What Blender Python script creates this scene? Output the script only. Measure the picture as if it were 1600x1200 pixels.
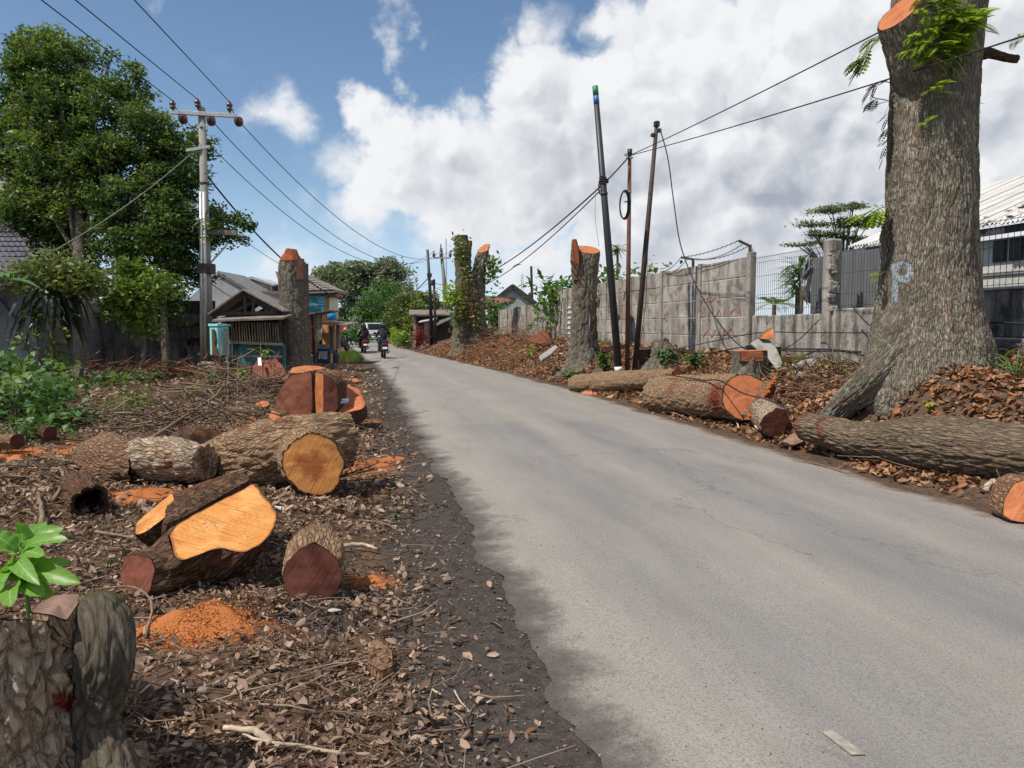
import bpy, math, random
import numpy as np
from mathutils import Vector, Matrix

for o in list(bpy.data.objects):
    bpy.data.objects.remove(o, do_unlink=True)
sc = bpy.context.scene
COL = sc.collection
random.seed(7)
rng = np.random.default_rng(7)
R_ = math.radians

# ------------------------------------------------------------------ camera
# World: X runs across the road to the right, Y along the road, Z up.  The
# photographer stands on the left verge at the origin, eye height 1.6 m.
F = 1230.0
YAW, PITCH, EYE = R_(11.0), R_(4.2), 1.6
cam = bpy.data.cameras.new('camera')
cam.sensor_width = 36.0
cam.lens = 36.0 * F / 1600.0
cam.clip_start, cam.clip_end = 0.05, 4000
camo = bpy.data.objects.new('camera', cam)
camo.location = (0, 0, EYE)
camo.rotation_euler = (R_(90) - PITCH, 0, -YAW)
COL.objects.link(camo)
sc.camera = camo

# ------------------------------------------------------------------ light
FW = Vector((math.sin(YAW), math.cos(YAW), 0))
RT = Vector((math.cos(YAW), -math.sin(YAW), 0))
SUN_EL = R_(57)
sh = (RT * -0.84 + FW * -0.46).normalized()
SUN_DIR = Vector((sh.x * math.cos(SUN_EL), sh.y * math.cos(SUN_EL), math.sin(SUN_EL)))
sun = bpy.data.lights.new('sun', 'SUN')
sun.energy = 4.4
sun.angle = R_(0.55)
sun.color = (1.0, 0.93, 0.82)
suno = bpy.data.objects.new('sun', sun)
suno.rotation_euler = (-SUN_DIR).to_track_quat('-Z', 'Y').to_euler()
COL.objects.link(suno)
SKY_STRENGTH = 0.095
sc.view_settings.view_transform = 'Standard'
sc.view_settings.look = 'None'
sc.view_settings.gamma = 1.0
sc.view_settings.use_curve_mapping = False
sc.view_settings.exposure = 0.32
sc.render.engine = 'CYCLES'
sc.cycles.use_denoising = True
sc.cycles.max_bounces = 5
sc.cycles.diffuse_bounces = 3
sc.cycles.glossy_bounces = 2
sc.cycles.transmission_bounces = 3
sc.cycles.transparent_max_bounces = 6
sc.cycles.sample_clamp_indirect = 4.0

# ------------------------------------------------------------------ pixels of the photograph -> places
def ray(px, py):
    a, b = (px - 800.0) / F, -(py - 600.0) / F
    f = FW * math.cos(PITCH) + Vector((0, 0, -math.sin(PITCH)))
    u = FW * math.sin(PITCH) + Vector((0, 0, math.cos(PITCH)))
    return f + RT * a + u * b
def PD(px, py, Z):
    """the point seen at (px, py) that is Z metres ahead (measured level)"""
    d = ray(px, py)
    return Vector((0, 0, EYE)) + d * (Z / d.dot(FW))
def PZ(px, py, z):
    d = ray(px, py)
    return Vector((0, 0, EYE)) + d * ((z - EYE) / d.z)
def PU(px, py, u):
    """the point seen at (px, py) on the upright plane x = u"""
    d = ray(px, py)
    return Vector((0, 0, EYE)) + d * (u / d.x)

# ------------------------------------------------------------------ node helpers
class NT:
    def __init__(s, tree):
        s.t = tree
    def n(s, typ, ins=None, **props):
        nd = s.t.nodes.new(typ)
        for k, v in props.items():
            setattr(nd, k, v)
        for k, v in (ins or {}).items():
            s.put(nd.inputs[k], v)
        return nd
    def put(s, sock, v):
        if isinstance(v, bpy.types.NodeSocket):
            s.t.links.new(v, sock)
        else:
            if sock.type == 'RGBA' and len(v) == 3:
                v = (*v, 1)
            sock.default_value = v
    def math(s, op, a, b=0.0, c=None, clamp=False):
        nd = s.n('ShaderNodeMath', operation=op, use_clamp=clamp)
        s.put(nd.inputs[0], a); s.put(nd.inputs[1], b)
        if c is not None: s.put(nd.inputs[2], c)
        return nd.outputs[0]
    def vmath(s, op, a, b=(0, 0, 0), out=0):
        nd = s.n('ShaderNodeVectorMath', operation=op)
        s.put(nd.inputs[0], a)
        if op == 'SCALE': s.put(nd.inputs['Scale'], b)
        else: s.put(nd.inputs[1], b)
        return nd.outputs[out]
    def noise(s, vec, scale, detail=4.0, rough=0.55, dist=0.0, color=False):
        nd = s.n('ShaderNodeTexNoise', {'Vector': vec, 'Scale': scale, 'Detail': detail, 'Roughness': rough, 'Distortion': dist})
        return nd.outputs['Color' if color else 'Fac']
    def voro(s, vec, scale, feature='F1', out='Distance', rnd=1.0):
        nd = s.n('ShaderNodeTexVoronoi', {'Vector': vec, 'Scale': scale, 'Randomness': rnd}, feature=feature)
        return nd.outputs[out]
    def ramp(s, fac, stops, interp='LINEAR'):
        nd = s.n('ShaderNodeValToRGB', {'Fac': fac})
        cr = nd.color_ramp
        cr.interpolation = interp
        while len(cr.elements) < len(stops): cr.elements.new(0.5)
        for e, (p, c) in zip(cr.elements, stops):
            e.position = p
            e.color = (c, c, c, 1) if not hasattr(c, '__len__') else (*c, 1)
        return nd.outputs['Color']
    def mix(s, fac, a, b, blend='MIX'):
        nd = s.n('ShaderNodeMix', data_type='RGBA', blend_type=blend, clamp_factor=True)
        s.put(nd.inputs[0], fac); s.put(nd.inputs[6], a); s.put(nd.inputs[7], b)
        return nd.outputs[2]
    def mrange(s, v, a, b, c=0.0, d=1.0, smooth=False):
        nd = s.n('ShaderNodeMapRange', {'Value': v, 'From Min': a, 'From Max': b, 'To Min': c, 'To Max': d},
                 interpolation_type='SMOOTHSTEP' if smooth else 'LINEAR')
        return nd.outputs[0]
    def mapping(s, vec, scale=(1, 1, 1), loc=(0, 0, 0), rot=(0, 0, 0)):
        return s.n('ShaderNodeMapping', {'Vector': vec, 'Scale': scale, 'Location': loc, 'Rotation': rot}).outputs[0]
    def attr(s, name, out='Vector'):
        return s.n('ShaderNodeAttribute', attribute_name=name).outputs[out]
    def sep(s, v):
        return s.n('ShaderNodeSeparateXYZ', {0: v}).outputs
    def comb(s, x, y, z):
        return s.n('ShaderNodeCombineXYZ', {0: x, 1: y, 2: z}).outputs[0]
    def bump(s, h, strength=0.5, dist=0.02, normal=None):
        ins = {'Height': h, 'Strength': strength, 'Distance': dist}
        if normal is not None: ins['Normal'] = normal
        return s.n('ShaderNodeBump', ins).outputs[0]

def new_mat(name, rough=0.8, spec=0.3, metal=0.0):
    m = bpy.data.materials.new(name)
    m.use_nodes = True
    t = NT(m.node_tree)
    b = m.node_tree.nodes['Principled BSDF']
    b.inputs['Roughness'].default_value = rough
    b.inputs['Specular IOR Level'].default_value = spec
    b.inputs['Metallic'].default_value = metal
    return m, t, b
def objco(t):
    return t.n('ShaderNodeTexCoord').outputs['Object']
def geopos(t):
    return t.n('ShaderNodeNewGeometry').outputs['Position']
def hexc(r, g, b):
    """sRGB 0..255 -> linear"""
    return tuple((c / 12.92 if c <= 0.04045 else ((c + 0.055) / 1.055) ** 2.4) for c in (r / 255, g / 255, b / 255))

# ------------------------------------------------------------------ sky with cumulus clouds
w = bpy.data.worlds.new('World')
sc.world = w
w.use_nodes = True
wt = NT(w.node_tree)
bg = w.node_tree.nodes['Background']
sky = wt.n('ShaderNodeTexSky', sky_type='NISHITA', sun_disc=False, sun_elevation=SUN_EL,
           sun_rotation=math.atan2(SUN_DIR.x, SUN_DIR.y), altitude=700, air_density=1.0, dust_density=0.6, ozone_density=2.2)
D = wt.n('ShaderNodeTexCoord').outputs['Generated']
D = wt.vmath('NORMALIZE', D)
warp = wt.vmath('SUBTRACT', wt.noise(D, 4.5, 7, 0.62, color=True), (0.5, 0.5, 0.5))
Dw = wt.vmath('ADD', D, wt.vmath('SCALE', warp, 0.20))
def blobs(lst):
    cur = None
    for (c, r, wgt) in lst:
        d2 = wt.vmath('DISTANCE', Dw, tuple(c), out=1)
        v = wt.mrange(d2, 0.0, r, wgt, 0.0)
        cur = v if cur is None else wt.math('MAXIMUM', cur, v)
    return cur
def pb(px, py, r, wgt=1.0):
    return (ray(px, py).normalized(), r / F, wgt)
CL = [pb(1180, 135, 190, 1.25), pb(1040, 110, 130, 1.15), pb(1380, 110, 270, 1.3), pb(950, 190, 200, 1.1), pb(845, 130, 90, .9),
      pb(890, 255, 175, 1.0), pb(730, 255, 120, .95), pb(640, 225, 100, 1.0), pb(585, 185, 62, .9), pb(1020, 310, 270, 1.0),
      pb(1280, 300, 330, 1.1), pb(1530, 230, 330, 1.1), pb(830, 310, 110, .7), pb(1750, 100, 380, 1.2), pb(1800, 420, 380, 1.0),
      pb(640, 45, 52, .48), pb(630, 92, 34, .42), pb(690, 55, 30, .36), pb(440, 200, 48, .25), pb(225, 18, 40, .36), pb(860, 395, 120, .6),
      pb(560, 300, 110, .33), pb(700, 310, 100, .35), pb(440, 440, 90, .3), pb(1000, 430, 200, .6)]
for (az, el, r, wg) in [(80, 30, .45, 1.1), (110, 18, .3, 1.), (140, 35, .4, 1.), (175, 25, .3, .9), (215, 32, .35, .9), (260, 40, .22, .8), (300, 24, .2, .8), (60, 62, .3, .9), (150, 66, .25, .8)]:
    a = R_(az); e = R_(el)
    CL.append((Vector((math.sin(a) * math.cos(e), math.cos(a) * math.cos(e), math.sin(e))), r, wg))
base = blobs(CL)
GREY = blobs([pb(900, 330, 330, 1.0), pb(1230, 340, 330, 1.1), pb(1030, 270, 190, .8), pb(1450, 400, 330, .9), pb(1130, 130, 60, .35), pb(700, 270, 120, .6), pb(1190, 60, 45, .5)]
             + [(c, r * .7, 1.) for (c, r, _) in [(Vector(x[0]) - Vector((0, 0, .12)), x[1], 0) for x in CL[-9:]]])
# puffs seen from the side of the sun: the same cell noise sampled twice
LD = (RT * -0.60 + Vector((0, 0, 0.80)) - FW * 0.1) * 0.024
def puff(vec):
    wv = wt.vmath('ADD', vec, wt.vmath('SCALE', wt.vmath('SUBTRACT', wt.noise(vec, 14, 3, .6, color=True), (.5, .5, .5)), .05))
    n1 = wt.noise(vec, 7.0, 6, 0.60)
    v1 = wt.voro(wv, 8.5); v2 = wt.voro(wv, 19.0); v3 = wt.voro(wv, 44.0)
    v1 = wt.math('MULTIPLY', wt.math('MULTIPLY', v1, v1), 1.5); v2 = wt.math('MULTIPLY', wt.math('MULTIPLY', v2, v2), 1.5); v3 = wt.math('MULTIPLY', wt.math('MULTIPLY', v3, v3), 1.4)
    s_ = wt.math('ADD', wt.math('MULTIPLY', v1, -.50), wt.math('MULTIPLY', v2, -.26))
    s_ = wt.math('ADD', s_, wt.math('MULTIPLY', v3, -.10))
    return wt.math('ADD', wt.math('ADD', n1, .42), s_)
Dw2 = wt.vmath('ADD', D, wt.vmath('SCALE', warp, 0.07))
pA = puff(Dw2)
pB = puff(wt.vmath('ADD', Dw2, tuple(LD)))
field = wt.math('ADD', base, wt.math('MULTIPLY', wt.math('SUBTRACT', pA, 0.58), wt.mrange(base, .0, .45, .30, 1.0)))
alpha = wt.mrange(field, 0.03, 0.36, 0.0, 1.0, smooth=True)
lit = wt.math('MULTIPLY', wt.math('SUBTRACT', pA, pB), 1.5)
grey = wt.math('SUBTRACT', wt.math('MULTIPLY', GREY, 0.62), lit, clamp=True)
edge = wt.mrange(field, 0.10, 0.80, 0.0, 1.0, smooth=True)
soft = wt.noise(Dw2, 5.0, 5, .55)
ccol = wt.mix(wt.math('MULTIPLY', grey, edge), (0.90, 0.91, 0.93), (0.37, 0.41, 0.49))
ccol = wt.mix(wt.math('MULTIPLY', wt.mrange(soft, .48, .68, 0, .30), GREY), ccol, (0.40, 0.45, 0.55))
ccol = wt.vmath('SCALE', ccol, 1.0 / SKY_STRENGTH / 1.24)
tint = wt.mix(1.0, sky.outputs[0], (.97, 1.02, 1.02), 'MULTIPLY')
elv = wt.sep(D)[2]
hz = wt.mrange(elv, -0.02, 0.20, 0.70, 0.0, smooth=True)
hazy = wt.mix(hz, tint, tuple(c / SKY_STRENGTH for c in (0.47, 0.61, 0.83)))
fin = wt.mix(wt.math('MULTIPLY', alpha, wt.mrange(elv, 0.0, 0.09, 0.45, 1.0)), hazy, ccol)
wt.put(bg.inputs['Color'], fin)
bg.inputs['Strength'].default_value = SKY_STRENGTH
try:
    w.cycles.sampling_method = 'MANUAL'
    w.cycles.sample_map_resolution = 512
except Exception:
    pass

# ------------------------------------------------------------------ numpy noise (for real relief)
def _h(ix, iy, iz, seed):
    n = (ix.astype(np.int64) * 374761393 + iy.astype(np.int64) * 668265263 + iz.astype(np.int64) * 2147483647 + seed * 1274126177) & 0xFFFFFFFF
    n = ((n ^ (n >> 13)) * 1274126177) & 0xFFFFFFFF
    n = ((n ^ (n >> 16)) * 2246822519) & 0xFFFFFFFF
    return ((n ^ (n >> 15)) & 0xFFFFFF) / float(0xFFFFFF)
def vnoise(p, seed=0):
    p = np.asarray(p, float)
    i = np.floor(p); f = p - i; f = f * f * (3 - 2 * f)
    i = i.astype(np.int64)
    r = 0
    for dx in (0, 1):
        for dy in (0, 1):
            for dz in (0, 1):
                wgt = (f[:, 0] if dx else 1 - f[:, 0]) * (f[:, 1] if dy else 1 - f[:, 1]) * (f[:, 2] if dz else 1 - f[:, 2])
                r = r + wgt * _h(i[:, 0] + dx, i[:, 1] + dy, i[:, 2] + dz, seed)
    return r
def fbm(p, octv=4, seed=0):
    p = np.asarray(p, float); s = 0; a = 0.5
    for k in range(octv):
        s = s + a * (vnoise(p, seed + k) - 0.5); p = p * 2.03; a *= 0.55
    return s
def worley(p, seed=0):
    p = np.asarray(p, float)
    i = np.floor(p).astype(np.int64)
    f1 = np.full(len(p), 9.0); f2 = f1.copy()
    for dx in (-1, 0, 1):
        for dy in (-1, 0, 1):
            for dz in (-1, 0, 1):
                c = i + (dx, dy, dz)
                q = np.stack([c[:, k] + _h(c[:, 0], c[:, 1], c[:, 2], seed + 11 * k + 3) for k in range(3)], 1)
                d = np.sqrt(((q - p) ** 2).sum(1))
                m = d < f1
                f2 = np.where(m, f1, np.minimum(f2, d)); f1 = np.where(m, d, f1)
    return f1, f2

# ------------------------------------------------------------------ the lie of the land
_yy = np.array([-40, 20, 28, 34, 42, 50, 62, 85, 110, 150, 220])
_ll = np.array([0.8, .8, .75, .5, .0, -.3, -.7, -1.5, -4.5, -14, -40])
_rr = np.array([5.25, 5.25, 4.9, 4.5, 3.95, 3.5, 2.9, 2.7, .6, -8, -33])
def roadL(y): return np.interp(y, _yy, _ll)
def roadR(y): return np.interp(y, _yy, _rr)
def H(x, y):
    x = np.atleast_1d(np.asarray(x, float)); y = np.atleast_1d(np.asarray(y, float))
    L, R = roadL(y), roadR(y)
    dr, dl = x - R, L - x
    k = np.interp(y, [0, 38, 60, 85], [1, 1, .75, .3])
    n1 = fbm(np.stack([x * .9, y * .9, x * 0], 1), 3, 5)
    n2 = fbm(np.stack([x * 4, y * 4, x * 0 + 3], 1), 3, 9)
    hr = k * np.interp(dr, [0, .3, .75, 1.3, 2.0, 2.7, 3.2, 8, 60], [-.006, .0, .12, .42, .75, .95, 1.0, 1.0, 1.1])
    hr = hr + (np.clip((dr - .3) / .8, 0, 1)) * (n1 * .22 + n2 * .10)
    hr = hr + .40 * np.exp(-((x - 6.35) / .62) ** 2 - ((y - 9.1) / 1.5) ** 2) * np.clip((x - 5.72) / .3, 0, 1) + .3 * np.exp(-((x - 7.8) / .8) ** 2 - ((y - 7.6) / 2.2) ** 2) + .52 * np.exp(-((x - 6.45) / .62) ** 2 - ((y - 7.55) / 1.1) ** 2) * np.clip((x - 5.78) / .35, 0, 1)
    hr = hr * np.where(x > 8.3, np.clip(1 - (x - 8.3) * .3, .8, 1), 1)
    hl = np.interp(dl, [0, .7, 1.3, 2.2, 6, 60], [-.006, -.012, .05, .07, .09, .1])
    rough = np.clip((dl - .5) / .8, 0, 1) * np.interp(y, [0, 60, 90], [1, 1, .4])
    hl = hl + rough * (n1 * .12 + n2 * .07)
    ins = -.006 - .03 * np.clip(np.minimum(-dr, -dl) / .3, 0, 1)
    return np.where(dr > 0, hr, np.where(dl > 0, hl, ins))
def Hs(x, y): return float(H(x, y)[0])
def G(px, py, dz=0.0):
    """the place on the ground seen at (px, py)"""
    d = ray(px, py); o = Vector((0, 0, EYE))
    t0, t = 0.0, 1.5
    while t < 200:
        p = o + d * t
        if p.z - dz < Hs(p.x, p.y):
            lo, hi = t0, t
            for _ in range(14):
                m = (lo + hi) / 2; q = o + d * m
                if q.z - dz < Hs(q.x, q.y): hi = m
                else: lo = m
            return o + d * hi
        t0 = t; t *= 1.04
    return o + d * 120
def depth(p): return (Vector(p)).dot(FW)
def ground(p): return Vector((p[0], p[1], Hs(p[0], p[1])))

# ------------------------------------------------------------------ object helpers
WLOC = {}
def tag(o, label=None, cat=None, group=None, kind=None):
    if label: o['label'] = label
    if cat: o['category'] = cat
    if group: o['group'] = group
    if kind: o['kind'] = kind
    return o
def thing(name, label, cat, loc, group=None, rz=0.0):
    o = bpy.data.objects.new(name, None)
    o.empty_display_size = 0.2
    COL.objects.link(o)
    o.location = loc; o.rotation_euler = (0, 0, rz)
    WLOC[o.name] = Vector(loc)
    return tag(o, label, cat, group)
def wloc(o):
    return WLOC.get(o.name, Vector((0, 0, 0)))
def mesh_np(name, verts, faces, mat, parent=None, origin=None, smooth=False, attrs=None, world=True):
    """verts (n,3) world coordinates; faces: list of index arrays, each (k, m)"""
    v = np.asarray(verts, dtype=np.float64)
    off = wloc(parent) if (parent is not None and world) else Vector(origin or (0, 0, 0))
    v = v - np.array(off)
    if not isinstance(faces, (list, tuple)): faces = [faces]
    faces = [np.asarray(f, dtype=np.int32) for f in faces if len(f)]
    me = bpy.data.meshes.new(name)
    me.vertices.add(len(v)); me.vertices.foreach_set('co', v.astype(np.float32).ravel())
    nl = sum(f.size for f in faces); npoly = sum(len(f) for f in faces)
    me.loops.add(nl); me.polygons.add(npoly)
    me.loops.foreach_set('vertex_index', np.concatenate([f.ravel() for f in faces]))
    tot = np.concatenate([np.full(len(f), f.shape[1], np.int32) for f in faces])
    st = np.concatenate([[0], np.cumsum(tot)[:-1]]).astype(np.int32)
    me.polygons.foreach_set('loop_start', st)
    if smooth: me.polygons.foreach_set('use_smooth', np.ones(npoly, bool))
    for k, a in (attrs or {}).items():
        a = np.asarray(a, np.float32)
        if a.ndim == 1:
            me.attributes.new(k, 'FLOAT', 'POINT').data.foreach_set('value', a)
        else:
            me.attributes.new(k, 'FLOAT_VECTOR', 'POINT').data.foreach_set('vector', a.ravel())
    me.update(calc_edges=True); me.validate()
    me.materials.append(mat)
    o = bpy.data.objects.new(name, me)
    COL.objects.link(o)
    if parent is not None:
        o.parent = parent
        if world: WLOC[o.name] = Vector(off)
    else:
        o.location = off; WLOC[o.name] = Vector(off)
    return o

class MB:
    def __init__(s): s.v = []; s.f = []
    def add(s, vs, fs):
        b = len(s.v); s.v += [tuple(x) for x in vs]; s.f += [tuple(i + b for i in q) for q in fs]; return s
    def box(s, c, size, R=None):
        c = Vector(c); h = Vector(size) / 2
        vs = [Vector((sx * h.x, sy * h.y, sz * h.z)) for sx in (-1, 1) for sy in (-1, 1) for sz in (-1, 1)]
        if R is not None: vs = [R @ q for q in vs]
        return s.add([c + q for q in vs], [(0, 1, 3, 2), (4, 6, 7, 5), (0, 4, 5, 1), (2, 3, 7, 6), (0, 2, 6, 4), (1, 5, 7, 3)])
    def b2(s, a, b):
        a, b = Vector(a), Vector(b)
        return s.box((a + b) / 2, [abs(x) for x in (b - a)])
    def beam(s, p, q, wd, ht, up=(0, 0, 1)):
        p, q = Vector(p), Vector(q); d = (q - p); L = d.length; d.normalize()
        up = Vector(up)
        if abs(d.dot(up)) > .98: up = Vector((1, 0, 0))
        sd = d.cross(up).normalized(); u2 = sd.cross(d)
        M = Matrix((sd, d, u2)).transposed()
        return s.box((p + q) / 2, (wd, L, ht), M)
    def tube(s, pts, r, n=8, cap=True):
        pts = [Vector(p) for p in pts]; m = len(pts)
        rr = r if hasattr(r, '__len__') else [r] * m
        b = len(s.v); prev = None
        for i, p in enumerate(pts):
            t = (pts[min(i + 1, m - 1)] - pts[max(i - 1, 0)]).normalized()
            if prev is None:
                a = Vector((0, 0, 1)) if abs(t.z) < .9 else Vector((1, 0, 0))
                prev = t.cross(a).normalized()
            nn = (prev - t * prev.dot(t)).normalized(); prev = nn; bb = t.cross(nn)
            for k in range(n):
                th = 2 * math.pi * k / n
                s.v.append(tuple(p + (nn * math.cos(th) + bb * math.sin(th)) * rr[i]))
        for i in range(m - 1):
            for k in range(n):
                k2 = (k + 1) % n
                s.f.append((b + i * n + k, b + i * n + k2, b + (i + 1) * n + k2, b + (i + 1) * n + k))
        if cap:
            s.f.append(tuple(b + k for k in reversed(range(n)))); s.f.append(tuple(b + (m - 1) * n + k for k in range(n)))
        return s
    def lathe(s, c, prof, n=16, M=None):
        c = Vector(c); b = len(s.v)
        for (r, z) in prof:
            for k in range(n):
                th = 2 * math.pi * k / n; q = Vector((r * math.cos(th), r * math.sin(th), z))
                s.v.append(tuple(c + (M @ q if M is not None else q)))
        for i in range(len(prof) - 1):
            for k in range(n):
                k2 = (k + 1) % n
                s.f.append((b + i * n + k, b + i * n + k2, b + (i + 1) * n + k2, b + (i + 1) * n + k))
        s.f.append(tuple(b + k for k in reversed(range(n)))); s.f.append(tuple(b + (len(prof) - 1) * n + k for k in range(n)))
        return s
    def prism(s, pts, vec):
        pts = [Vector(p) for p in pts]; n = len(pts); vec = Vector(vec)
        return s.add(pts + [p + vec for p in pts], [tuple(reversed(range(n))), tuple(range(n, 2 * n))] + [(i, (i + 1) % n, n + (i + 1) % n, n + i) for i in range(n)])
    def build(s, name, mat, parent=None, origin=None, smooth=False, bevel=0.0, world=True, fix=True):
        off = (wloc(parent) if world else Vector((0, 0, 0))) if parent is not None else Vector(origin or (0, 0, 0))
        me = bpy.data.meshes.new(name)
        me.from_pydata([tuple(Vector(q) - off) for q in s.v], [], s.f)
        if fix:
            import bmesh
            bm = bmesh.new(); bm.from_mesh(me); bmesh.ops.recalc_face_normals(bm, faces=bm.faces); bm.to_mesh(me); bm.free()
        if smooth: me.polygons.foreach_set('use_smooth', [True] * len(me.polygons))
        me.materials.append(mat)
        o = bpy.data.objects.new(name, me); COL.objects.link(o)
        if parent is not None:
            o.parent = parent; WLOC[o.name] = Vector(off)
        else:
            o.location = off; WLOC[o.name] = Vector(off)
        if bevel:
            mo = o.modifiers.new('bevel', 'BEVEL'); mo.width = bevel; mo.segments = 1; mo.limit_method = 'ANGLE'
        return o
def copy_tree(o, parent=None):
    c = o.copy(); COL.objects.link(c)
    if parent is not None: c.parent = parent
    for ch in list(o.children): copy_tree(ch, c)
    return c

# ================================================================== materials
def m_plain(name, col, rough=.7, spec=.3, metal=0.0, var=.25, scale=3.0, bumpk=.15, stretch=(1, 1, 1)):
    m, t, b = new_mat(name, rough, spec, metal)
    v = t.mapping(objco(t), stretch)
    n = t.noise(v, scale, 5, .6)
    n2 = t.noise(v, scale * 7, 3, .6)
    d = tuple(c * (1 - var) for c in col); l = tuple(min(1, c * (1 + var)) for c in col)
    c = t.mix(t.ramp(n, [(.3, 0.0), (.7, 1.0)]), d, l)
    c = t.mix(t.math('MULTIPLY', n2, .25), c, d)
    t.put(b.inputs['Base Color'], c)
    if bumpk: t.put(b.inputs['Normal'], t.bump(n2, bumpk, .01))
    return m
def m_bark(name, cd, cl, moss=None, mossamt=.0, scale=1.0, rough=.95, red=0.0, lichen=0.0, bs=.9, stain=0.0, vs=3.4, lcol=(.42, .46, .36), tone=.0):
    m, t, b = new_mat(name, rough, .1)
    a = t.attr('bk')
    p = t.mapping(a, (9 * scale, 9 * scale, vs * scale))
    f = t.math('SUBTRACT', t.voro(p, 3.2, 'F1', rnd=1), 0.0)
    crack = t.voro(t.vmath('ADD', p, t.vmath('SCALE', t.noise(p, 2.0, 3, .6, color=True), .5)), 2.4, 'DISTANCE_TO_EDGE')
    crk = t.mrange(crack, 0.0, .22, 0.0, 1.0)
    n = t.noise(p, 3.5, 6, .65)
    big = t.noise(a, 2.2, 4, .6)
    c = t.mix(t.math('MULTIPLY', crk, t.ramp(n, [(.25, .35), (.75, 1.0)])), cd, cl)
    c = t.mix(t.ramp(big, [(.35, 0), (.7, .55)]), c, tuple(x * .62 for x in cl))
    fine = t.noise(a, 60, 3, .7)
    c = t.mix(t.math('MULTIPLY', fine, .3), c, tuple(min(1, x * 1.5) for x in cl))
    if red:
        rn = t.noise(t.mapping(a, (1, 1, .6), (3, 1, 7)), 4.5, 4, .6, .6)
        c = t.mix(t.ramp(t.math('ADD', rn, t.math('MULTIPLY', t.math('SUBTRACT', n, .5), .35)), [(.64 - red * .25, 0), (.76 - red * .25, .85)]), c, (.165, .062, .036))
    if tone:
        tn = t.noise(t.mapping(a, (2.4, 2.4, .35)), 1.6, 4, .6)
        c = t.mix(t.ramp(tn, [(.38, tone), (.56, 0)]), c, tuple(x * .38 for x in cl))
        c = t.mix(t.ramp(tn, [(.55, 0), (.70, tone * .7)]), c, tuple(min(1, x * 1.35) for x in cl))
    if lichen:
        ln = t.noise(a, 9, 5, .7)
        c = t.mix(t.ramp(ln, [(.52, 0), (.62, lichen)]), c, lcol)
    if moss:
        mn = t.math('ADD', t.noise(a, 3.4, 5, .65), t.attr('mo', 'Fac'))
        c = t.mix(t.ramp(mn, [(.62 - mossamt * .3, 0), (.80 - mossamt * .3, .85)]), c, moss)
    c = t.mix(t.math('MULTIPLY', t.attr('paint', 'Fac'), t.mrange(t.noise(a, 22, 4, .7), .36, .5)), c, (.36, .44, .52))
    c = t.mix(t.math('MULTIPLY', t.attr('gash', 'Fac'), t.mrange(t.noise(a, 30, 3, .7), .3, .5, .6, 1)), c, (.16, .030, .016))
    t.put(b.inputs['Base Color'], c)
    hh = t.math('ADD', t.math('MULTIPLY', crk, .7), t.math('MULTIPLY', n, .6))
    hh = t.math('ADD', hh, t.math('MULTIPLY', fine, .12))
    t.put(b.inputs['Normal'], t.bump(hh, bs, .025))
    return m
def m_wood(name, ca, cb, cc, heart=None, ringf=55, saw=.35, rough=.75, dark=0.0, rim=(.05, .025, .014)):
    """cut wood: growth rings and saw marks in the plane of the cut (attribute wd = x, y in metres, z = 0 centre .. 1 rim)"""
    m, t, b = new_mat(name, rough, .2)
    s = t.sep(t.attr('wd'))
    xy = t.comb(s[0], s[1], 0.0)
    wob = t.vmath('SCALE', t.vmath('SUBTRACT', t.noise(xy, 5, 3, .5, color=True), (.5, .5, .5)), .16)
    xyw = t.vmath('ADD', xy, wob)
    dist = t.vmath('LENGTH', xyw, out=1)
    ring = t.math('ADD', t.math('MULTIPLY', t.math('SINE', t.math('MULTIPLY', dist, ringf)), .5), .5)
    ring2 = t.noise(t.comb(dist, 0.0, 0.0), 38, 4, .7)
    c = t.mix(t.math('MULTIPLY', t.math('ADD', t.math('MULTIPLY', ring, .45), ring2), .75), ca, cb)
    blot = t.noise(xy, 6, 5, .62, .4)
    c = t.mix(t.ramp(blot, [(.45, 0), (.68, .8)]), c, cc)
    sv = t.mapping(xy, (1, 1, 1), rot=(0, 0, .5))
    st = t.noise(t.mapping(sv, (75, 3.5, 1)), 1.0, 4, .6, .3)
    st2 = t.noise(t.mapping(sv, (9, 200, 1)), 1.0, 3, .6)
    c = t.mix(t.math('MULTIPLY', t.ramp(st, [(.48, 0), (.7, 1)]), saw), c, tuple(x * .35 for x in ca))
    c = t.mix(t.math('MULTIPLY', t.ramp(st2, [(.55, 0), (.75, 1)]), saw * .8), c, tuple(min(1, x * 1.25) for x in cb))
    if heart:
        hn = t.math('ADD', t.mrange(dist, .04, .24, 1, 0), t.math('MULTIPLY', t.math('SUBTRACT', blot, .5), 1.6))
        c = t.mix(t.ramp(hn, [(.4, 0), (.8, .85)]), c, heart)
    crack = t.voro(t.vmath('ADD', xyw, t.vmath('SCALE', t.noise(xy, 14, 3, .6, color=True), .1)), 3.6, 'DISTANCE_TO_EDGE')
    c = t.mix(t.math('MULTIPLY', t.mrange(crack, .0, .022, .55, 0), t.mrange(blot, .45, .6)), c, tuple(x * .16 for x in ca))
    c = t.mix(t.mrange(t.math('ADD', s[2], t.math('MULTIPLY', t.math('SUBTRACT', t.noise(xy, 11, 5, .65), .5), .13)), .945, .985, 0, .9), c, rim)
    t.put(b.inputs['Base Color'], c)
    hgt = t.math('ADD', t.math('MULTIPLY', st, .6), t.math('MULTIPLY', st2, .5))
    t.put(b.inputs['Normal'], t.bump(hgt, .55, .012))
    return m
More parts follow.
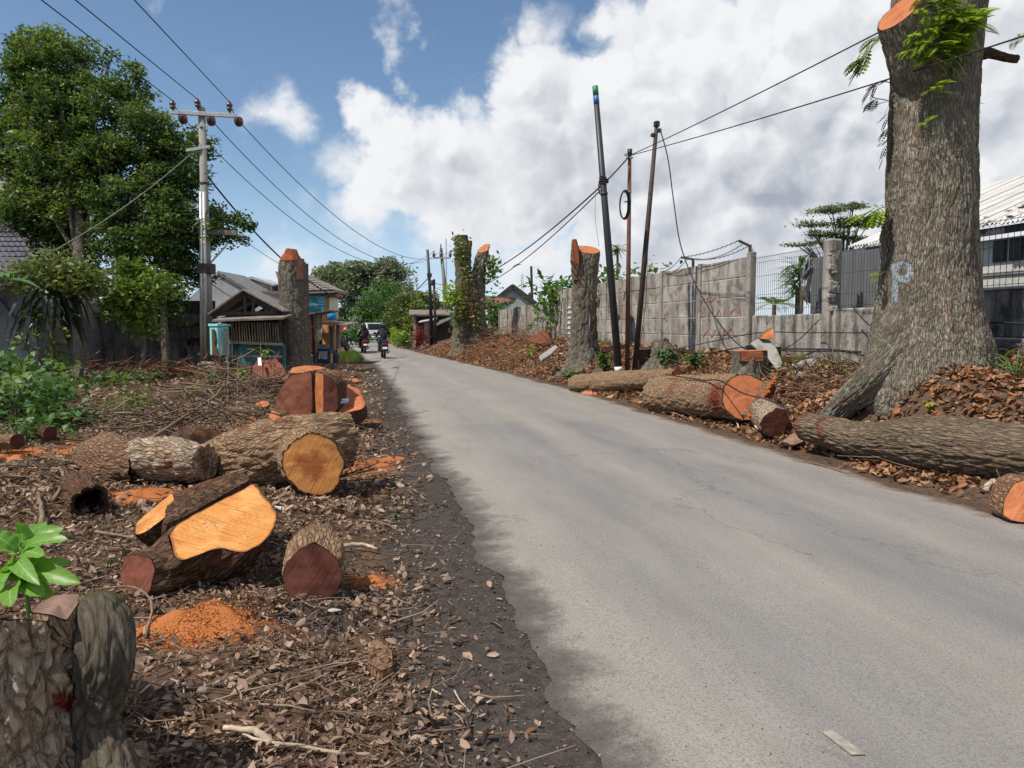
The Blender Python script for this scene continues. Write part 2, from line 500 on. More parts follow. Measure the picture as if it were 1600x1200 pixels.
def m_leaf(name, cols, trans=.35, rough=.5, spec=.35, hue=.0, big=None):
    """cols: dark to light; every leaf takes its own"""
    m, t, b = new_mat(name, rough, spec)
    g = t.n('ShaderNodeNewGeometry')
    rp = g.outputs['Random Per Island']
    n = len(cols)
    f = rp
    if big: f = t.math('ADD', t.math('MULTIPLY', rp, .55), t.math('MULTIPLY', t.mrange(t.noise(g.outputs['Position'], big, 2, .5), .3, .7), .45))
    c = t.ramp(f, [(i / max(1, n - 1), q) for i, q in enumerate(cols)])
    t.put(b.inputs['Base Color'], c)
    if trans:
        tr = t.n('ShaderNodeBsdfTranslucent')
        t.put(tr.inputs['Color'], t.mix(1.0, c, (1.5, 1.5, .7), 'MULTIPLY'))
        mx = t.n('ShaderNodeMixShader', {0: trans})
        t.t.links.new(b.outputs[0], mx.inputs[1]); t.t.links.new(tr.outputs[0], mx.inputs[2])
        t.t.links.new(mx.outputs[0], m.node_tree.nodes['Material Output'].inputs['Surface'])
    return m
def m_concrete(name, cl, cd, streak=.8, mould=.5, scale=1.0, rough=.95, redd=0.0, bk=.5):
    m, t, b = new_mat(name, rough, .15)
    g = t.n('ShaderNodeNewGeometry').outputs['Position']
    big = t.noise(g, 1.1 * scale, 5, .6)
    st = t.noise(t.mapping(g, (5 * scale, 5 * scale, .55 * scale)), 1.0, 5, .62)
    pit = t.noise(g, 28 * scale, 4, .7)
    bl = t.noise(t.mapping(g, (2.5, 2.5, 2.2)), 1.4, 6, .68)
    c = t.mix(t.ramp(big, [(.3, 0), (.7, 1)]), cl, tuple(x * .72 for x in cl))
    if redd: c = t.mix(t.ramp(t.noise(g, 1.7, 3, .5), [(.42, 0), (.6, redd)]), c, (.20, .13, .105))
    c = t.mix(t.n('ShaderNodeObjectInfo').outputs['Random'], c, t.mix(1.0, c, (.86, .85, .84), 'MULTIPLY'))
    c = t.mix(t.math('MULTIPLY', t.ramp(st, [(.44, 0), (.62, 1)]), streak), c, cd)
    c = t.mix(t.math('MULTIPLY', t.ramp(bl, [(.50, 0), (.62, 1)]), mould), c, tuple(x * .8 for x in cd))
    c = t.mix(t.ramp(pit, [(.35, .35), (.6, 0)]), c, tuple(x * .5 for x in cd))
    t.put(b.inputs['Base Color'], c)
    t.put(b.inputs['Normal'], t.bump(t.math('ADD', pit, t.math('MULTIPLY', bl, .5)), bk, .015))
    return m
def m_timber(name, cd, cl, rough=.9):
    m, t, b = new_mat(name, rough, .15)
    o = objco(t)
    n = t.noise(t.mapping(o, (14, 14, 1.6)), 1.3, 5, .6)
    n2 = t.noise(o, 2.5, 4, .6)
    c = t.mix(t.ramp(n, [(.3, 0), (.7, 1)]), cd, cl)
    c = t.mix(t.ramp(n2, [(.45, 0), (.7, .6)]), c, tuple(x * .5 for x in cd))
    t.put(b.inputs['Base Color'], c)
    t.put(b.inputs['Normal'], t.bump(n, .35, .01))
    return m

M = {}
# ground of the verges
m, t, b = new_mat('verge_soil', .95, .12)
g = geopos(t)
n1 = t.noise(g, 1.6, 6, .65); n2 = t.noise(g, 14, 5, .7); n3 = t.noise(g, 70, 3, .7)
c = t.mix(t.ramp(n2, [(.3, 0), (.7, 1)]), (.045, .029, .020), (.165, .105, .070))
c = t.mix(t.ramp(n1, [(.42, 0), (.62, .7)]), c, (.115, .066, .042))
c = t.mix(t.ramp(n3, [(.55, 0), (.75, .6)]), c, (.27, .19, .13))
mud = t.attr('mud', 'Fac')  # roadside mud, plus the painted shadow of the red slab
mud_shade_c = t.mix(t.ramp(n2, [(.3, 0), (.75, 1)]), (.034, .028, .025), (.092, .076, .067))
mud_shade_c = t.mix(t.ramp(n3, [(.56, 0), (.72, .55)]), mud_shade_c, (.17, .145, .125))
c = t.mix(t.ramp(t.math('ADD', mud, t.math('MULTIPLY', t.math('SUBTRACT', n1, .5), .8)), [(.4, 0), (.6, 1)]), c, mud_shade_c)
gr = t.attr('grn', 'Fac')
c = t.mix(t.ramp(t.math('ADD', gr, t.math('MULTIPLY', t.math('SUBTRACT', n2, .5), .9)), [(.45, 0), (.6, .85)]), c, (.05, .085, .02))
sd = t.attr('saw', 'Fac')
c = t.mix(t.ramp(t.math('ADD', sd, t.math('MULTIPLY', t.math('SUBTRACT', n2, .5), .9)), [(.40, 0), (.62, .9)]), c, t.mix(n3, (.30, .085, .025), (.55, .22, .07)))
t.put(b.inputs['Base Color'], c)
t.put(b.inputs['Normal'], t.bump(t.math('ADD', n2, t.math('MULTIPLY', n3, .5)), .9, .03))
M['soil'] = m
# worn dusty asphalt; attribute rd = (0 left edge .. 1 right edge, metres along, 0)
m, t, b = new_mat('worn_asphalt', .88, .25)
g = geopos(t); s = t.sep(t.attr('rd'))
wob = t.math('MULTIPLY', t.math('SUBTRACT', t.noise(t.mapping(g, (.5, .16, 1)), 1.0, 4, .6), .5), .24)
u = t.math('ADD', s[0], wob)
tr = t.ramp(u, [(.0, .0), (.10, .05), (.22, .85), (.33, .85), (.43, .15), (.55, 1.0), (.68, .75), (.76, .1), (.86, .8), (.94, .15), (1.0, 0.0)])
patch = t.noise(t.mapping(g, (1.0, .12, 1)), 1.0, 6, .62)
dark = t.math('MULTIPLY', tr, t.ramp(patch, [(.25, .3), (.72, 1.0)]))
n2 = t.noise(g, 80, 4, .75); n3 = t.noise(g, 190, 2, .7); n4 = t.noise(t.mapping(g, (2.6, .55, 1)), 1.0, 6, .66)
grain = t.voro(g, 95, 'F1')
dust = t.mix(t.ramp(n4, [(.3, 0), (.7, 1)]), (.240, .217, .190), (.295, .270, .240))
asph = t.mix(t.ramp(n4, [(.3, 0), (.7, 1)]), (.128, .127, .132), (.178, .175, .178))
along = t.math('ADD', s[1], t.math('MULTIPLY', t.math('SUBTRACT', t.noise(g, 1.3, 5, .6), .5), 1.1))
dark = t.math('MULTIPLY', dark, t.mrange(along, 12.2, 12.7, 1.0, .55))
joint = t.math('MULTIPLY', t.mrange(t.math('ABSOLUTE', t.math('SUBTRACT', along, 12.35)), .0, .10, .4, 0), t.mrange(s[0], .0, .55, 1, 0))
c = t.mix(dark, dust, asph)
c = t.mix(joint, c, (.12, .115, .11))
c = t.mix(t.ramp(n2, [(.37, .60), (.52, 0)]), c, (.085, .082, .080))
c = t.mix(t.ramp(n3, [(.55, 0), (.72, .55)]), c, (.43, .41, .38))
c = t.mix(t.math('MULTIPLY', t.mrange(grain, .0, .22, .5, 0), .6), c, (.06, .06, .06))
ck = t.voro(t.vmath('ADD', t.mapping(g, (.55, .4, 1)), t.vmath('SCALE', t.noise(g, 2.2, 5, .65, color=True), .35)), 1.0, 'DISTANCE_TO_EDGE')
c = t.mix(t.math('MULTIPLY', t.mrange(ck, .0, .008, .5, 0), t.mrange(t.noise(g, .45, 3, .5), .46, .56)), c, (.07, .066, .062))
pock = t.noise(g, 9, 5, .7)
c = t.mix(t.math('MULTIPLY', t.ramp(pock, [(.66, 0), (.74, .55)]), 1.0), c, (.12, .112, .105))
fan = t.math('ADD', s[0], t.math('MULTIPLY', t.math('SUBTRACT', t.noise(g, 3.4, 8, .75), .5), .17))
c = t.mix(t.ramp(fan, [(.0, 1.0), (.025, .8), (.065, 0)]), c, t.mix(n2, (.055, .045, .040), (.105, .088, .077)))
c = t.mix(t.ramp(fan, [(.955, 0), (.995, .9)]), c, (.11, .075, .052))
t.put(b.inputs['Base Color'], c)
t.put(b.inputs['Normal'], t.bump(t.math('ADD', t.math('ADD', n2, n3), t.math('MULTIPLY', grain, 1.2)), .38, .008))
M['road'] = m
M['bark_grey'] = m_bark('bark_grey', (.040, .032, .025), (.225, .190, .148), moss=(.085, .09, .045), mossamt=.05, lichen=.3, scale=1.4, vs=2.2, tone=.5)
M['bark_big'] = m_bark('bark_big_tree', (.070, .054, .042), (.32, .262, .205), moss=(.125, .125, .075), mossamt=.12, lichen=.4, scale=2.0, vs=1.5, tone=.7)
M['bark_brown'] = m_bark('bark_brown', (.040, .025, .017), (.30, .18, .11), red=.34, scale=1.3)
M['bark_pale'] = m_bark('bark_pale', (.10, .055, .034), (.46, .37, .27), red=.42, scale=1.2)
M['bark_log'] = m_bark('bark_log', (.045, .030, .020), (.245, .185, .130), red=.0, scale=1.9, vs=1.3, tone=.4)
M['bark_tan'] = m_bark('bark_tan', (.065, .042, .026), (.385, .255, .155), red=.28, scale=1.5)
M['bark_dark'] = m_bark('bark_dark', (.018, .012, .009), (.150, .088, .056), red=.28, scale=1.3)
M['bark_mossy'] = m_bark('bark_mossy', (.020, .017, .013), (.125, .103, .076), moss=(.050, .052, .018), mossamt=.05, bs=.5, scale=1.4, lichen=.15, vs=3.0, lcol=(.28, .27, .22))
M['torn_red'] = m_plain('torn_red_wood', (.27, .075, .034), .85, .15, var=.4, scale=9, stretch=(6, 6, 1))
M['bark_stump'] = m_bark('bark_stump', (.050, .036, .025), (.48, .355, .245), moss=(.060, .058, .022), mossamt=.0, scale=.95, lichen=.3, vs=4.6, lcol=(.40, .37, .30), tone=.35, bs=1.0)
M['wood_bright'] = m_wood('wood_bright', (.44, .165, .038), (.62, .275, .078), (.68, .37, .135), ringf=210, saw=.55, rim=(.20, .075, .025))
M['wood_orange'] = m_wood('wood_orange', (.55, .20, .055), (.72, .33, .10), (.64, .27, .085), heart=(.36, .10, .03), ringf=240, saw=.5)
M['wood_rust'] = m_wood('wood_rust', (.36, .115, .038), (.47, .18, .06), (.28, .08, .03), ringf=30, saw=.5)
M['wood_red'] = m_wood('wood_red', (.40, .13, .055), (.52, .19, .08), (.32, .095, .045), ringf=240, saw=.5)
M['wood_brown'] = m_wood('wood_brown', (.135, .042, .024), (.205, .068, .038), (.092, .028, .017), ringf=55, saw=.6)
M['wood_dark'] = m_wood('wood_dark', (.070, .020, .014), (.115, .034, .022), (.050, .014, .010), ringf=60, saw=.7)
M['wood_grey'] = m_wood('wood_grey', (.21, .125, .095), (.27, .17, .13), (.17, .09, .07), ringf=60, saw=.3)
M['wood_char'] = m_wood('wood_char', (.18, .075, .035), (.28, .12, .05), (.05, .025, .015), heart=(.03, .018, .012), ringf=60, saw=.3)
M['sawdust'] = m_leaf('sawdust', [(.27, .075, .024), (.46, .165, .055), (.60, .29, .12), (.38, .115, .036), (.18, .055, .022)], trans=0, rough=.9, spec=.1)
m, t, b = new_mat('sawdust_heap', .95, .1)
g = geopos(t)
t.put(b.inputs['Base Color'], t.mix(t.noise(g, 55, 4, .7), (.26, .070, .022), (.52, .205, .070)))
t.put(b.inputs['Normal'], t.bump(t.noise(g, 90, 3, .7), .8, .01))
M['sawheap'] = m
M['litter'] = m_leaf('leaf_litter', [(.040, .024, .018), (.15, .090, .062), (.25, .165, .120), (.40, .285, .215), (.080, .046, .033), (.19, .12, .083), (.52, .40, .30)], trans=.1, rough=.75, spec=.2, big=.9)
M['litter_red'] = m_leaf('leaf_litter_rust', [(.075, .032, .018), (.19, .080, .038), (.31, .145, .068), (.11, .048, .026), (.42, .25, .14), (.23, .12, .068), (.05, .025, .016)], trans=.12, rough=.7, spec=.25, big=.8)
M['twig'] = m_leaf('twig', [(.05, .033, .023), (.13, .09, .062), (.22, .16, .115), (.08, .05, .035), (.30, .235, .175)], trans=0, rough=.9, spec=.1)
M['stick'] = m_plain('stick_bark', (.19, .135, .095), .9, .1, var=.45, scale=9)
M['stick_pale'] = m_plain('stick_pale', (.42, .34, .25), .85, .15, var=.4, scale=14)
M['leaf_dark'] = m_leaf('leaf_dark', [(.024, .050, .018), (.046, .088, .026), (.078, .130, .031), (.125, .180, .038), (.20, .245, .05)], trans=.36, big=.55)
M['leaf_mid'] = m_leaf('leaf_mid', [(.045, .085, .016), (.085, .145, .024), (.14, .20, .032), (.20, .23, .045)], trans=.32, big=.6)
M['leaf_far_haze'] = m_leaf('leaf_far_haze', [(.085, .115, .075), (.125, .160, .098), (.17, .205, .125), (.20, .23, .145)], trans=.25, big=.15)  # leaf colour greyed and lightened to carry the haze of distance
M['leaf_bush'] = m_leaf('leaf_bush', [(.024, .070, .018), (.045, .115, .026), (.075, .160, .034), (.11, .19, .045)], trans=.3, big=.3)
M['leaf_vine'] = m_leaf('leaf_vine', [(.045, .075, .018), (.090, .135, .030), (.15, .18, .05), (.18, .15, .07)], trans=.3, big=.4)
M['leaf_lime'] = m_leaf('leaf_lime', [(.12, .22, .025), (.20, .32, .035), (.30, .40, .05), (.26, .34, .04)], trans=.45)
M['leaf_plant'] = m_leaf('leaf_plant', [(.028, .10, .020), (.055, .17, .028), (.17, .34, .045), (.09, .24, .035)], trans=.35, rough=.42, spec=.4)
m = M['leaf_plant']; t = NT(m.node_tree); b = m.node_tree.nodes['Principled BSDF']
lv = t.sep(t.attr('lv')); ac = t.math('ABSOLUTE', lv[0])
vein = t.math('MAXIMUM', t.mrange(ac, .03, .09, .8, 0), t.mrange(t.math('SINE', t.math('MULTIPLY', t.math('SUBTRACT', lv[1], t.math('MULTIPLY', ac, .13)), 58.0)), .86, 1.0, 0, .45))
old = b.inputs['Base Color'].links[0].from_socket
blem = t.ramp(t.noise(geopos(t), 38, 4, .7), [(.60, 0), (.72, .6)])
cc_ = t.mix(vein, old, (.30, .46, .14)); cc_ = t.mix(t.math('MULTIPLY', blem, lv[2]), cc_, (.26, .20, .05))
t.put(b.inputs['Base Color'], cc_)
for n_ in m.node_tree.nodes:
    if n_.type == 'BSDF_TRANSLUCENT': t.put(n_.inputs['Color'], t.mix(1.0, cc_, (1.3, 1.4, .6), 'MULTIPLY'))
M['leaf_weed'] = m_leaf('leaf_weed', [(.030, .085, .025), (.060, .13, .035), (.10, .18, .045), (.16, .22, .06)], trans=.35)
M['leaf_darkest'] = m_leaf('leaf_hanging', [(.008, .016, .010), (.016, .028, .016), (.030, .045, .022)], trans=.1, rough=.4)  # darkest leaf greens: strap-leaved plant and thin creeper
M['leaf_dry'] = m_leaf('leaf_dry', [(.12, .07, .035), (.20, .125, .06), (.15, .06, .03)], trans=.15)
M['leaf_banana'] = m_leaf('leaf_banana', [(.10, .20, .09), (.14, .25, .11)], trans=.35, rough=.35)
M['leaf_redplant'] = m_leaf('leaf_redplant', [(.16, .012, .018), (.26, .025, .03), (.10, .01, .012)], trans=.25)
M['grass'] = m_leaf('grass_blade', [(.06, .12, .02), (.12, .20, .035), (.20, .26, .05)], trans=.35)
M['panel'] = m_concrete('precast_concrete', (.55, .51, .455), (.095, .082, .072), streak=.42, mould=.7, redd=.5)
M['post'] = m_concrete('post_concrete', (.44, .41, .36), (.095, .082, .07), streak=.5, mould=.5)
M['plinth'] = m_concrete('plinth_concrete', (.44, .41, .365), (.060, .050, .042), streak=.75, mould=.75)
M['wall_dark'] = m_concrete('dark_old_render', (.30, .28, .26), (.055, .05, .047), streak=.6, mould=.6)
M['wall_stain'] = m_concrete('black_stained_render', (.34, .325, .30), (.045, .043, .042), streak=.95, mould=.8)
M['wall_grey'] = m_concrete('grey_render', (.29, .295, .30), (.13, .13, .135), streak=.5, mould=.4)
M['wall_pale'] = m_concrete('pale_render', (.56, .58, .60), (.30, .31, .33), streak=.45, mould=.2)
M['wall_white'] = m_concrete('white_render', (.66, .63, .585), (.30, .27, .235), streak=.4, mould=.2)
M['wall_orange'] = m_plain('orange_paint', (.52, .22, .085), .8, .2, var=.2, scale=1.5)
M['wall_peach'] = m_plain('peach_paint', (.60, .32, .14), .8, .2, var=.15, scale=1.5)
M['brick_top'] = m_plain('brick_coping', (.30, .15, .095), .9, .1, var=.3, scale=4)
M['turq'] = m_plain('turquoise_paint', (.26, .60, .60), .6, .3, var=.12, scale=4)
M['turq_dark'] = m_plain('turquoise_board', (.085, .235, .245), .75, .2, var=.35, scale=2.5)
M['timber'] = m_timber('weathered_timber', (.10, .085, .072), (.30, .265, .225))
M['timber_dark'] = m_timber('dark_timber', (.035, .028, .024), (.125, .100, .084))
M['bamboo'] = m_timber('bamboo', (.22, .165, .105), (.44, .36, .26))
M['rust'] = m_plain('rusty_steel', (.125, .055, .035), .75, .35, var=.5, scale=6, stretch=(3, 3, .8))
M['pipe_black'] = m_plain('black_pipe', (.020, .021, .024), .5, .45, var=.3, scale=5)
M['rust_dark'] = m_plain('dark_rusty_steel', (.050, .034, .028), .7, .35, var=.5, scale=6, stretch=(3, 3, .8))
M['blue_band'] = m_plain('blue_tape', (.02, .13, .30), .5, .4, var=.3)
M['green_band'] = m_plain('green_tape', (.035, .17, .09), .5, .4, var=.3)
M['white_band'] = m_plain('white_tape', (.72, .72, .70), .6, .3, var=.08)
M['pole_conc'] = m_concrete('pole_concrete', (.42, .40, .36), (.20, .185, .165), streak=.6, mould=.3, scale=1.6)
M['galv'] = m_plain('galvanised_steel', (.42, .42, .41), .5, .5, .5, var=.2, scale=5)
M['insul'] = m_plain('brown_porcelain', (.085, .032, .026), .25, .6, var=.2)
M['cable'] = m_plain('black_cable', (.018, .018, .02), .6, .3, var=.1, bumpk=0)
M['cable_grey'] = m_plain('grey_cable', (.20, .19, .175), .6, .3, var=.1, bumpk=0)
M['mesh_wire'] = m_plain('dull_fence_wire', (.085, .080, .075), .7, .35, .3, var=.35, scale=8, bumpk=0)
M['tile_dark'] = m_plain('dark_roof_tile', (.080, .078, .098), .75, .25, var=.35, scale=5)
M['tile_brown'] = m_plain('brown_roof_tile', (.165, .085, .062), .85, .2, var=.4, scale=6)
M['tile_grey'] = m_plain('grey_roof_tile', (.22, .195, .175), .85, .2, var=.4, scale=5)
M['corr_white'] = m_plain('pale_roof_sheet', (.52, .51, .49), .65, .3, .1, var=.18, scale=1.6)
M['corr_grey'] = m_plain('grey_zinc_sheet', (.15, .155, .165), .55, .4, .35, var=.3, scale=2.5, stretch=(3, 3, .6))
M['foil'] = m_plain('crumpled_zinc', (.55, .56, .58), .35, .5, .8, var=.25, scale=6)
M['dark_glass'] = m_plain('dark_glass', (.012, .014, .018), .15, .5, var=.1, bumpk=0)
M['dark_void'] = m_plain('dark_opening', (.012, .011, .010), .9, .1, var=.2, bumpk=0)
M['fascia'] = m_plain('dark_fascia', (.055, .052, .05), .8, .2, var=.3)
M['rubble'] = m_concrete('broken_concrete', (.47, .45, .42), (.16, .145, .13), streak=.2, mould=.5, scale=2.5)
M['blue_wood'] = m_plain('dark_blue_paint', (.022, .045, .125), .6, .35, var=.3)
M['white_paint'] = m_plain('white_paint', (.70, .70, .69), .45, .4, var=.06, bumpk=.05)
M['silver_paint'] = m_plain('silver_car_paint', (.50, .51, .53), .35, .5, .3, var=.06, bumpk=.0)
M['black_plastic'] = m_plain('black_plastic', (.015, .015, .017), .45, .4, var=.2, bumpk=.05)
M['rubber'] = m_plain('rubber', (.016, .016, .016), .85, .2, var=.2)
M['red_plastic'] = m_plain('red_lens', (.32, .012, .012), .25, .5, var=.1, bumpk=0)
M['maroon_paint'] = m_plain('maroon_paint', (.055, .014, .016), .35, .5, var=.1, bumpk=0)
M['black_paint'] = m_plain('black_paint', (.014, .014, .016), .3, .5, var=.1, bumpk=0)
M['lamp_glass'] = m_plain('lamp_glass', (.65, .66, .68), .15, .6, var=.05, bumpk=0)
M['jacket'] = m_plain('charcoal_jacket', (.022, .025, .032), .75, .25, var=.25, scale=9)
M['jacket2'] = m_plain('dark_plum_jacket', (.024, .016, .022), .8, .2, var=.25, scale=9)
M['jacket3'] = m_plain('stone_jacket', (.32, .29, .25), .85, .15, var=.15, scale=9)
M['jeans'] = m_plain('blue_jeans', (.055, .095, .165), .85, .15, var=.25, scale=12)
M['trousers'] = m_plain('black_trousers', (.018, .016, .018), .85, .15, var=.2, scale=12)
M['skin'] = m_plain('skin', (.32, .17, .105), .55, .35, var=.08, bumpk=0)
M['helmet'] = m_plain('black_helmet', (.018, .018, .02), .2, .5, var=.1, bumpk=0)
M['cloth_red'] = m_plain('dark_red_cloth', (.17, .012, .018), .9, .1, var=.4, scale=6)
M['sacking'] = m_plain('faded_sacking', (.30, .27, .17), .95, .05, var=.3, scale=7)
M['paper'] = m_plain('white_paper', (.66, .70, .76), .7, .2, var=.06)
M['plastic_pale'] = m_plain('pale_plastic_scrap', (.68, .66, .62), .5, .3, var=.12)
M['red_spray'] = m_plain('faded_red_spray', (.27, .145, .125), .95, .05, var=.45, scale=16, bumpk=0)
M['black_spray'] = m_plain('black_spray', (.014, .013, .013), .95, .05, var=.3, scale=16, bumpk=0)
M['poster_red'] = m_plain('red_awning', (.42, .05, .035), .7, .2, var=.25)
M['poster_blue'] = m_plain('bright_blue_tub', (.02, .26, .60), .5, .4, var=.15)
M['road_paint'] = m_plain('worn_road_paint', (.27, .255, .215), .9, .15, var=.35, scale=22)
M['brick'] = m_plain('old_brick', (.17, .075, .05), .95, .1, var=.3, scale=18)
M['poster'] = m_plain('news_poster', (.36, .35, .33), .85, .1, var=.45, scale=14)
# printed banner: blue-green sea with white fish-like splashes (abstract)
m, t, b = new_mat('printed_banner', .5, .35)
o = objco(t)
n = t.noise(o, 1.6, 5, .6, 1.2)
c = t.ramp(n, [(.30, (.015, .12, .22)), (.46, (.03, .30, .42)), (.56, (.10, .45, .52)), (.62, (.70, .78, .80)), (.75, (.80, .84, .84))])
t.put(b.inputs['Base Color'], c); M['banner'] = m
m, t, b = new_mat('faded_poster', .5, .35)
z = t.sep(objco(t))[2]
t.put(b.inputs['Base Color'], t.ramp(t.math('MULTIPLY', z, .5), [(.0, (.10, .30, .55)), (.35, (.45, .58, .62)), (.6, (.66, .68, .50)), (.95, (.62, .62, .44))]))
M['banner2'] = m

# ================================================================== round timber
def spline(pts, n):
    P = np.array([list(p) for p in pts], float)
    if len(P) == 2:
        return P[0] + (P[1] - P[0]) * np.linspace(0, 1, n)[:, None]
    d = np.concatenate([[0], np.cumsum(np.linalg.norm(np.diff(P, axis=0), axis=1))])
    T = np.gradient(P, d, axis=0)
    tt = np.linspace(0, d[-1], n); k = np.clip(np.searchsorted(d, tt, side='right') - 1, 0, len(P) - 2)
    h = (d[k + 1] - d[k])[:, None]; s = ((tt - d[k])[:, None]) / h
    return ((2 * s**3 - 3 * s**2 + 1) * P[k] + (s**3 - 2 * s**2 + s) * h * T[k] + (-2 * s**3 + 3 * s**2) * P[k + 1] + (s**3 - s**2) * h * T[k + 1])
def trunk_geo(path, radii, nth=64, nl=60, seed=1, amp=.012, plate=9.0, lobes=.06, n0=None, n1=None, flare=None, mod=None, pz=.38):
    """a bark tube: relief from cell noise; n0/n1 = normals of sawn ends"""
    C = spline(path, 240)
    d = np.concatenate([[0], np.cumsum(np.linalg.norm(np.diff(C, axis=0), axis=1))]); L = d[-1]
    Rr = np.interp(np.linspace(0, 1, 240), np.linspace(0, 1, len(radii)), radii)
    Rr = np.convolve(np.pad(Rr, 12, mode='edge'), np.ones(25) / 25, 'valid')
    T = np.gradient(C, d, axis=0); T /= np.linalg.norm(T, axis=1)[:, None]
    a = np.array([0, 0, 1.0]) if abs(T[0][2]) < .8 else np.array([1.0, 0, 0])
    N = np.zeros_like(C); q = np.cross(T[0], a); q /= np.linalg.norm(q)
    for i in range(len(C)):
        q = q - T[i] * q.dot(T[i]); q /= np.linalg.norm(q); N[i] = q
    B = np.cross(T, N)
    r_ = np.random.default_rng(seed)
    ph = r_.uniform(0, 6.28, 6)
    th = np.linspace(0, 2 * np.pi, nth, endpoint=False)
    S = np.linspace(0, 1, nl)
    def ext(n, e):
        if n is None: return np.zeros(nth)
        n = np.array(n, float); n /= np.linalg.norm(n)
        dirs = N[e][None] * np.cos(th)[:, None] + B[e][None] * np.sin(th)[:, None]
        den = T[e].dot(n)
        return np.clip(-Rr[e] * dirs.dot(n) / den, -L * .45, L * .6)
    e0, e1 = ext(n0, 0), ext(n1, -1)
    ss = e0[None] + (L + e1 - e0)[None] * S[:, None]           # (nl, nth)
    sc_ = np.clip(ss, 0, L); idx = np.interp(sc_, d, np.arange(240))
    def samp(A): 
        i0 = np.floor(idx).astype(int); i1 = np.minimum(i0 + 1, 239); f = (idx - i0)[..., None]
        return A[i0] * (1 - f) + A[i1] * f
    c = samp(C) + samp(T) * (ss - sc_)[..., None]
    rad = samp(Rr[:, None])[..., 0]
    TH = np.broadcast_to(th[None], ss.shape)
    rad0 = rad.copy()
    rad = rad * (1 + lobes * np.sin(2 * TH + ph[0] + ss / L) + lobes * .7 * np.sin(3 * TH + ph[1] - ss / L * 1.3) + lobes * .4 * np.sin(5 * TH + ph[2]))
    if flare:
        A, hgt, k = flare[:3]
        fl = np.exp(-np.clip(ss, 0, None) / hgt)
        rad = rad + A * fl * (.45 + .55 * np.maximum(0, np.sin(k * TH + ph[3]))) + A * .5 * fl ** 2
    if mod is not None: rad = rad + mod(TH, ss, L)
    x3 = np.stack([rad0 * np.cos(TH), rad0 * np.sin(TH), ss], -1).reshape(-1, 3) + seed * 1.7
    f1, f2 = worley(x3 * (plate, plate, plate * pz), seed)
    crk = np.clip((f2 - f1) / .28, 0, 1)
    lump = fbm(x3 * (2.2, 2.2, 1.4), 3, seed + 5)
    rad = rad + (amp * (crk - .8)).reshape(rad.shape) + (lump * .10).reshape(rad.shape) * rad0 * 1.3
    rad = rad + (fbm(x3 * (14, 14, 8), 3, seed + 8) * amp * 1.2).reshape(rad.shape)
    rad = rad - (np.clip(.16 - np.abs(fbm(x3 * (plate * .62, plate * .62, plate * pz * .45), 3, seed + 21)), 0, 1) * amp * 5.5).reshape(rad.shape)
    v = c + (samp(N) * np.cos(TH)[..., None] + samp(B) * np.sin(TH)[..., None]) * rad[..., None]
    i = np.arange(nl - 1)[:, None] * nth; k = np.arange(nth)[None]; k2 = (k + 1) % nth
    quads = np.stack([i + k, i + k2, i + nth + k2, i + nth + k], -1).reshape(-1, 4)
    return dict(v=v.reshape(-1, 3), q=quads, bk=x3, r0=v[0], r1=v[-1], TH=TH.reshape(-1), ss=ss.reshape(-1), L=L, nth=nth, nl=nl)
def cut_face(name, ring, outward, mat, parent, seed=0, inset=.985, smooth_n=None, rings=14, rough=.004, proud=.003, centre_shift=(0, 0), label=None):
    ring = np.array(ring); n = len(ring)
    for _ in range(max(2, n // 26) if smooth_n is None else smooth_n): ring = .25 * np.roll(ring, 1, 0) + .5 * ring + .25 * np.roll(ring, -1, 0)
    c = ring.mean(0)
    o = np.array(outward, float); o /= np.linalg.norm(o)
    a = np.array([0, 0, 1.0]) if abs(o[2]) < .9 else np.array([1.0, 0, 0])
    ex = np.cross(a, o); ex /= np.linalg.norm(ex); ey = np.cross(o, ex)
    t = np.linspace(0, 1, rings + 1)[1:]
    vs = [c[None]]; rd = [np.zeros(1)]
    for q in t:
        vs.append(c + (ring - c) * q * inset); rd.append(np.full(n, q))
    V = np.concatenate(vs); rd = np.concatenate(rd)
    wx = (V - c).dot(ex) + centre_shift[0]; wy = (V - c).dot(ey) + centre_shift[1]
    h = fbm(np.stack([wx * 4, wy * 16, wx * 0 + seed], 1), 3, seed) * rough * 3
    V = V + o * (proud + h * np.clip((1 - rd) * 6, 0, 1))[:, None]
    tri = np.array([[0, 1 + k, 1 + (k + 1) % n] for k in range(n)])
    qs = []
    for j in range(rings - 1):
        b0 = 1 + j * n; b1 = b0 + n; k = np.arange(n); k2 = (k + 1) % n
        qs.append(np.stack([b0 + k, b1 + k, b1 + k2, b0 + k2], 1))
    quads = np.concatenate(qs)
    e1 = V[tri[0][1]] - V[0]; e2 = V[tri[0][2]] - V[0]
    if np.cross(e1, e2).dot(o) < 0: tri = tri[:, ::-1]; quads = quads[:, ::-1]
    at = {'wd': np.stack([wx + seed * .0, wy, rd], 1)}
    if mat.name.startswith('bark'):
        at['bk'] = np.stack([wx, h * 0 + seed, wy], 1)
        q3 = np.stack([wx, wy, wx * 0 + seed], 1); f1, f2 = worley(q3 * (16, 16, 1), seed)
        V = V + o * ((fbm(q3 * 6, 4, seed) * .10 + .02 * np.clip((f2 - f1) / .3, 0, 1)) * np.clip((1 - rd) * 5, 0, 1))[:, None]
    f = mesh_np(name, V, [tri, quads], mat, parent, smooth=mat.name.startswith('bark'), attrs=at)
    if label: f['label'] = label
    return f
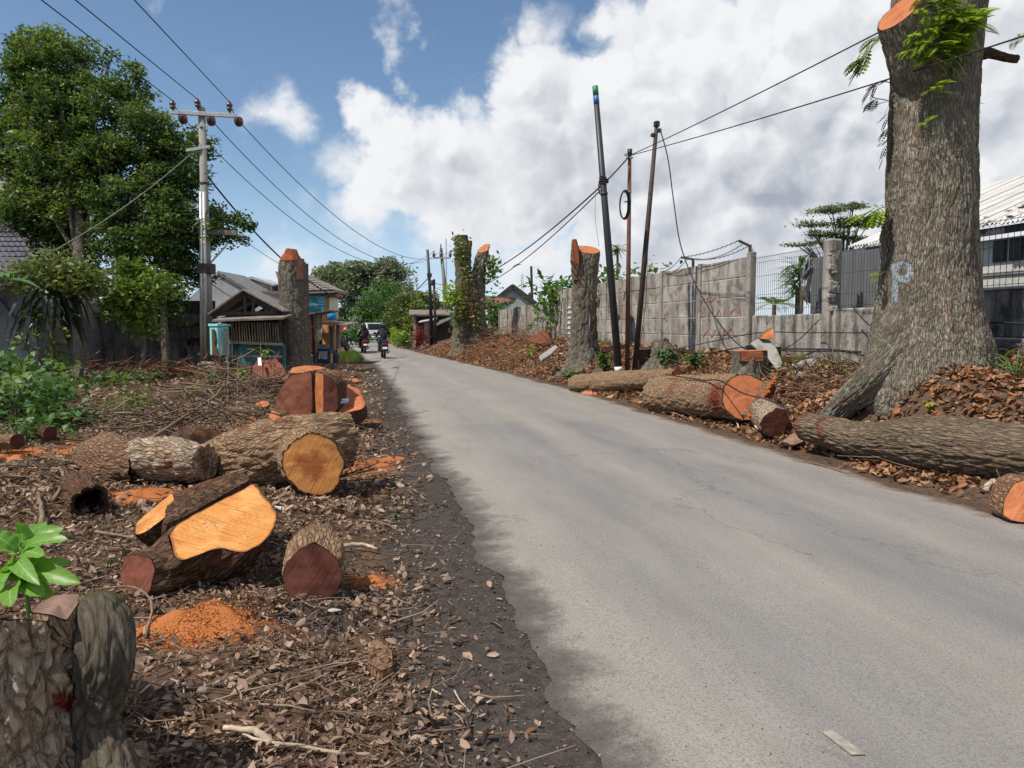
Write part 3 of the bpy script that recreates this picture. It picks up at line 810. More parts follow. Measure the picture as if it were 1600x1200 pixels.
def log_thing(name, label, cat, path, radii, bark, face0=None, face1=None, group=None, n0=None, n1=None, extra=None, **kw):
    g = trunk_geo(path, radii, n0=n0, n1=n1, **kw)
    at = {'bk': g['bk']}
    if extra: at.update(extra(g))
    P0 = np.array(path[0], float)
    base = Vector((g['v'][:, 0].mean(), g['v'][:, 1].mean(), g['v'][:, 2].min()))
    o = mesh_np(name, g['v'], g['q'], bark, origin=base, smooth=True, attrs=at)
    tag(o, label, cat, group)
    d0 = np.array(path[0], float) - np.array(path[1], float); d1 = np.array(path[-1], float) - np.array(path[-2], float)
    s = kw.get('seed', 1)
    if face0 is not None: cut_face('cut_face', g['r0'], n0 if n0 is not None else d0, face0, o, seed=s)
    if face1 is not None: cut_face('cut_face', g['r1'], n1 if n1 is not None else d1, face1, o, seed=s + 3)
    return o, g
def chunk(name, label, face, back, side_mat, face_mat, back_mat=None, group=None, cat='wood block', nseg=72, nr=16, amp=.02, seed=1, smooth_poly=True, bulge=.06, plate=10, extra_faces=None, fshift=(0, 0), rough=.006):
    """an irregular sawn block: bark sides lofted from the outline of one sawn face to that of the other"""
    def outl(P):
        P = np.array([list(p) for p in P], float)
        Q = np.concatenate([P, P[:1]]); d = np.concatenate([[0], np.cumsum(np.linalg.norm(np.diff(Q, axis=0), axis=1))])
        tt = np.linspace(0, d[-1], nseg, endpoint=False)
        R = np.stack([np.interp(tt, d, Q[:, k]) for k in range(3)], 1)
        if smooth_poly:
            for _ in range(1): R = .25 * np.roll(R, 1, 0) + .5 * R + .25 * np.roll(R, -1, 0)
        return R
    A, Bk = outl(face), outl(back)
    ca, cb = A.mean(0), Bk.mean(0); ax = cb - ca; L = np.linalg.norm(ax); ax /= L
    S = np.linspace(0, 1, nr)[:, None, None]
    V = A[None] * (1 - S) + Bk[None] * S
    cen = ca + (cb - ca) * S
    rv = V - cen; rl = np.linalg.norm(rv, axis=2, keepdims=True); rn = rv / rl
    V = V + rn * (bulge * np.sin(np.pi * S) * rl)
    th = np.arctan2(np.arange(nseg) * 0 + np.sin(np.arange(nseg) / nseg * 6.2832), np.cos(np.arange(nseg) / nseg * 6.2832))
    rm = rl.mean()
    x3 = np.stack([np.broadcast_to(rm * np.cos(th)[None], V.shape[:2]), np.broadcast_to(rm * np.sin(th)[None], V.shape[:2]), np.broadcast_to(S[..., 0] * L, V.shape[:2])], -1).reshape(-1, 3) + seed * 1.3
    f1, f2 = worley(x3 * (plate, plate, plate * .45), seed)
    dsp = amp * (np.clip((f2 - f1) / .3, 0, 1) - .7) + fbm(x3 * (7, 7, 5), 3, seed) * amp * 2
    edge = np.clip(np.minimum(S, 1 - S) * 8 + .25, 0, 1)
    V = V + rn * (dsp.reshape(V.shape[:2])[..., None] * edge)
    i = np.arange(nr - 1)[:, None] * nseg; k = np.arange(nseg)[None]; k2 = (k + 1) % nseg
    quads = np.stack([i + k, i + nseg + k, i + nseg + k2, i + k2], -1).reshape(-1, 4)
    VV = V.reshape(-1, 3)
    # outward orientation
    a0 = VV[quads[0]]; nn = np.cross(a0[1] - a0[0], a0[2] - a0[0])
    if nn.dot(rn[0, 0]) < 0: quads = quads[:, ::-1]
    base = Vector((VV[:, 0].mean(), VV[:, 1].mean(), VV[:, 2].min()))
    o = mesh_np(name, VV, quads, side_mat, origin=base, smooth=True, attrs={'bk': x3})
    tag(o, label, cat, group)
    nrm = np.zeros(3)
    for q in range(nseg):
        nrm += np.cross(A[q] - ca, A[(q + 1) % nseg] - ca)
    nrm /= np.linalg.norm(nrm)
    if nrm.dot(ax) > 0: nrm = -nrm
    jit = V[0] + rn[0] * ((fbm(np.stack([np.cos(th) * 5, np.sin(th) * 5, th * 0 + seed], 1), 4, seed) * .06)[:, None] * rl[0])
    cut_face('cut_face', jit, nrm, face_mat, o, seed=seed, centre_shift=fshift, rough=rough, smooth_n=1)
    cut_face('cut_face', V[-1], -nrm if back_mat is None else ax, back_mat or face_mat, o, seed=seed + 2)
    return o

# ================================================================== leaves
def leaf_cards(pos, size, asp=.45, up=.5, rnd=None, droop=0.0):
    """pointed folded leaves: 4 verts, 2 tris each; pos (n,3), size (n,)"""
    r = rnd or rng; n = len(pos)
    d = r.normal(size=(n, 3)); d[:, 2] = d[:, 2] * .6 - droop; d /= np.linalg.norm(d, axis=1)[:, None]
    nv = r.normal(size=(n, 3)); nv[:, 2] += up * 2.2; sd = np.cross(d, nv); sd /= np.linalg.norm(sd, axis=1)[:, None] + 1e-9
    nn = np.cross(sd, d); s = size[:, None]
    tip = pos + d * s * .5; bas = pos - d * s * .5
    fold = nn * s * r.uniform(.02, .16, (n, 1))
    l = pos + sd * s * asp * .5 + fold - d * s * .06; q = pos - sd * s * asp * .5 + fold - d * s * .06
    V = np.stack([bas, l, tip, q], 1).reshape(-1, 3)
    b = np.arange(n)[:, None] * 4
    return V, np.concatenate([b + [0, 2, 1], b + [0, 3, 2]])
def crown_points(lobes, per_vol=None, n=1000, shell=.55, clump=.0, nclump=0, r=None, flat=.6):
    """points spread in ellipsoid lobes [(centre, (rx, ry, rz))], gathered in clumps"""
    r = r or rng
    vol = np.array([q[1][0] * q[1][1] * q[1][2] for q in lobes]) ** .75; vol /= vol.sum()
    out = []
    for (c, rad), f in zip(lobes, vol):
        m = max(4, int(nclump * f)); k = max(1, int(n * f / m))
        u = r.normal(size=(m, 3)); u /= np.linalg.norm(u, axis=1)[:, None]
        rr = shell + (1 - shell) * r.random(m) ** .6
        low = r.random(m) < .35
        rr = np.where(low, r.random(m) ** .5, rr * r.uniform(.85, 1.22, m))
        cc = np.array(list(c)) + u * rr[:, None] * np.array(rad)
        sz = clump * r.uniform(.6, 1.3, m)
        g = np.clip(r.normal(size=(m, k, 3)), -1.7, 1.7) * np.array([1, 1, flat])
        out.append((cc[:, None] + g * sz[:, None, None] * .5).reshape(-1, 3))
    return np.concatenate(out)
def crown(name, lobes, n, leaf, mat, parent, clump, nclump, seed, up=.5, asp=.5, droop=.0, shell=.6, label=None, flat=.6):
    r = np.random.default_rng(seed)
    p = crown_points(lobes, n=n, clump=clump, nclump=nclump, shell=shell, r=r, flat=flat)
    V, T = leaf_cards(p, leaf * r.uniform(.6, 1.3, len(p)), asp, up, r, droop)
    o = mesh_np(name, V, T, mat, parent)
    if label: o['label'] = label
    return o
def limbs(name, base, top, r0, lobes, mat, parent, seed=1, kink=.2, r1=None, rl=.35, roots=None):
    """tapered trunk with limbs to every lobe, one mesh"""
    r = random.Random(seed); vs, qs, bk = [], [], []; n = 0
    b, tp = Vector(base), Vector(top)
    mid = (b + tp) / 2 + Vector((r.uniform(-kink, kink), r.uniform(-kink, kink), 0))
    segs = [([b, mid, tp], [r0, r0 * .82, r1 or r0 * .5], 24, 26, (r0 * .6, .25, 5))]
    for (c, rad) in lobes:
        c = Vector(c); f = r.uniform(.45, .95); st = b.lerp(tp, f)
        m = st.lerp(c, .5) + Vector((r.uniform(-.3, .3), r.uniform(-.3, .3), r.uniform(-.1, .4))) * max(rad) * .5
        segs.append(([st, m, c], [r0 * rl, r0 * rl * .6, r0 * rl * .2], 10, 10, None))
        for _ in range(3):
            e = c + Vector((r.uniform(-1, 1) * rad[0], r.uniform(-1, 1) * rad[1], r.uniform(-.3, 1) * rad[2])) * .8
            segs.append(([m, m.lerp(e, .5) + Vector((0, 0, .15)), e], [r0 * rl * .45, r0 * rl * .25, r0 * rl * .08], 6, 8, None))
    for (p, rr, nt, nl, fl) in segs:
        g = trunk_geo([list(q) for q in p], rr, nth=nt, nl=nl, seed=seed, amp=rr[0] * .03, flare=fl, plate=3 / max(rr[0], .05) * .5)
        vs.append(g['v']); qs.append(g['q'] + n); bk.append(g['bk']); n += len(g['v'])
    return mesh_np(name, np.concatenate(vs), np.concatenate(qs), mat, parent, smooth=True, attrs={'bk': np.concatenate(bk)})
def blade(mb, base, d, length, width, droop=.5, fold=.15, seg=4, up=Vector((0, 0, 1))):
    """one broad leaf with a midrib fold, its own edges"""
    d = Vector(d).normalized(); sd = d.cross(up)
    if sd.length < .05: sd = d.cross(Vector((1, 0, 0)))
    sd.normalize(); p = Vector(base); step = length / seg; rows = []
    prof = [.12, .75, 1.0, .72, .0] if seg == 4 else [math.sin(math.pi * min(1, .06 + i / seg)) ** .8 for i in range(seg + 1)]
    for i in range(seg + 1):
        nn = sd.cross(d).normalized(); wv = width * .5 * prof[i]
        rows.append((p + sd * wv + nn * wv * fold * 2, p.copy(), p - sd * wv + nn * wv * fold * 2))
        d = (d - up * (droop / seg)).normalized(); p = p + d * step
    vs = [q for r_ in rows for q in r_]; fs = []
    for i in range(seg):
        a = i * 3
        fs += [(a, a + 1, a + 4, a + 3), (a + 1, a + 2, a + 5, a + 4)]
    mb.add(vs, fs)
def frond(mb, base, d, length, npin, plen, droop=.6, up=Vector((0, 0, 1)), asp=.28):
    """a pinnate frond: pairs of small leaflets along a curved midrib"""
    d = Vector(d).normalized(); p = Vector(base)
    st = length / npin
    for i in range(npin):
        d = (d - up * (droop / npin)).normalized(); p = p + d * st
        sd = d.cross(up)
        if sd.length < .05: sd = d.cross(Vector((1, 0, 0)))
        sd.normalize(); f = math.sin(math.pi * (.12 + .86 * i / npin)) ** .7
        for s in (-1, 1):
            q = (sd * s + d * .45 - up * .12).normalized(); w_ = d * (plen * asp * f)
            e = p + q * plen * f; m = p + q * plen * f * .5
            mb.add([p, m + w_ * .5, e, m - w_ * .5], [(0, 1, 2, 3)])

# ================================================================== ground and road
def proj(V):
    V = np.asarray(V, float) - np.array([0, 0, EYE])
    f = np.array(FW * math.cos(PITCH) + Vector((0, 0, -math.sin(PITCH)))); u = np.array(FW * math.sin(PITCH) + Vector((0, 0, math.cos(PITCH)))); r = np.array(RT)
    z = V.dot(f)
    return 800 + F * V.dot(r) / z, 600 - F * V.dot(u) / z, z
def axis_steps(segs):
    out = [segs[0][0]]
    for a, b, st in segs:
        n = max(1, int(round((b - a) / st))); out += list(np.linspace(a, b, n + 1)[1:])
    return np.array(out)
xs = axis_steps([(-700, -120, 80), (-120, -40, 8), (-40, -12, .8), (-12, -6, .2), (-6, 1.2, .055), (1.2, 5.0, .25), (5.0, 8.4, .07), (8.4, 14, .5), (14, 60, 6), (60, 700, 80)])
ys = axis_steps([(-60, -4, 8), (-4, 1, .4), (1, 7, .055), (7, 16, .11), (16, 50, .35), (50, 110, 1.5), (110, 300, 12), (300, 1500, 200)])
X, Y = np.meshgrid(xs, ys, indexing='xy')
xf, yf = X.ravel(), Y.ravel()
Zg = H(xf, yf)
SAW = []   # sawdust scatters (x, y, rx, ry)
for (px, py, rx, ry, k) in [(320, 985, .36, .32, 1.15), (580, 912, .20, .14, .95), (575, 735, .55, .75, .72), (60, 705, .75, .5, .85), (215, 780, .55, .35, .8), (410, 665, .8, .7, .72), (20, 740, .4, .3, .6),
                            (545, 700, .35, .5, .7), (120, 690, .5, .5, .7), (470, 610, 1.0, 1.0, .6), (580, 660, .4, .9, .6), (850, 660, .01, .01, 0)]:
    q = G(px, py); SAW.append((q.x, q.y, rx, ry, k))
saw = np.zeros(len(xf))
for (a, b_, rx, ry, k) in SAW:
    saw = np.maximum(saw, k * np.exp(-((xf - a) / rx) ** 2 - ((yf - b_) / ry) ** 2))
dl = roadL(yf) - xf; dr = xf - roadR(yf)
mud = np.clip(1.25 - np.abs(dl - .25) / .55, 0, 1) * (dl > -.5) * np.interp(yf, [0, 25, 40], [1, .8, .3])
for (px, py, rad) in [(600, 940, .35), (520, 960, .35), (560, 650, .5), (430, 945, .3)]:  # the spot right of the red slab is its cast shadow, painted into the ground
    q = G(px, py); mud = np.maximum(mud, .9 * np.exp(-((xf - q.x) ** 2 + (yf - q.y) ** 2) / rad ** 2))
mud = np.maximum(mud, np.where((dr > -.3) & (dr < .5), .45, 0))
grn = np.zeros(len(xf))
for (px, py, rx, ry, k) in [(40, 650, 2.5, 4, .8), (60, 600, 3, 4, .8), (180, 640, 1.6, 1.2, .5), (555, 560, .8, 2.5, .9), (0, 580, 5, 5, .8), (340, 590, 1, 1, .5)]:
    q = G(px, py); grn = np.maximum(grn, k * np.exp(-((xf - q.x) / rx) ** 2 - ((yf - q.y) / ry) ** 2))
grn = np.maximum(grn, np.where((yf > 60) & ((dl > .6) | (dr > .8)), .75, 0)); grn = np.maximum(grn, np.where((xf > 9) | (xf < -20), .6, 0))
nx, ny = len(xs), len(ys)
i = np.arange(ny - 1)[:, None] * nx; k = np.arange(nx - 1)[None]
Q = np.stack([i + k, i + k + 1, i + nx + k + 1, i + nx + k], -1).reshape(-1, 4)
tag(mesh_np('ground', np.stack([xf, yf, Zg], 1), Q, M['soil'], smooth=True, attrs={'mud': mud, 'grn': grn, 'saw': saw}), kind='structure')
# road sheet, edges ragged
ry_ = axis_steps([(-30, 0, 1), (0, 14, .06), (14, 40, .25), (40, 130, 1), (130, 220, 6)])
cols_ = np.concatenate([np.linspace(0, .06, 5), np.linspace(.12, .88, 8), np.linspace(.94, 1, 5)])
o3 = np.stack([ry_ * 0, ry_, ry_ * 0], 1)
eL = fbm(o3 * 1.5, 4, 21) * .34 + fbm(o3 * 7, 3, 22) * .05; eR = fbm(o3 * 1.3, 4, 31) * .34 + fbm(o3 * 7, 3, 32) * .06
Lr, Rr_ = roadL(ry_) + eL * np.interp(ry_, [0, 40, 60], [1, 1, .4]), roadR(ry_) + eR
RX = Lr[:, None] + (Rr_ - Lr)[:, None] * cols_[None]
RZ = -.003 + .055 * np.sin(np.pi * cols_)[None] ** .8 + 0 * RX
RY = np.broadcast_to(ry_[:, None], RX.shape)
V = np.stack([RX, RY, RZ], -1).reshape(-1, 3)
rd = np.stack([np.broadcast_to(cols_[None], RX.shape), RY, RX * 0], -1).reshape(-1, 3)
n_ = len(cols_); i = np.arange(len(ry_) - 1)[:, None] * n_; k = np.arange(n_ - 1)[None]
tag(mesh_np('road', V, np.stack([i + k, i + k + 1, i + n_ + k + 1, i + n_ + k], -1).reshape(-1, 4), M['road'], smooth=True, attrs={'rd': rd}), kind='structure')
def roadz(x, y):
    L, R = np.interp(y, ry_, Lr), np.interp(y, ry_, Rr_); f = np.clip((x - L) / (R - L), 0, 1)
    return -.003 + .055 * np.sin(np.pi * f) ** .8

# ================================================================== litter that covers the verges
def litter(name, x, y, size, mat, lift=.012, tilt=.35, asp=.5):
    n = len(x); z = H(x, y) + rng.uniform(0.0, 1, n) * lift
    a = rng.uniform(0, 6.283, n)
    d = np.stack([np.cos(a), np.sin(a), rng.normal(0, tilt, n)], 1); d /= np.linalg.norm(d, axis=1)[:, None]
    nv = np.stack([rng.normal(0, tilt, n), rng.normal(0, tilt, n), np.ones(n)], 1)
    sd = np.cross(d, nv); sd /= np.linalg.norm(sd, axis=1)[:, None]; nn = np.cross(sd, d)
    s = size[:, None]; ap = asp * rng.uniform(.5, 1.3, (n, 1)); P = np.stack([x, y, z + size * .12], 1)
    curl = nn * s * rng.uniform(-.10, .32, (n, 1)); curl2 = nn * s * rng.uniform(-.10, .22, (n, 1))
    b0 = P - d * s * .5 + curl2; t0 = P + d * s * .5 + curl2 * rng.uniform(.2, 1.5, (n, 1))
    l1 = P - d * s * .15 + sd * s * ap * .5 + curl; l2 = P + d * s * .22 + sd * s * ap * .38 + curl
    r1 = P - d * s * .15 - sd * s * ap * .5 + curl; r2 = P + d * s * .22 - sd * s * ap * .38 + curl
    V = np.stack([b0, l1, l2, t0, r2, r1], 1).reshape(-1, 3); b = np.arange(n)[:, None] * 6
    T = np.concatenate([b + [0, 3, 1], b + [1, 3, 2], b + [0, 5, 3], b + [5, 4, 3]])
    return tag(mesh_np(name, V, T, mat), kind='stuff')
def twigs(name, x, y, ln, th, mat, lift=.02, slope=.12):
    n = len(x); z = H(x, y) + rng.uniform(0, 1, n) * lift + th
    a = rng.uniform(0, 6.283, n); d = np.stack([np.cos(a), np.sin(a), rng.normal(0, slope, n)], 1)
    P0 = np.stack([x, y, z], 1); l = ln[:, None]
    sd = np.cross(d, [0, 0, 1.0]); sd /= np.linalg.norm(sd, axis=1)[:, None]
    M0 = P0 + d * l * .5 + sd * l * rng.normal(0, .09, (n, 1)); P1 = P0 + d * l + sd * l * rng.normal(0, .14, (n, 1))
    rows = []
    for (c, r) in ((P0, 1.0), (M0, .85), (P1, .4)):
        for q in range(3):
            an = q * 2.094; rows.append(c + (sd * math.cos(an) + np.array([0, 0, 1.0]) * math.sin(an)) * (th * r)[:, None])
    V = np.stack(rows, 1).reshape(-1, 3); b = np.arange(n)[:, None] * 9; T = []
    for s_ in (0, 3):
        for q in range(3):
            q2 = (q + 1) % 3; T.append(b + [s_ + q, s_ + q2, s_ + 3 + q2, s_ + 3 + q])
    return tag(mesh_np(name, V, np.concatenate(T), mat, smooth=True), kind='stuff')
def region(n, y0, y1, xl, xr, pw=1.0):
    y = y0 + (y1 - y0) * rng.random(n) ** pw; x = xl(y) + (xr(y) - xl(y)) * rng.random(n)
    return x, y
def thin(x, y, left=True, edge=.65):
    """fewer leaves on the trodden mud beside the road, patches elsewhere"""
    d = (roadL(y) - x) if left else (x - roadR(y))
    keep = rng.random(len(x)) < np.clip((d - .08) / (edge if left else .3), .0, 1) ** 1.6 * .97 + .03
    pn = fbm(np.stack([x * 1.1, y * 1.1, x * 0], 1), 3, 77)
    keep &= rng.random(len(x)) < np.clip(.75 + pn * 2.4, .12, 1)
    for (a, b_, rx, ry, kk) in SAW:
        q = kk * np.exp(-((x - a) / rx) ** 2 - ((y - b_) / ry) ** 2); keep &= rng.random(len(x)) > q * .8
    return x[keep], y[keep]
lx = lambda y: -y * .62 - 1.2
x, y = thin(*region(46000, 1.6, 6.5, lx, lambda y: roadL(y) - .02, 1.1))
litter('leaf_litter', x, y, rng.uniform(.014, .048, len(x)) * rng.choice([.5, .8, 1, 1.5], len(x)), M['litter'], .022, .6, .52)
x, y = thin(*region(32000, 6.5, 15, lx, lambda y: roadL(y) - .02))
litter('leaf_litter', x, y, rng.uniform(.035, .10, len(x)), M['litter'], .03, .6, .5)
x, y = thin(*region(17000, 15, 32, lambda y: -y * .6 - 1, lambda y: roadL(y) - .1))
litter('leaf_litter', x, y, rng.uniform(.06, .17, len(x)), M['litter'], .03, .45, .5)
x, y = thin(*region(30000, 3.5, 15, lambda y: roadR(y) + .02, lambda y: 8.05 + 0 * y), left=False)
litter('leaf_litter', x, y, rng.uniform(.05, .125, len(x)), M['litter_red'], .04, .5, .55)
x, y = thin(*region(22000, 15, 48, lambda y: roadR(y) + .02, lambda y: np.interp(y, [15, 40, 48], [8.05, 8.0, 7.6])), left=False)
litter('leaf_litter', x, y, rng.uniform(.07, .19, len(x)), M['litter_red'], .05, .55, .5)
x, y = thin(*region(9000, 1.6, 8, lx, lambda y: roadL(y) - .02))
twigs('twig_litter', x, y, rng.uniform(.05, .30, len(x)), rng.uniform(.0015, .0055, len(x)), M['twig'])
x, y = thin(*region(8000, 8, 30, lambda y: -y * .6 - 1, lambda y: roadL(y) - .15))
twigs('twig_litter', x, y, rng.uniform(.15, .8, len(x)), rng.uniform(.003, .011, len(x)), M['twig'], .05, .2)
x, y = thin(*region(7000, 4, 45, lambda y: roadR(y) + .05, lambda y: 8.0 + 0 * y), left=False)
twigs('twig_litter', x, y, rng.uniform(.12, .75, len(x)), rng.uniform(.003, .009, len(x)), M['twig'], .06, .25)
# root tangles and heaped brush
def brush(name, px, py, n, rx, ry, hgt, mat, lmin=.3, lmax=1.0, thk=1.0):
    q = G(px, py); x = q.x + rng.normal(0, rx, n); y = q.y + rng.normal(0, ry, n)
    x = np.minimum(x, 7.95)
    x = np.where((x > roadL(y) - .35) & (x < 2.5), roadL(y) - .35 - rng.random(n) * .4, x)
    x = np.where((x < roadR(y) + .3) & (x > 2.5), roadR(y) + .3 + rng.random(n) * .4, x)
    o = twigs(name, x, y, rng.uniform(lmin, lmax, n), rng.uniform(.006, .018, n) * thk, mat, hgt, .35)
    return o
brush('brush_heap', 255, 592, 320, 1.2, .7, .5, M['litter_red'])
brush('brush_heap', 390, 615, 320, .8, .9, .35, M['twig'])
brush('brush_heap', 300, 660, 200, .9, .7, .18, M['twig'])
brush('brush_heap', 800, 545, 420, 1.1, 3.5, .75, M['litter_red'], .4, 1.2, .7)
brush('brush_heap', 720, 548, 200, .6, 3., .4, M['litter_red'], .4, 1.2)
brush('brush_heap', 1550, 570, 260, .5, .7, .25, M['twig'], .15, .5, .4)
brush('brush_heap', 1230, 600, 140, .5, 1.0, .2, M['twig'], .2, .7)
# wood chips on the mud
x, y = thin(*region(1500, 1.6, 9, lx, lambda y: roadL(y) - .05))
litter('bark_chip', x, y, rng.uniform(.03, .09, len(x)), M['litter'], .03, .5, .22)
x, y = region(4200, 1.6, 14, lambda y: roadL(y) - .9, lambda y: roadL(y) + .14)
litter('bark_chip', x, y, rng.uniform(.008, .030, len(x)), M['twig'], .004, .2, .45)

# ================================================================== left verge: timber
def sawdust_pile(label, px, py, rx, ry, hgt, n, dens=9000):
    c = G(px, py); o = thing('sawdust_pile', label, 'sawdust', (c.x, c.y, Hs(c.x, c.y)), 'sawdust piles')
    th = np.linspace(0, 2 * np.pi, 40, endpoint=False); rr = np.linspace(0, 1, 14)
    A, B = np.meshgrid(th, rr); w_ = 1 + .22 * np.sin(3 * A + px) + .12 * np.sin(5 * A + py)
    x = (c.x + np.cos(A) * B * rx * w_).ravel(); y = (c.y + np.sin(A) * B * ry * w_).ravel(); b = B.ravel()
    prof = np.cos(np.clip(b, 0, 1) * np.pi / 2) ** 1.5
    z = H(x, y) + hgt * prof * (1 + fbm(np.stack([x * 9, y * 9, x * 0], 1), 3, 3) * .8) - .012 * (b > .99) + .002
    i = np.arange(13)[:, None] * 40; k = np.arange(40)[None]; k2 = (k + 1) % 40
    mesh_np('heap', np.stack([x, y, z], 1), np.stack([i + k, i + k2, i + 40 + k2, i + 40 + k], -1).reshape(-1, 4), M['sawheap'], o, smooth=True)
    r = rng.random(n) ** .6 * 1.65; a = rng.uniform(0, 6.283, n); ww = 1 + .22 * np.sin(3 * a + px) + .12 * np.sin(5 * a + py)
    gx = c.x + np.cos(a) * r * rx * ww; gy = c.y + np.sin(a) * r * ry * ww
    gz = H(gx, gy) + hgt * np.cos(np.clip(r, 0, 1) * np.pi / 2) ** 1.5 + .006
    P = np.stack([gx, gy, gz], 1); sz = rng.uniform(.006, .018, n) * (1 if rx < .5 else 1.5)
    Vv, T = leaf_cards(P, sz, .5, .3)
    tag(mesh_np('sawdust_grain', Vv, T, M['sawdust'], o), kind='stuff')
sawdust_pile('bright orange sawdust pile in front of the big pale cut block', 318, 978, .30, .25, .115, 5200)
sawdust_pile('small orange sawdust heap beside the dark red log end', 582, 912, .13, .10, .045, 900)
sawdust_pile('flat orange sawdust spread right of the large orange-faced log', 572, 722, .40, .50, .03, 1500)
sawdust_pile('orange sawdust spread behind the hollow log', 225, 775, .45, .28, .06, 1200)
sawdust_pile('orange sawdust drift at the left edge beside the fallen branch', 30, 712, .45, .35, .05, 1100)
sawdust_pile('reddish sawdust drift between the big log and the split red blocks', 425, 655, .7, .6, .05, 1200)

# foreground stump, cut off by the left edge of the picture
sx, sy = PD(8, 1100, 2.5).xy
gz = Hs(sx, sy)
def gash(g):
    a, b, z = proj(g['v'])
    r = np.random.default_rng(4)
    top = 1083 - (a - 85) * .12; bot = 1112 - np.abs(a - 108) * .35
    m1 = np.clip(np.minimum(np.minimum(a - 82, 140 - a) / 6, np.minimum(b - top, bot - b) / 6) + .5, 0, 1) * (z < 2.55)
    hz_ = g['ss'] / g['L']
    return {'gash': m1, 'mo': np.where(a > 115, .10, -.12)}
st_top = Vector((sx, sy, .86))
stump, g = log_thing('tree_stump', 'rough barked foreground stump with a red axe gash, at the bottom left corner', 'stump',
    [(sx + .03, sy - .05, gz - .12), (sx + .0, sy - .02, .32), (sx - .02, sy, .625)], [.36, .30, .285], M['bark_stump'], None, M['wood_grey'],
    n1=Vector((FW.x * .5, FW.y * .5, 1)), nth=360, nl=280, seed=5, amp=.026, plate=15, pz=.5, lobes=.05, flare=(.10, .16, 5), extra=gash)
bp = [PD(192, 1260, 2.36), PD(168, 1195, 2.40), PD(152, 1135, 2.45), PD(158, 1080, 2.47), PD(166, 1020, 2.47), PD(158, 970, 2.52), PD(138, 946, 2.60)]
gb = trunk_geo([list(p) for p in bp], [.10, .085, .072, .082, .095, .092, .05], nth=150, nl=170, seed=9, amp=.008, plate=20, pz=.5, lobes=.05)
mesh_np('burl', gb['v'], gb['q'], M['bark_mossy'], stump, smooth=True, attrs={'bk': gb['bk'], 'mo': np.where(gb['ss'] > gb['L'] * .45, .10, -.1)})
wf = [PD(46, 958, 2.42), PD(60, 944, 2.50), PD(84, 931, 2.58), PD(126, 928, 2.62), PD(122, 945, 2.52), PD(104, 972, 2.40), PD(80, 962, 2.38)]
up = Vector((0, 0, 1))
wb = [p - up * .10 + FW * .03 for p in wf]
spl = chunk('cut_wedge', None, wf, wb, M['bark_stump'], M['wood_grey'], seed=3, cat=None, amp=.006, bulge=.02)
spl.parent = stump; spl.location = spl.location - stump.location

# big pale sawn block
face = [PD(262, 838, 4.62), PD(272, 822, 4.70), PD(305, 803, 4.85), PD(345, 782, 5.02), (PD(378, 766, 5.15)), PD(396, 754, 5.25), PD(412, 774, 5.10), PD(433, 800, 4.95), PD(434, 812, 4.85),
        PD(424, 836, 4.70), PD(408, 852, 4.60), PD(386, 863, 4.52), PD(368, 864, 4.52), PD(350, 858, 4.54), PD(330, 860, 4.50), PD(305, 870, 4.45), PD(285, 878, 4.42), PD(270, 868, 4.48)]
fn = Vector((0, 0, 0)); fc = sum(face, Vector()) / len(face)
for a in range(len(face)): fn += (face[a] - fc).cross(face[(a + 1) % len(face)] - fc)
fn.normalize()
if fn.z < 0: fn = -fn
back = []
for p in face:
    q = fc + (p - fc) * 1.02 + (FW * .10 - RT * .26) - Vector((0, 0, .20)) - fn * .08
    q.z = max(q.z, Hs(q.x, q.y) - .03); back.append(q)
blk = chunk('wood_block', 'big sawn block with a bright pale orange wavy-edged cut face, tilted to the road', face, back, M['bark_dark'], M['wood_bright'], seed=12, nr=26, nseg=120, amp=.024, bulge=.10, plate=9, rough=.004)
bf = [PD(194, 868, 4.58), PD(214, 866, 4.52), PD(238, 872, 4.44), PD(244, 890, 4.40), PD(236, 925, 4.36), PD(214, 941, 4.38), PD(199, 935, 4.44), PD(188, 905, 4.52)]
bk_ = [p + FW * .34 + RT * .30 + Vector((0, 0, .03)) for p in bf]
b2 = chunk('buttress_root', None, bf, bk_, M['bark_dark'], M['wood_brown'], seed=14, cat=None, amp=.018, bulge=.1)
b2.parent = blk; b2.location = b2.location - blk.location
lf = [PD(211, 838, 4.95), PD(212, 818, 5.02), PD(240, 794, 5.15), PD(270, 770, 5.3), PD(274, 782, 5.22), PD(262, 806, 5.06), PD(228, 832, 4.95)]
lb = [p + FW * .12 + RT * .10 - Vector((0, 0, .16)) for p in lf]
b3 = chunk('wood_block', 'narrow bright yellow cut wedge standing against the left end of the big sawn block', lf, lb, M['bark_dark'], M['wood_bright'], seed=15, amp=.01, bulge=.05)
# bark slab lying over the back of the block
bs_ = [PD(262, 775, 5.35), PD(320, 752, 5.5), PD(384, 738, 5.6), PD(392, 750, 5.4), PD(345, 776, 5.2), PD(290, 808, 4.95), PD(255, 822, 4.85)]
chunk('bark_slab', 'dark rough bark slab between the pale block and the pale log', bs_, [p - Vector((0, 0, .22)) for p in bs_], M['bark_dark'], M['bark_dark'], seed=16, cat='bark', amp=.03, bulge=.05)

# short log with dark red end, right of the pale block
cf = [PD(440, 905, 4.47), PD(446, 880, 4.50), PD(466, 858, 4.52), PD(492, 846, 4.52), PD(512, 858, 4.50), PD(530, 876, 4.48), PD(537, 900, 4.46), PD(528, 926, 4.44), PD(500, 943, 4.42), PD(468, 943, 4.42), PD(450, 928, 4.44)]
cb = [p + FW * .27 - RT * .05 + Vector((0, 0, .045)) + (p - PD(490, 895, 4.46)) * .05 for p in cf]
chunk('short_log', 'short log with a dark red saw-marked end facing the road', cf, cb, M['bark_tan'], M['wood_dark'], M['wood_orange'], seed=21, cat='log', amp=.016, bulge=.04, nr=20)

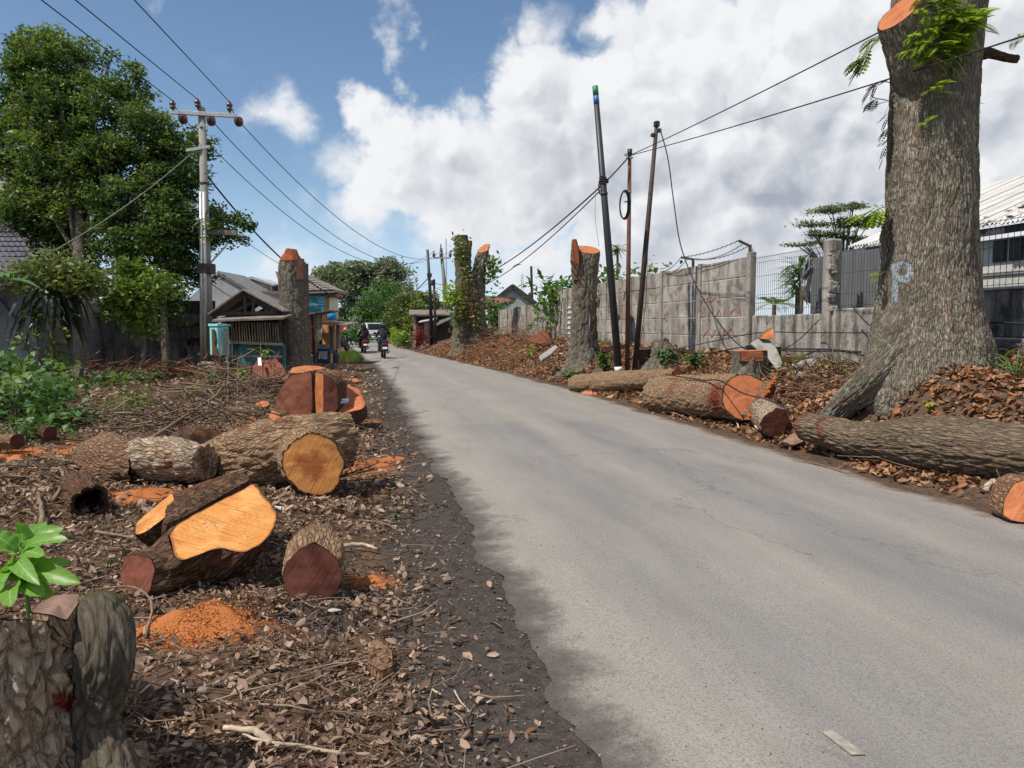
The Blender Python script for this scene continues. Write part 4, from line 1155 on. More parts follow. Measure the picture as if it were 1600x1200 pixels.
# the large log with the orange oval cut
def P3(px, py, Z): return list(PD(px, py, Z))
lg, g = log_thing('fallen_log', 'large tan barked log with an oval orange cut facing the camera', 'log',
    [P3(290, 742, 8.15), P3(360, 722, 7.85), P3(430, 706, 7.60), P3(500, 692, 7.55), P3(545, 684, 7.75)], [.16, .27, .33, .33, .26], M['bark_tan'], M['wood_brown'], M['wood_brown'],
    nth=150, nl=130, seed=23, amp=.022, plate=10, lobes=.05, n1=RT * .8 + FW * .45)
st = trunk_geo([P3(478, 702, 7.70), P3(485, 716, 7.30), P3(489, 726, 7.02)], [.36, .32, .285], nth=150, nl=50, seed=24, amp=.02, plate=10, lobes=.03, n1=RT * .30 - FW * .95 + Vector((0, 0, .10)))
bs2 = mesh_np('branch_stub', st['v'], st['q'], M['bark_tan'], lg, smooth=True, attrs={'bk': st['bk']})
cut_face('cut_face', st['r1'], RT * .30 - FW * .95 + Vector((0, 0, .10)), M['wood_orange'], bs2, seed=8, rings=14)
# forked pale log and its neighbours
log_thing('fallen_log', 'thin barked brown log lying left of the pale log', 'log', [P3(138, 712, 8.35), P3(165, 715, 8.05), P3(195, 722, 7.75), P3(222, 724, 7.65)], [.16, .24, .235, .17], M['bark_brown'], M['wood_brown'], None,
    nth=90, nl=80, seed=31, amp=.016, plate=12, lobes=.06)
log_thing('fallen_log', 'pale flaky barked log with red scars between two darker logs', 'log', [P3(212, 716, 7.9), P3(240, 716, 7.7), P3(280, 719, 7.55), P3(322, 722, 7.4)], [.20, .225, .22, .17], M['bark_pale'], None, M['bark_pale'],
    nth=110, nl=90, seed=33, amp=.018, plate=13, lobes=.04)
log_thing('short_log', 'small round log end with a dark charred centre behind the pale log', 'log', [P3(322, 690, 8.55), P3(296, 684, 9.0)], [.165, .155], M['bark_dark'], M['wood_char'], None, nth=60, nl=30, seed=35, amp=.012,
    n0=RT * .25 - FW * .95 + Vector((0, 0, .12)))
# hollow log
hp = [P3(142, 792, 6.15), P3(132, 775, 6.55), P3(122, 760, 7.0)]
hl_, g = log_thing('hollow_log', 'hollow log with a black round opening facing the camera', 'log', hp, [.165, .165, .15], M['bark_dark'], None, None, nth=80, nl=50, seed=37, amp=.02, plate=10)
ring = g['r0']; cc = ring.mean(0); dd = np.array(hp[1]) - np.array(hp[0]); dd /= np.linalg.norm(dd)
r1 = cc + (ring - cc) * .80 + dd * .01; r2 = cc + (ring - cc) * .74 + dd * .42
n = len(ring); k = np.arange(n); k2 = (k + 1) % n
mesh_np('hollow_wall', np.concatenate([ring, r1, r2, (cc + dd * .46)[None]]), [np.concatenate([np.stack([k, k2, n + k2, n + k], 1), np.stack([n + k, n + k2, 2 * n + k2, 2 * n + k], 1)]), np.stack([2 * n + k, 2 * n + k2, k * 0 + 3 * n], 1)],
        M['bark_dark'], hl_, smooth=True, attrs={'bk': np.concatenate([g['bk'][:n], g['bk'][:n] + .1, g['bk'][:n] + .4, g['bk'][:1]])})
log_thing('fallen_branch', 'brown branch with a red cut end lying at the left edge below the weeds', 'branch', [P3(-60, 694, 9.4), P3(-10, 690, 9.2), P3(27, 690, 9.0)], [.10, .10, .09], M['bark_brown'], None, M['wood_dark'], nth=40, nl=30, seed=39, amp=.008)
log_thing('short_log', 'small dark log end lying among the weeds at far left', 'log', [P3(60, 672, 10.4), P3(79, 677, 10.0)], [.085, .085], M['bark_dark'], None, M['wood_dark'], nth=40, nl=20, seed=40, amp=.006)

# split red blocks at the foot of the standing trunk
f1_ = [PD(428, 630, 12.5), PD(434, 612, 12.55), PD(446, 596, 12.6), PD(455, 584, 12.65), PD(472, 583, 12.6), PD(487, 579, 12.55), PD(488, 600, 12.5), PD(489, 625, 12.45), PD(487, 652, 12.4), PD(474, 658, 12.35), PD(458, 656, 12.35), PD(440, 644, 12.4)]
chunk('split_block', 'dark red half-round block, left half of the split trunk', f1_, [p + FW * .75 + RT * .12 for p in f1_], M['bark_brown'], M['wood_brown'], seed=41, amp=.02, bulge=.03, cat='wood block')
f2_ = [PD(493, 580, 12.55), PD(506, 582, 12.2), PD(508, 612, 12.05), PD(507, 648, 12.0), PD(494, 650, 12.45), PD(492, 615, 12.5)]
chunk('split_block', 'standing block with bright orange split face beside the dark half-round block', f2_, [p + RT * .26 + FW * .26 for p in f2_], M['bark_brown'], M['wood_rust'], M['wood_brown'], seed=42, amp=.015, bulge=.03, cat='wood block')
f2b = [PD(505, 585, 12.0), PD(516, 590, 11.95), PD(527, 600, 11.95), PD(528, 640, 11.9), PD(518, 648, 11.9), PD(505, 648, 11.95)]
chunk('split_block', 'dark brown slab leaning between the orange split block and the red trough', f2b, [p + FW * .45 + RT * .04 for p in f2b], M['bark_dark'], M['wood_dark'], seed=47, amp=.012, bulge=.03, cat='wood block')
ft_ = [PD(450, 583, 12.9), PD(456, 574, 13.3), PD(478, 571, 13.5), PD(500, 572, 13.5), PD(516, 578, 13.2), PD(512, 584, 12.9), PD(488, 579, 12.8), PD(470, 583, 12.8)]
chunk('split_block', 'block with a bright orange upper cut behind the dark half-round block', ft_, [p - Vector((0, 0, .55)) + FW * .1 for p in ft_], M['bark_brown'], M['wood_rust'], seed=48, amp=.015, bulge=.02, cat='wood block')
for k, (px, py, s_) in enumerate([(412, 640, .13), (432, 606, .16), (424, 622, .12), (446, 664, .10), (404, 655, .09), (540, 598, .13), (556, 600, .11)]):
    q = G(px, py); r9 = random.Random(k + 60)
    fc_ = [q + Vector((math.cos(a) * s_ * r9.uniform(.7, 1.3), math.sin(a) * s_ * r9.uniform(.6, 1.0), .10 + .05 * math.sin(a + k))) for a in np.linspace(0, 5.4, 7)]
    chunk('wood_chunk', ['red wood scrap between the small red chunk and the brush at left', 'largest red scrap, just behind the left edge of the half-round block', 'red scrap touching the left side of the half-round block', 'small red scrap in front of the half-round block', 'smallest red scrap, farthest left of the split blocks', 'red scrap lying at the back of the bright red slab', 'red scrap nearest the road behind the bright red slab'][k], fc_, [p - Vector((0, 0, .13)) for p in fc_], M['bark_brown'], M['wood_red'], seed=60 + k, amp=.01, cat='wood block', group='red scraps around the split blocks', nseg=36, nr=6)
f3 = [PD(528, 606, 12.7), PD(545, 602, 12.9), PD(562, 607, 12.9), PD(573, 632, 12.2), PD(566, 640, 12.0), PD(534, 648, 11.9), PD(524, 642, 12.0)]
sl = chunk('wood_slab', 'bright red cut slab nearest the road in the split pile', f3, [p - Vector((0, 0, .20)) + FW * .06 for p in f3], M['bark_dark'], M['wood_red'], seed=43, amp=.015, bulge=.03, cat='wood block')
MB().add([PD(527, 631, 12.1) + Vector((0, 0, .05)), PD(545, 629, 12.12) + Vector((0, 0, .05)), PD(544, 634, 12.05) + Vector((0, 0, .05)), PD(528, 636, 12.02) + Vector((0, 0, .05))], [(0, 1, 2, 3)]).prism([PD(527, 631, 12.1) + Vector((0, 0, .06)), PD(545, 629, 12.12) + Vector((0, 0, .06)), PD(544, 634, 12.05) + Vector((0, 0, .06))], (0, 0, .01)).build('paper_label', M['paper'], sl)
f4 = [PD(394, 596, 18.6), PD(393, 575, 18.9), PD(402, 562, 19.2), PD(432, 560, 19.2), PD(444, 574, 18.7), PD(452, 590, 18.4), PD(447, 596, 18.3), PD(420, 600, 18.3)]
b4 = chunk('wood_block', 'dark red block with a small blue-white label left of the standing trunk', f4, [p - Vector((0, 0, .34)) + FW * .5 for p in f4], M['bark_brown'], M['wood_brown'], seed=44, amp=.03, bulge=.04, cat='wood block')
lp = [PD(404, 562, 18.85), PD(409, 562, 18.85), PD(410, 574, 18.5), PD(405, 574, 18.5)]
MB().prism([p + Vector((0, 0, .05)) - FW * .05 for p in lp], -FW * .012).build('paper_label', M['paper'], b4)
f5 = [PD(418, 652, 11.6), PD(425, 640, 11.8), PD(438, 646, 11.7), PD(440, 660, 11.5), PD(428, 664, 11.4)]
chunk('wood_chunk', 'small red broken chunk left of the half-round block', f5, [p + FW * .2 + RT * .05 for p in f5], M['bark_brown'], M['wood_red'], seed=45, amp=.015, cat='wood block')
f6 = [PD(575, 1060, 3.52), PD(580, 1018, 3.78), PD(596, 1014, 3.80), PD(612, 1028, 3.70), PD(614, 1062, 3.50), PD(596, 1072, 3.44)]
f6 = [Vector((p.x, p.y, Hs(p.x, p.y) + .055)) for p in f6]
chunk('bark_slab', 'flat brown bark chunk half buried in the leaves near the road', f6, [p - Vector((0, 0, .09)) for p in f6], M['bark_brown'], M['bark_brown'], seed=46, amp=.006, cat='bark')

# standing cut trunk left of the road
tb = G(458, 578); Zt = 27.0
tb = ground(PD(458, 578, Zt))
k_ = Zt / F
log_thing('standing_trunk', 'tall limbless tree trunk with a reddish cut cap, left of the road', 'tree trunk',
    [(tb.x, tb.y, tb.z - .2), tuple(PD(458, 520, Zt)), tuple(PD(457, 450, Zt)), tuple(PD(455, 409, Zt))], [.60, .53, .50, .46], M['bark_grey'], None, None, nth=110, nl=150, seed=51, amp=.03, plate=5, lobes=.03, flare=(.25, .5, 4))
tt = bpy.data.objects['standing_trunk']
cp = MB(); c = PD(455, 409, Zt)
gcap = trunk_geo([tuple(c - Vector((0, 0, .35))), tuple(PD(455, 400, Zt)), tuple(PD(456, 389, Zt))], [.38, .37, .17], nth=40, nl=24, seed=52, amp=.03, plate=4)
cap = mesh_np('cut_cap', gcap['v'], gcap['q'], M['torn_red'], tt, attrs={'wd': np.stack([gcap['bk'][:, 0], gcap['bk'][:, 2], gcap['bk'][:, 0] * 0 + .4], 1)})
cut_face('cut_face', trunk_geo([tuple(c), tuple(c + Vector((0, 0, .01)))], [.455, .455], nth=40, nl=3, seed=51)['r1'], (0, 0, 1), M['wood_red'], tt, seed=52)
MB().prism([PD(463, 404, Zt - .46), PD(474, 404, Zt - .40), PD(473, 436, Zt - .47), PD(463, 437, Zt - .53)], FW * .12).build('bark_strip', M['rust'], tt)
g2 = trunk_geo([tuple(ground(PD(477, 575, Zt + .2)) - Vector((0, 0, .1))), tuple(PD(477, 500, Zt + .3)), tuple(PD(477, 412, Zt + .3))], [.17, .15, .13], nth=40, nl=60, seed=53, amp=.02, plate=6)
st2 = mesh_np('side_stem', g2['v'], g2['q'], M['bark_grey'], tt, smooth=True, attrs={'bk': g2['bk']})
cut_face('cut_face', g2['r1'], (0, 0, 1), M['wood_grey'], st2, seed=54)

# loose sticks that can be told apart
def stick(label, pts, r, mat, group='sticks lying on the verge', name='stick', jit=.3):
    P = [G(px, py) + Vector((0, 0, r * .9 + .006 + (e or 0))) for (px, py, e) in pts]
    P = [Vector(p) for p in spline([list(p) for p in P], 14)]
    P = [p + Vector((random.uniform(-jit, jit), random.uniform(-jit, jit), random.uniform(-jit, jit) * .6)) * r for p in P]
    rr = [r * (1 - .45 * i / 13) * random.uniform(.88, 1.12) for i in range(14)]
    o = MB().tube(P, rr, 7).build(name, mat, origin=P[0], smooth=True)
    return tag(o, label, 'stick', group)
stick('pale peeled stick at the bottom edge left of centre', [(540, 1184, 0), (470, 1176, .01), (400, 1166, .015), (380, 1160, .02)], .009, M['stick_pale'])
stick('whitish bark sheath curled beside the peeled stick', [(425, 1172, 0), (400, 1160, .02), (350, 1150, .01)], .017, M['stick_pale'])
stick('crooked grey twig in front of the foreground stump', [(205, 1120, 0), (235, 1060, .03), (300, 1035, .02)], .006, M['stick'])
stick('arched pale twig right of the foreground stump', [(215, 1090, 0), (250, 1075, .03), (280, 1080, .03), (288, 1100, 0)], .005, M['stick_pale'])
stick('bent stick standing up between stump and sawdust pile', [(228, 1000, .0), (236, 965, .09), (205, 942, .08), (150, 938, .05)], .008, M['stick'])
stick('short dark curved twig below the dark red log end', [(540, 1005, 0), (548, 985, .015), (552, 972, .02)], .007, M['stick'])
stick('long thin stick lying below the sawdust pile', [(390, 1018, 0), (450, 1026, .01), (490, 1036, .01)], .008, M['stick'])
stick('broken pale branch pointing right from the dark red log end', [(530, 862, .02), (565, 862, .03), (590, 866, .02)], .018, M['stick_pale'])
stick('orange splinter of wood on the dark mud by the road', [(660, 1074, 0), (690, 1092, .005)], .008, M['wood_orange'] if False else M['stick_pale'])
stick('thin twig lying across the mud near the bottom edge', [(710, 1082, 0), (722, 1106, .01), (735, 1116, 0)], .004, M['stick_pale'])
stick('forked stick near the bottom right of the leaf litter', [(640, 1170, 0), (680, 1150, .01), (708, 1148, .01)], .006, M['stick'])
stick('long pale stick below the orange sawdust at the left edge', [(0, 738, 0), (60, 730, .02), (110, 726, .02)], .02, M['stick_pale'])
stick('long dark branch running up from the pale log to the brush', [(235, 690, .0), (290, 665, .12), (330, 645, .2), (352, 620, .3)], .028, M['stick'])
stick('slanting branch in the brush left of the split blocks', [(205, 672, .0), (270, 668, .05), (320, 655, .1)], .026, M['stick'])
stick('thin upright stake in the brush left of the red block', [(356, 632, 0), (357, 600, .35), (356, 574, .75)], .016, M['stick'], jit=.05)
stick('second thin upright stake beside the small bright sapling', [(372, 628, 0), (371, 600, .32), (374, 578, .6)], .014, M['stick'], jit=.05)
stick('stout grey root piece behind the foreground plant', [(60, 860, .0), (66, 820, .06), (60, 785, .06)], .022, M['stick'])
stick('dead branch stub below the hollow log', [(85, 790, .02), (100, 770, .10), (95, 752, .12)], .020, M['stick'])
stick('dark stick lying right of the hollow log', [(150, 835, 0), (190, 845, .02), (208, 850, .02)], .013, M['stick'])
stick('thin stick lying in front of the large orange-faced log', [(470, 790, 0), (510, 775, .02), (545, 762, .03)], .010, M['stick'])
stick('dry branch on the leaves right of the large log', [(560, 815, 0), (600, 822, .01), (622, 832, 0)], .008, M['stick'])
stick('long root stick at the right verge in front of the round log', [(1020, 644, 0), (1050, 650, .04), (1080, 660, .0)], .016, M['stick'])
stick('broken pale stick pointing up at the foot of the oblique red cut', [(1155, 672, .0), (1148, 662, .1), (1142, 652, .22)], .014, M['stick_pale'])
stick('second pale stick between the oblique cut and the small log', [(1184, 674, .0), (1170, 662, .12), (1162, 652, .2)], .018, M['stick_pale'])
stick('long twig along the right edge of the road', [(1240, 718, 0), (1310, 740, .02), (1345, 752, 0)], .010, M['stick'])
stick('grey root hump at the road edge below the long log', [(1540, 772, 0), (1550, 764, .04), (1562, 776, .02)], .03, M['stick_pale'])

# ================================================================== right bank: the big tree
def paintP(g):
    a, b, z = proj(g['v'])
    front = z < 9.75
    stem = (a > 1394) & (a < 1403) & (b > 411) & (b < 473)
    bowl = (((a - 1410) / 17.5) ** 2 + ((b - 425) / 16.5) ** 2 < 1) & ~(((a - 1410) / 8.5) ** 2 + ((b - 425) / 6.5) ** 2 < 1) & (a > 1394)
    low = np.clip(1 - g['ss'] / 3.2, 0, 1)
    return {'paint': ((stem | bowl) & front).astype(float) * .72, 'mo': .07 * low + .03 * np.sin(g['TH'] * 3) + .10 * np.exp(-((a - 1478) / 22) ** 2) * np.clip((430 - b) / 60, 0, 1)}
ZT = 9.6
tbx = ground(PD(1452, 590, ZT))
path = [(tbx.x, tbx.y, tbx.z - .9), (tbx.x, tbx.y, tbx.z - .1), tuple(PD(1452, 560, ZT)), tuple(PD(1452, 470, ZT)), tuple(PD(1455, 330, ZT)), tuple(PD(1459, 140, ZT)), tuple(PD(1466, 30, ZT)), tuple(PD(1470, -70, ZT))]
big, g = log_thing('big_tree', 'massive lopped roadside trunk with a pale blue painted P, on the leafy bank', 'tree',
    path, [.35, .72, .72, .62, .555, .525, .515, .50, .49, .50, .53, .56], M['bark_big'], None, M['wood_red'], nth=420, nl=560, seed=61, amp=.013, plate=24, pz=.17, lobes=.022, flare=(.32, .75, 5), extra=paintP)
def root(nm, pts, rr, seed):
    gg = trunk_geo([list(p) for p in pts], rr, nth=110, nl=150, seed=seed, amp=.015, plate=22, pz=.14, lobes=.05)
    r_o = mesh_np(nm, gg['v'], gg['q'], M['bark_big'], big, smooth=True, attrs={'bk': gg['bk'], 'mo': np.full(len(gg['v']), .07)})
    return r_o
root('root', [PD(1428, 440, 9.5), PD(1406, 540, 9.38), PD(1366, 592, 9.45), PD(1316, 634, 9.75), PD(1276, 672, 9.95)], [.22, .30, .25, .17, .10], 62)
root('root', [PD(1490, 480, 9.4), PD(1508, 545, 9.3), PD(1530, 590, 9.2), PD(1556, 640, 9.1)], [.22, .26, .19, .10], 63)
# sawn limb at the fork
sn = -RT * .72 - FW * .30 + Vector((0, 0, .62))
gl = trunk_geo([tuple(PD(1462, 165, ZT - .05)), tuple(PD(1436, 90, ZT - .26)), tuple(PD(1409, 16, ZT - .42))], [.30, .34, .29], nth=150, nl=110, seed=65, amp=.015, plate=22, pz=.16, lobes=.03, n1=sn)
fk = mesh_np('sawn_limb', gl['v'], gl['q'], M['bark_big'], big, smooth=True, attrs={'bk': gl['bk']})
cut_face('cut_face', gl['r1'], sn, M['wood_red'], fk, seed=6, rings=14)
gb2 = trunk_geo([tuple(PD(1520, 85, ZT)), tuple(PD(1548, 84, ZT)), tuple(PD(1572, 90, ZT)), tuple(PD(1590, 92, ZT))], [.09, .065, .055, .05], nth=24, nl=40, seed=66, amp=.006, plate=16)
br_ = mesh_np('branch', gb2['v'], gb2['q'], M['bark_dark'], big, smooth=True, attrs={'bk': gb2['bk']})
# small burrs on the left side
gm = trunk_geo([tuple(PD(1386, 326, ZT - .1)), tuple(PD(1384, 350, ZT - .05)), tuple(PD(1383, 400, ZT)), tuple(PD(1384, 450, ZT))], [.03, .06, .06, .03], nth=40, nl=90, seed=67, amp=.02, plate=20)
mesh_np('bark_ridge', gm['v'], gm['q'], M['bark_big'], big, smooth=True, attrs={'bk': gm['bk'], 'mo': np.full(len(gm['v']), .2)})

# plants growing on the trunk
def fern(label, px, py, Z, n, ln, spread, mat, seed, up=.4, group='ferns on the big trunk'):
    r = random.Random(seed); c = PD(px, py, Z); mb = MB()
    for k in range(n):
        a = r.uniform(-spread, spread)
        d = RT * math.sin(a) - FW * r.uniform(.25, .9) + Vector((0, 0, math.cos(a) * up + r.uniform(-.3, .25)))
        L = ln * r.uniform(.6, 1.2)
        frond(mb, c + RT * r.uniform(-.05, .05) + Vector((0, 0, r.uniform(-.05, .05))), d, L, 15, L * .26, r.uniform(.5, 1.5))
    o = mb.build('fern', mat, origin=c, fix=False)
    return tag(o, label, 'fern', group)
Zf = ZT - .52
def fern_mass(label, pts, seed, n, ln):
    r = random.Random(seed); mb = MB()
    for (px, py) in pts:
        c = PD(px, py, Zf)
        for k in range(n):
            a = r.uniform(-2.2, 2.2)
            d = RT * math.sin(a) - FW * r.uniform(.3, .9) + Vector((0, 0, math.cos(a) * .5))
            L = ln * r.uniform(.6, 1.25)
            frond(mb, c + RT * r.uniform(-.08, .08) + Vector((0, 0, r.uniform(-.08, .08))), d, L, 15, L * .28, r.uniform(.6, 1.7))
    return tag(mb.build('fern', M['leaf_lime'], origin=PD(pts[0][0], pts[0][1], Zf), fix=False), label, 'fern', 'ferns on the big trunk')
fern_mass('large bright green fern mass below the fork of the big trunk', [(1455, 5), (1470, 10), (1480, 25), (1450, 30), (1465, 42), (1490, 45), (1505, 35), (1442, 55), (1460, 66), (1482, 62), (1440, 75), (1455, 90), (1478, 84), (1515, 42)], 3, 13, .30)
fern('single fern frond hanging at the middle of the big trunk below the fern mass', 1462, 142, Zf, 5, .30, 1.0, M['leaf_lime'], 4, .35)
fern('tiny fern tuft lowest on the big trunk front', 1440, 198, Zf, 3, .16, 1.1, M['leaf_lime'], 5, .3)
fern('small fern at the right edge of the big trunk', 1512, 168, ZT - .30, 4, .20, 1.2, M['leaf_lime'], 6, .3)
fern('tiny pale fern sprig right of centre on the big trunk', 1500, 199, ZT - .42, 2, .10, 1.0, M['leaf_lime'], 7, .3)
fern('fern on the broken branch right of the big trunk', 1592, 62, ZT, 7, .22, 1.6, M['leaf_lime'], 8, .4)
def climber(label, pts, mat, seed, n=6, ln=.3, cat='climber', group=None):
    r = random.Random(seed); P = [PD(*p) for p in pts]; mb = MB()
    path = [Vector(q) for q in spline([list(p) for p in P], 18)]
    o = thing('climber', label, cat, path[0], group)
    MB().tube(path, .006, 5).build('stem', M['stick'], o)
    for k in range(n):
        b = path[r.randrange(1, 18)]
        frond(mb, b, -RT * r.uniform(.3, 1) + Vector((0, 0, r.uniform(-.8, .2))) - FW * r.uniform(-.4, .4), ln * r.uniform(.6, 1.2), 7, ln * .42, 1.0, asp=.42)
    tag(mb.build('foliage', mat, o, fix=False), kind='stuff')
climber('feathery creeper hanging beside the sawn limb of the big trunk', [(1385, 55, ZT), (1368, 62, ZT - .1), (1355, 90, ZT - .1), (1350, 105, ZT)], M['leaf_mid'], 1, 14, .32)
climber('dark thin creeper hanging against the sky left of the big trunk', [(1396, 130, ZT), (1372, 128, ZT), (1362, 150, ZT), (1392, 160, ZT), (1392, 185, ZT), (1390, 225, ZT), (1382, 245, ZT)], M['leaf_darkest'], 2, 26, .20)
climber('yellow green sprig at the left side of the big trunk below mid height', [(1386, 322, ZT - .1), (1370, 328, ZT - .15), (1355, 338, ZT - .15)], M['leaf_lime'], 3, 16, .28)
climber('small lime leaves low on the left side of the big trunk', [(1384, 425, ZT - .1), (1368, 428, ZT - .2), (1360, 434, ZT - .2)], M['leaf_lime'], 4, 4, .13)
climber('reddish dead sprig at the right side of the big trunk', [(1520, 322, ZT - .1), (1526, 320, ZT - .1), (1524, 332, ZT)], M['leaf_redplant'] if False else M['litter_red'], 5, 6, .12)

# ------------------------------------------------------------------ logs on the right verge
log_thing('fallen_log', 'long sinuous brown log lying beside the road in front of the big tree', 'log',
    [P3(1258, 666, 9.9), P3(1300, 676, 9.5), P3(1345, 687, 9.1), P3(1420, 690, 8.5), P3(1490, 697, 8.0), P3(1600, 710, 7.3), P3(1690, 722, 6.8)],
    [.185, .205, .215, .235, .285, .335, .325, .30, .295, .31], M['bark_log'], M['wood_red'], M['wood_red'], nth=190, nl=420, seed=71, amp=.015, plate=20, pz=.16, lobes=.03,
    extra=lambda g: {'gash': np.clip(1 - np.abs(g['ss'] - .42 - .06 * np.sin(g['TH'] * 2)) / .05, 0, 1) * .9 + np.clip(1 - g['ss'] / .14, 0, 1) * .7})
nb = -RT * .12 - FW * .96 + Vector((0, 0, .22))
lb_, g = log_thing('fallen_log', 'thick straight log with a big oblique red-orange cut face beside the road', 'log',
    [P3(1028, 617, 14.9), P3(1080, 618, 13.8), P3(1130, 619, 12.8), P3(1166, 620, 12.1)], [.35, .355, .36, .365], M['bark_tan'], M['wood_brown'], M['wood_red'], nth=130, nl=150, seed=72, amp=.018, plate=12, lobes=.02, n1=nb,
    extra=lambda g: {'gash': np.clip(1.4 - np.sqrt(((g['v'] - np.array(PD(1058, 611, 13.9))) ** 2).sum(1)) / .16, 0, 1) + np.clip(1.5 - np.sqrt(((g['v'] - np.array(PD(1118, 622, 12.4))) ** 2).sum(1)) / .22, 0, 1)})
mb = MB(); r = random.Random(3)
for k in range(13):
    f = k / 12; p = PD(1208 - 44 * f ** 1.1, 592 + 62 * f, 11.62 + .05 * f)
    s_ = r.uniform(.03, .075); mb.beam(p, p - FW * .05 + RT * s_ + Vector((0, 0, r.uniform(.0, .05))), .05, r.uniform(.025, .05))
mb.build('hinge_splinters', M['wood_orange'], lb_)
f = [PD(1206, 596, 11.75), PD(1213, 606, 11.8), PD(1205, 632, 11.75), PD(1178, 656, 11.7), PD(1168, 654, 11.65), PD(1188, 628, 11.68)]
hs = chunk('hinge_step', None, f, [p + FW * .5 + RT * .02 for p in f], M['bark_brown'], M['wood_brown'], seed=73, cat=None, amp=.008, bulge=.0)
hs.parent = lb_; hs.location = hs.location - lb_.location
log_thing('short_log', 'short pale barked log with a dark brown end left of the long log', 'log', [P3(1193, 643, 11.4), P3(1204, 654, 10.95), P3(1211, 661, 10.7)], [.20, .205, .205], M['bark_pale'], M['wood_brown'], M['wood_dark'],
    nth=80, nl=50, seed=74, amp=.012, plate=13, n1=RT * .15 - FW * .95 + Vector((0, 0, .05)), group=None)
log_thing('fallen_log', 'slender grey-brown log farthest along the right verge, below the leaning poles', 'log', [P3(899, 600, 19.5), P3(955, 597, 18.4), P3(1010, 593, 17.0), P3(1058, 588, 15.6)], [.235, .26, .25, .20, .15], M['bark_tan'], M['wood_red'], M['wood_red'],
    nth=90, nl=110, seed=75, amp=.014, plate=10, lobes=.03, n1=RT * .5 - FW * .8)
f = [PD(905, 617, 18.6), PD(914, 610, 18.7), PD(928, 610, 18.6), PD(936, 617, 18.4), PD(925, 619, 18.35), PD(912, 620, 18.4)]
chunk('wood_chunk', 'flat red chunk at the road edge below the farthest log', f, [p + FW * .2 - Vector((0, 0, .08)) for p in f], M['bark_brown'], M['wood_red'], seed=76, cat='wood block', amp=.01)
f = [PD(1566, 806, 6.35), PD(1568, 780, 6.4), PD(1582, 757, 6.45), PD(1600, 749, 6.45), PD(1622, 752, 6.4), PD(1630, 800, 6.3), PD(1600, 817, 6.25), PD(1578, 814, 6.28)]
chunk('wood_block', 'dull red sawn block at the right edge of the picture below the long log', f, [p + FW * .28 + RT * .05 for p in f], M['bark_brown'], M['wood_red'], seed=77, cat='wood block', amp=.012)
f = [PD(1222, 690, 10.2), PD(1238, 678, 10.25), PD(1252, 672, 10.3), PD(1256, 690, 10.1), PD(1240, 696, 10.0)]
chunk('wood_chunk', 'dusty red wedge between the short pale log and the long log', f, [p + FW * .15 - Vector((0, 0, .06)) for p in f], M['bark_brown'], M['wood_grey'], seed=78, cat='wood block', amp=.01)

# ------------------------------------------------------------------ stumps on the bank
q = ground(PD(1170, 588, 14.0))
s1, g = log_thing('tree_stump', 'low round stump with a bright red notch, in front of the broken concrete', 'stump', [(q.x, q.y, q.z - .15), (q.x, q.y, q.z + .25), tuple(PD(1170, 548, 14.0))], [.37, .33, .31], M['bark_grey'], None, M['wood_red'], nth=90, nl=60, seed=81, amp=.02, plate=9, flare=(.14, .2, 4))
f = [PD(1156, 549, 13.66), PD(1193, 549, 13.66), PD(1194, 564, 13.68), PD(1157, 565, 13.68)]
nt = chunk('notch', None, f, [p + FW * .2 for p in f], M['bark_brown'], M['wood_red'], seed=82, cat=None, amp=.004, smooth_poly=False, bulge=0)
nt.parent = s1; nt.location = nt.location - s1.location
q = ground(PD(1036, 568, 18.6))
s2, g = log_thing('tree_stump', 'grey flared old stump by the wall, right of the leaning poles', 'stump', [(q.x, q.y, q.z - .25), (q.x + .05, q.y, q.z + .2), tuple(PD(1030, 532, 18.7))], [.50, .36, .20], M['bark_grey'], None, M['bark_grey'], nth=100, nl=80, seed=83, amp=.03, plate=8, flare=(.35, .3, 5), lobes=.08, n1=-RT * .3 + Vector((0, 0, 1)))
q = ground(PD(1008, 568, 18.8))
log_thing('tree_stump', 'dark narrow stump remnant left of the grey flared stump', 'stump', [(q.x, q.y, q.z - .1), tuple(PD(1006, 546, 18.8))], [.16, .14], M['bark_dark'], None, M['wood_red'], nth=50, nl=40, seed=84, amp=.015, plate=9)
# lopped trunk with the split red tongue
ZL = 23.0
q = ground(PD(915, 566, ZL))
lt, g = log_thing('standing_trunk', 'lopped trunk with a torn red tongue of wood at its top, behind the poles', 'tree trunk', [(q.x, q.y, q.z - .3), tuple(PD(912, 520, ZL)), tuple(PD(913, 460, ZL)), tuple(PD(918, 390, ZL))], [.50, .40, .37, .375, .38], M['bark_grey'], None, M['wood_red'],
    nth=120, nl=170, seed=85, amp=.03, plate=7, flare=(.35, .4, 4), lobes=.03, n1=RT * .10 + Vector((0, 0, 1)) - FW * .38)
gp = trunk_geo([tuple(PD(903, 436, ZL - .15)), tuple(PD(900, 408, ZL - .22)), tuple(PD(897, 374, ZL - .22))], [.20, .17, .07], nth=50, nl=50, seed=86, amp=.02, plate=8)
mesh_np('torn_limb', gp['v'], gp['q'], M['bark_brown'], lt, smooth=True, attrs={'bk': gp['bk']})
MB().prism([PD(894, 378, ZL - .40), PD(898, 374, ZL - .38), PD(903, 388, ZL - .42), PD(905, 408, ZL - .44), PD(903, 416, ZL - .44), PD(895, 400, ZL - .44)], FW * .06).build('torn_face', M['torn_red'], lt)
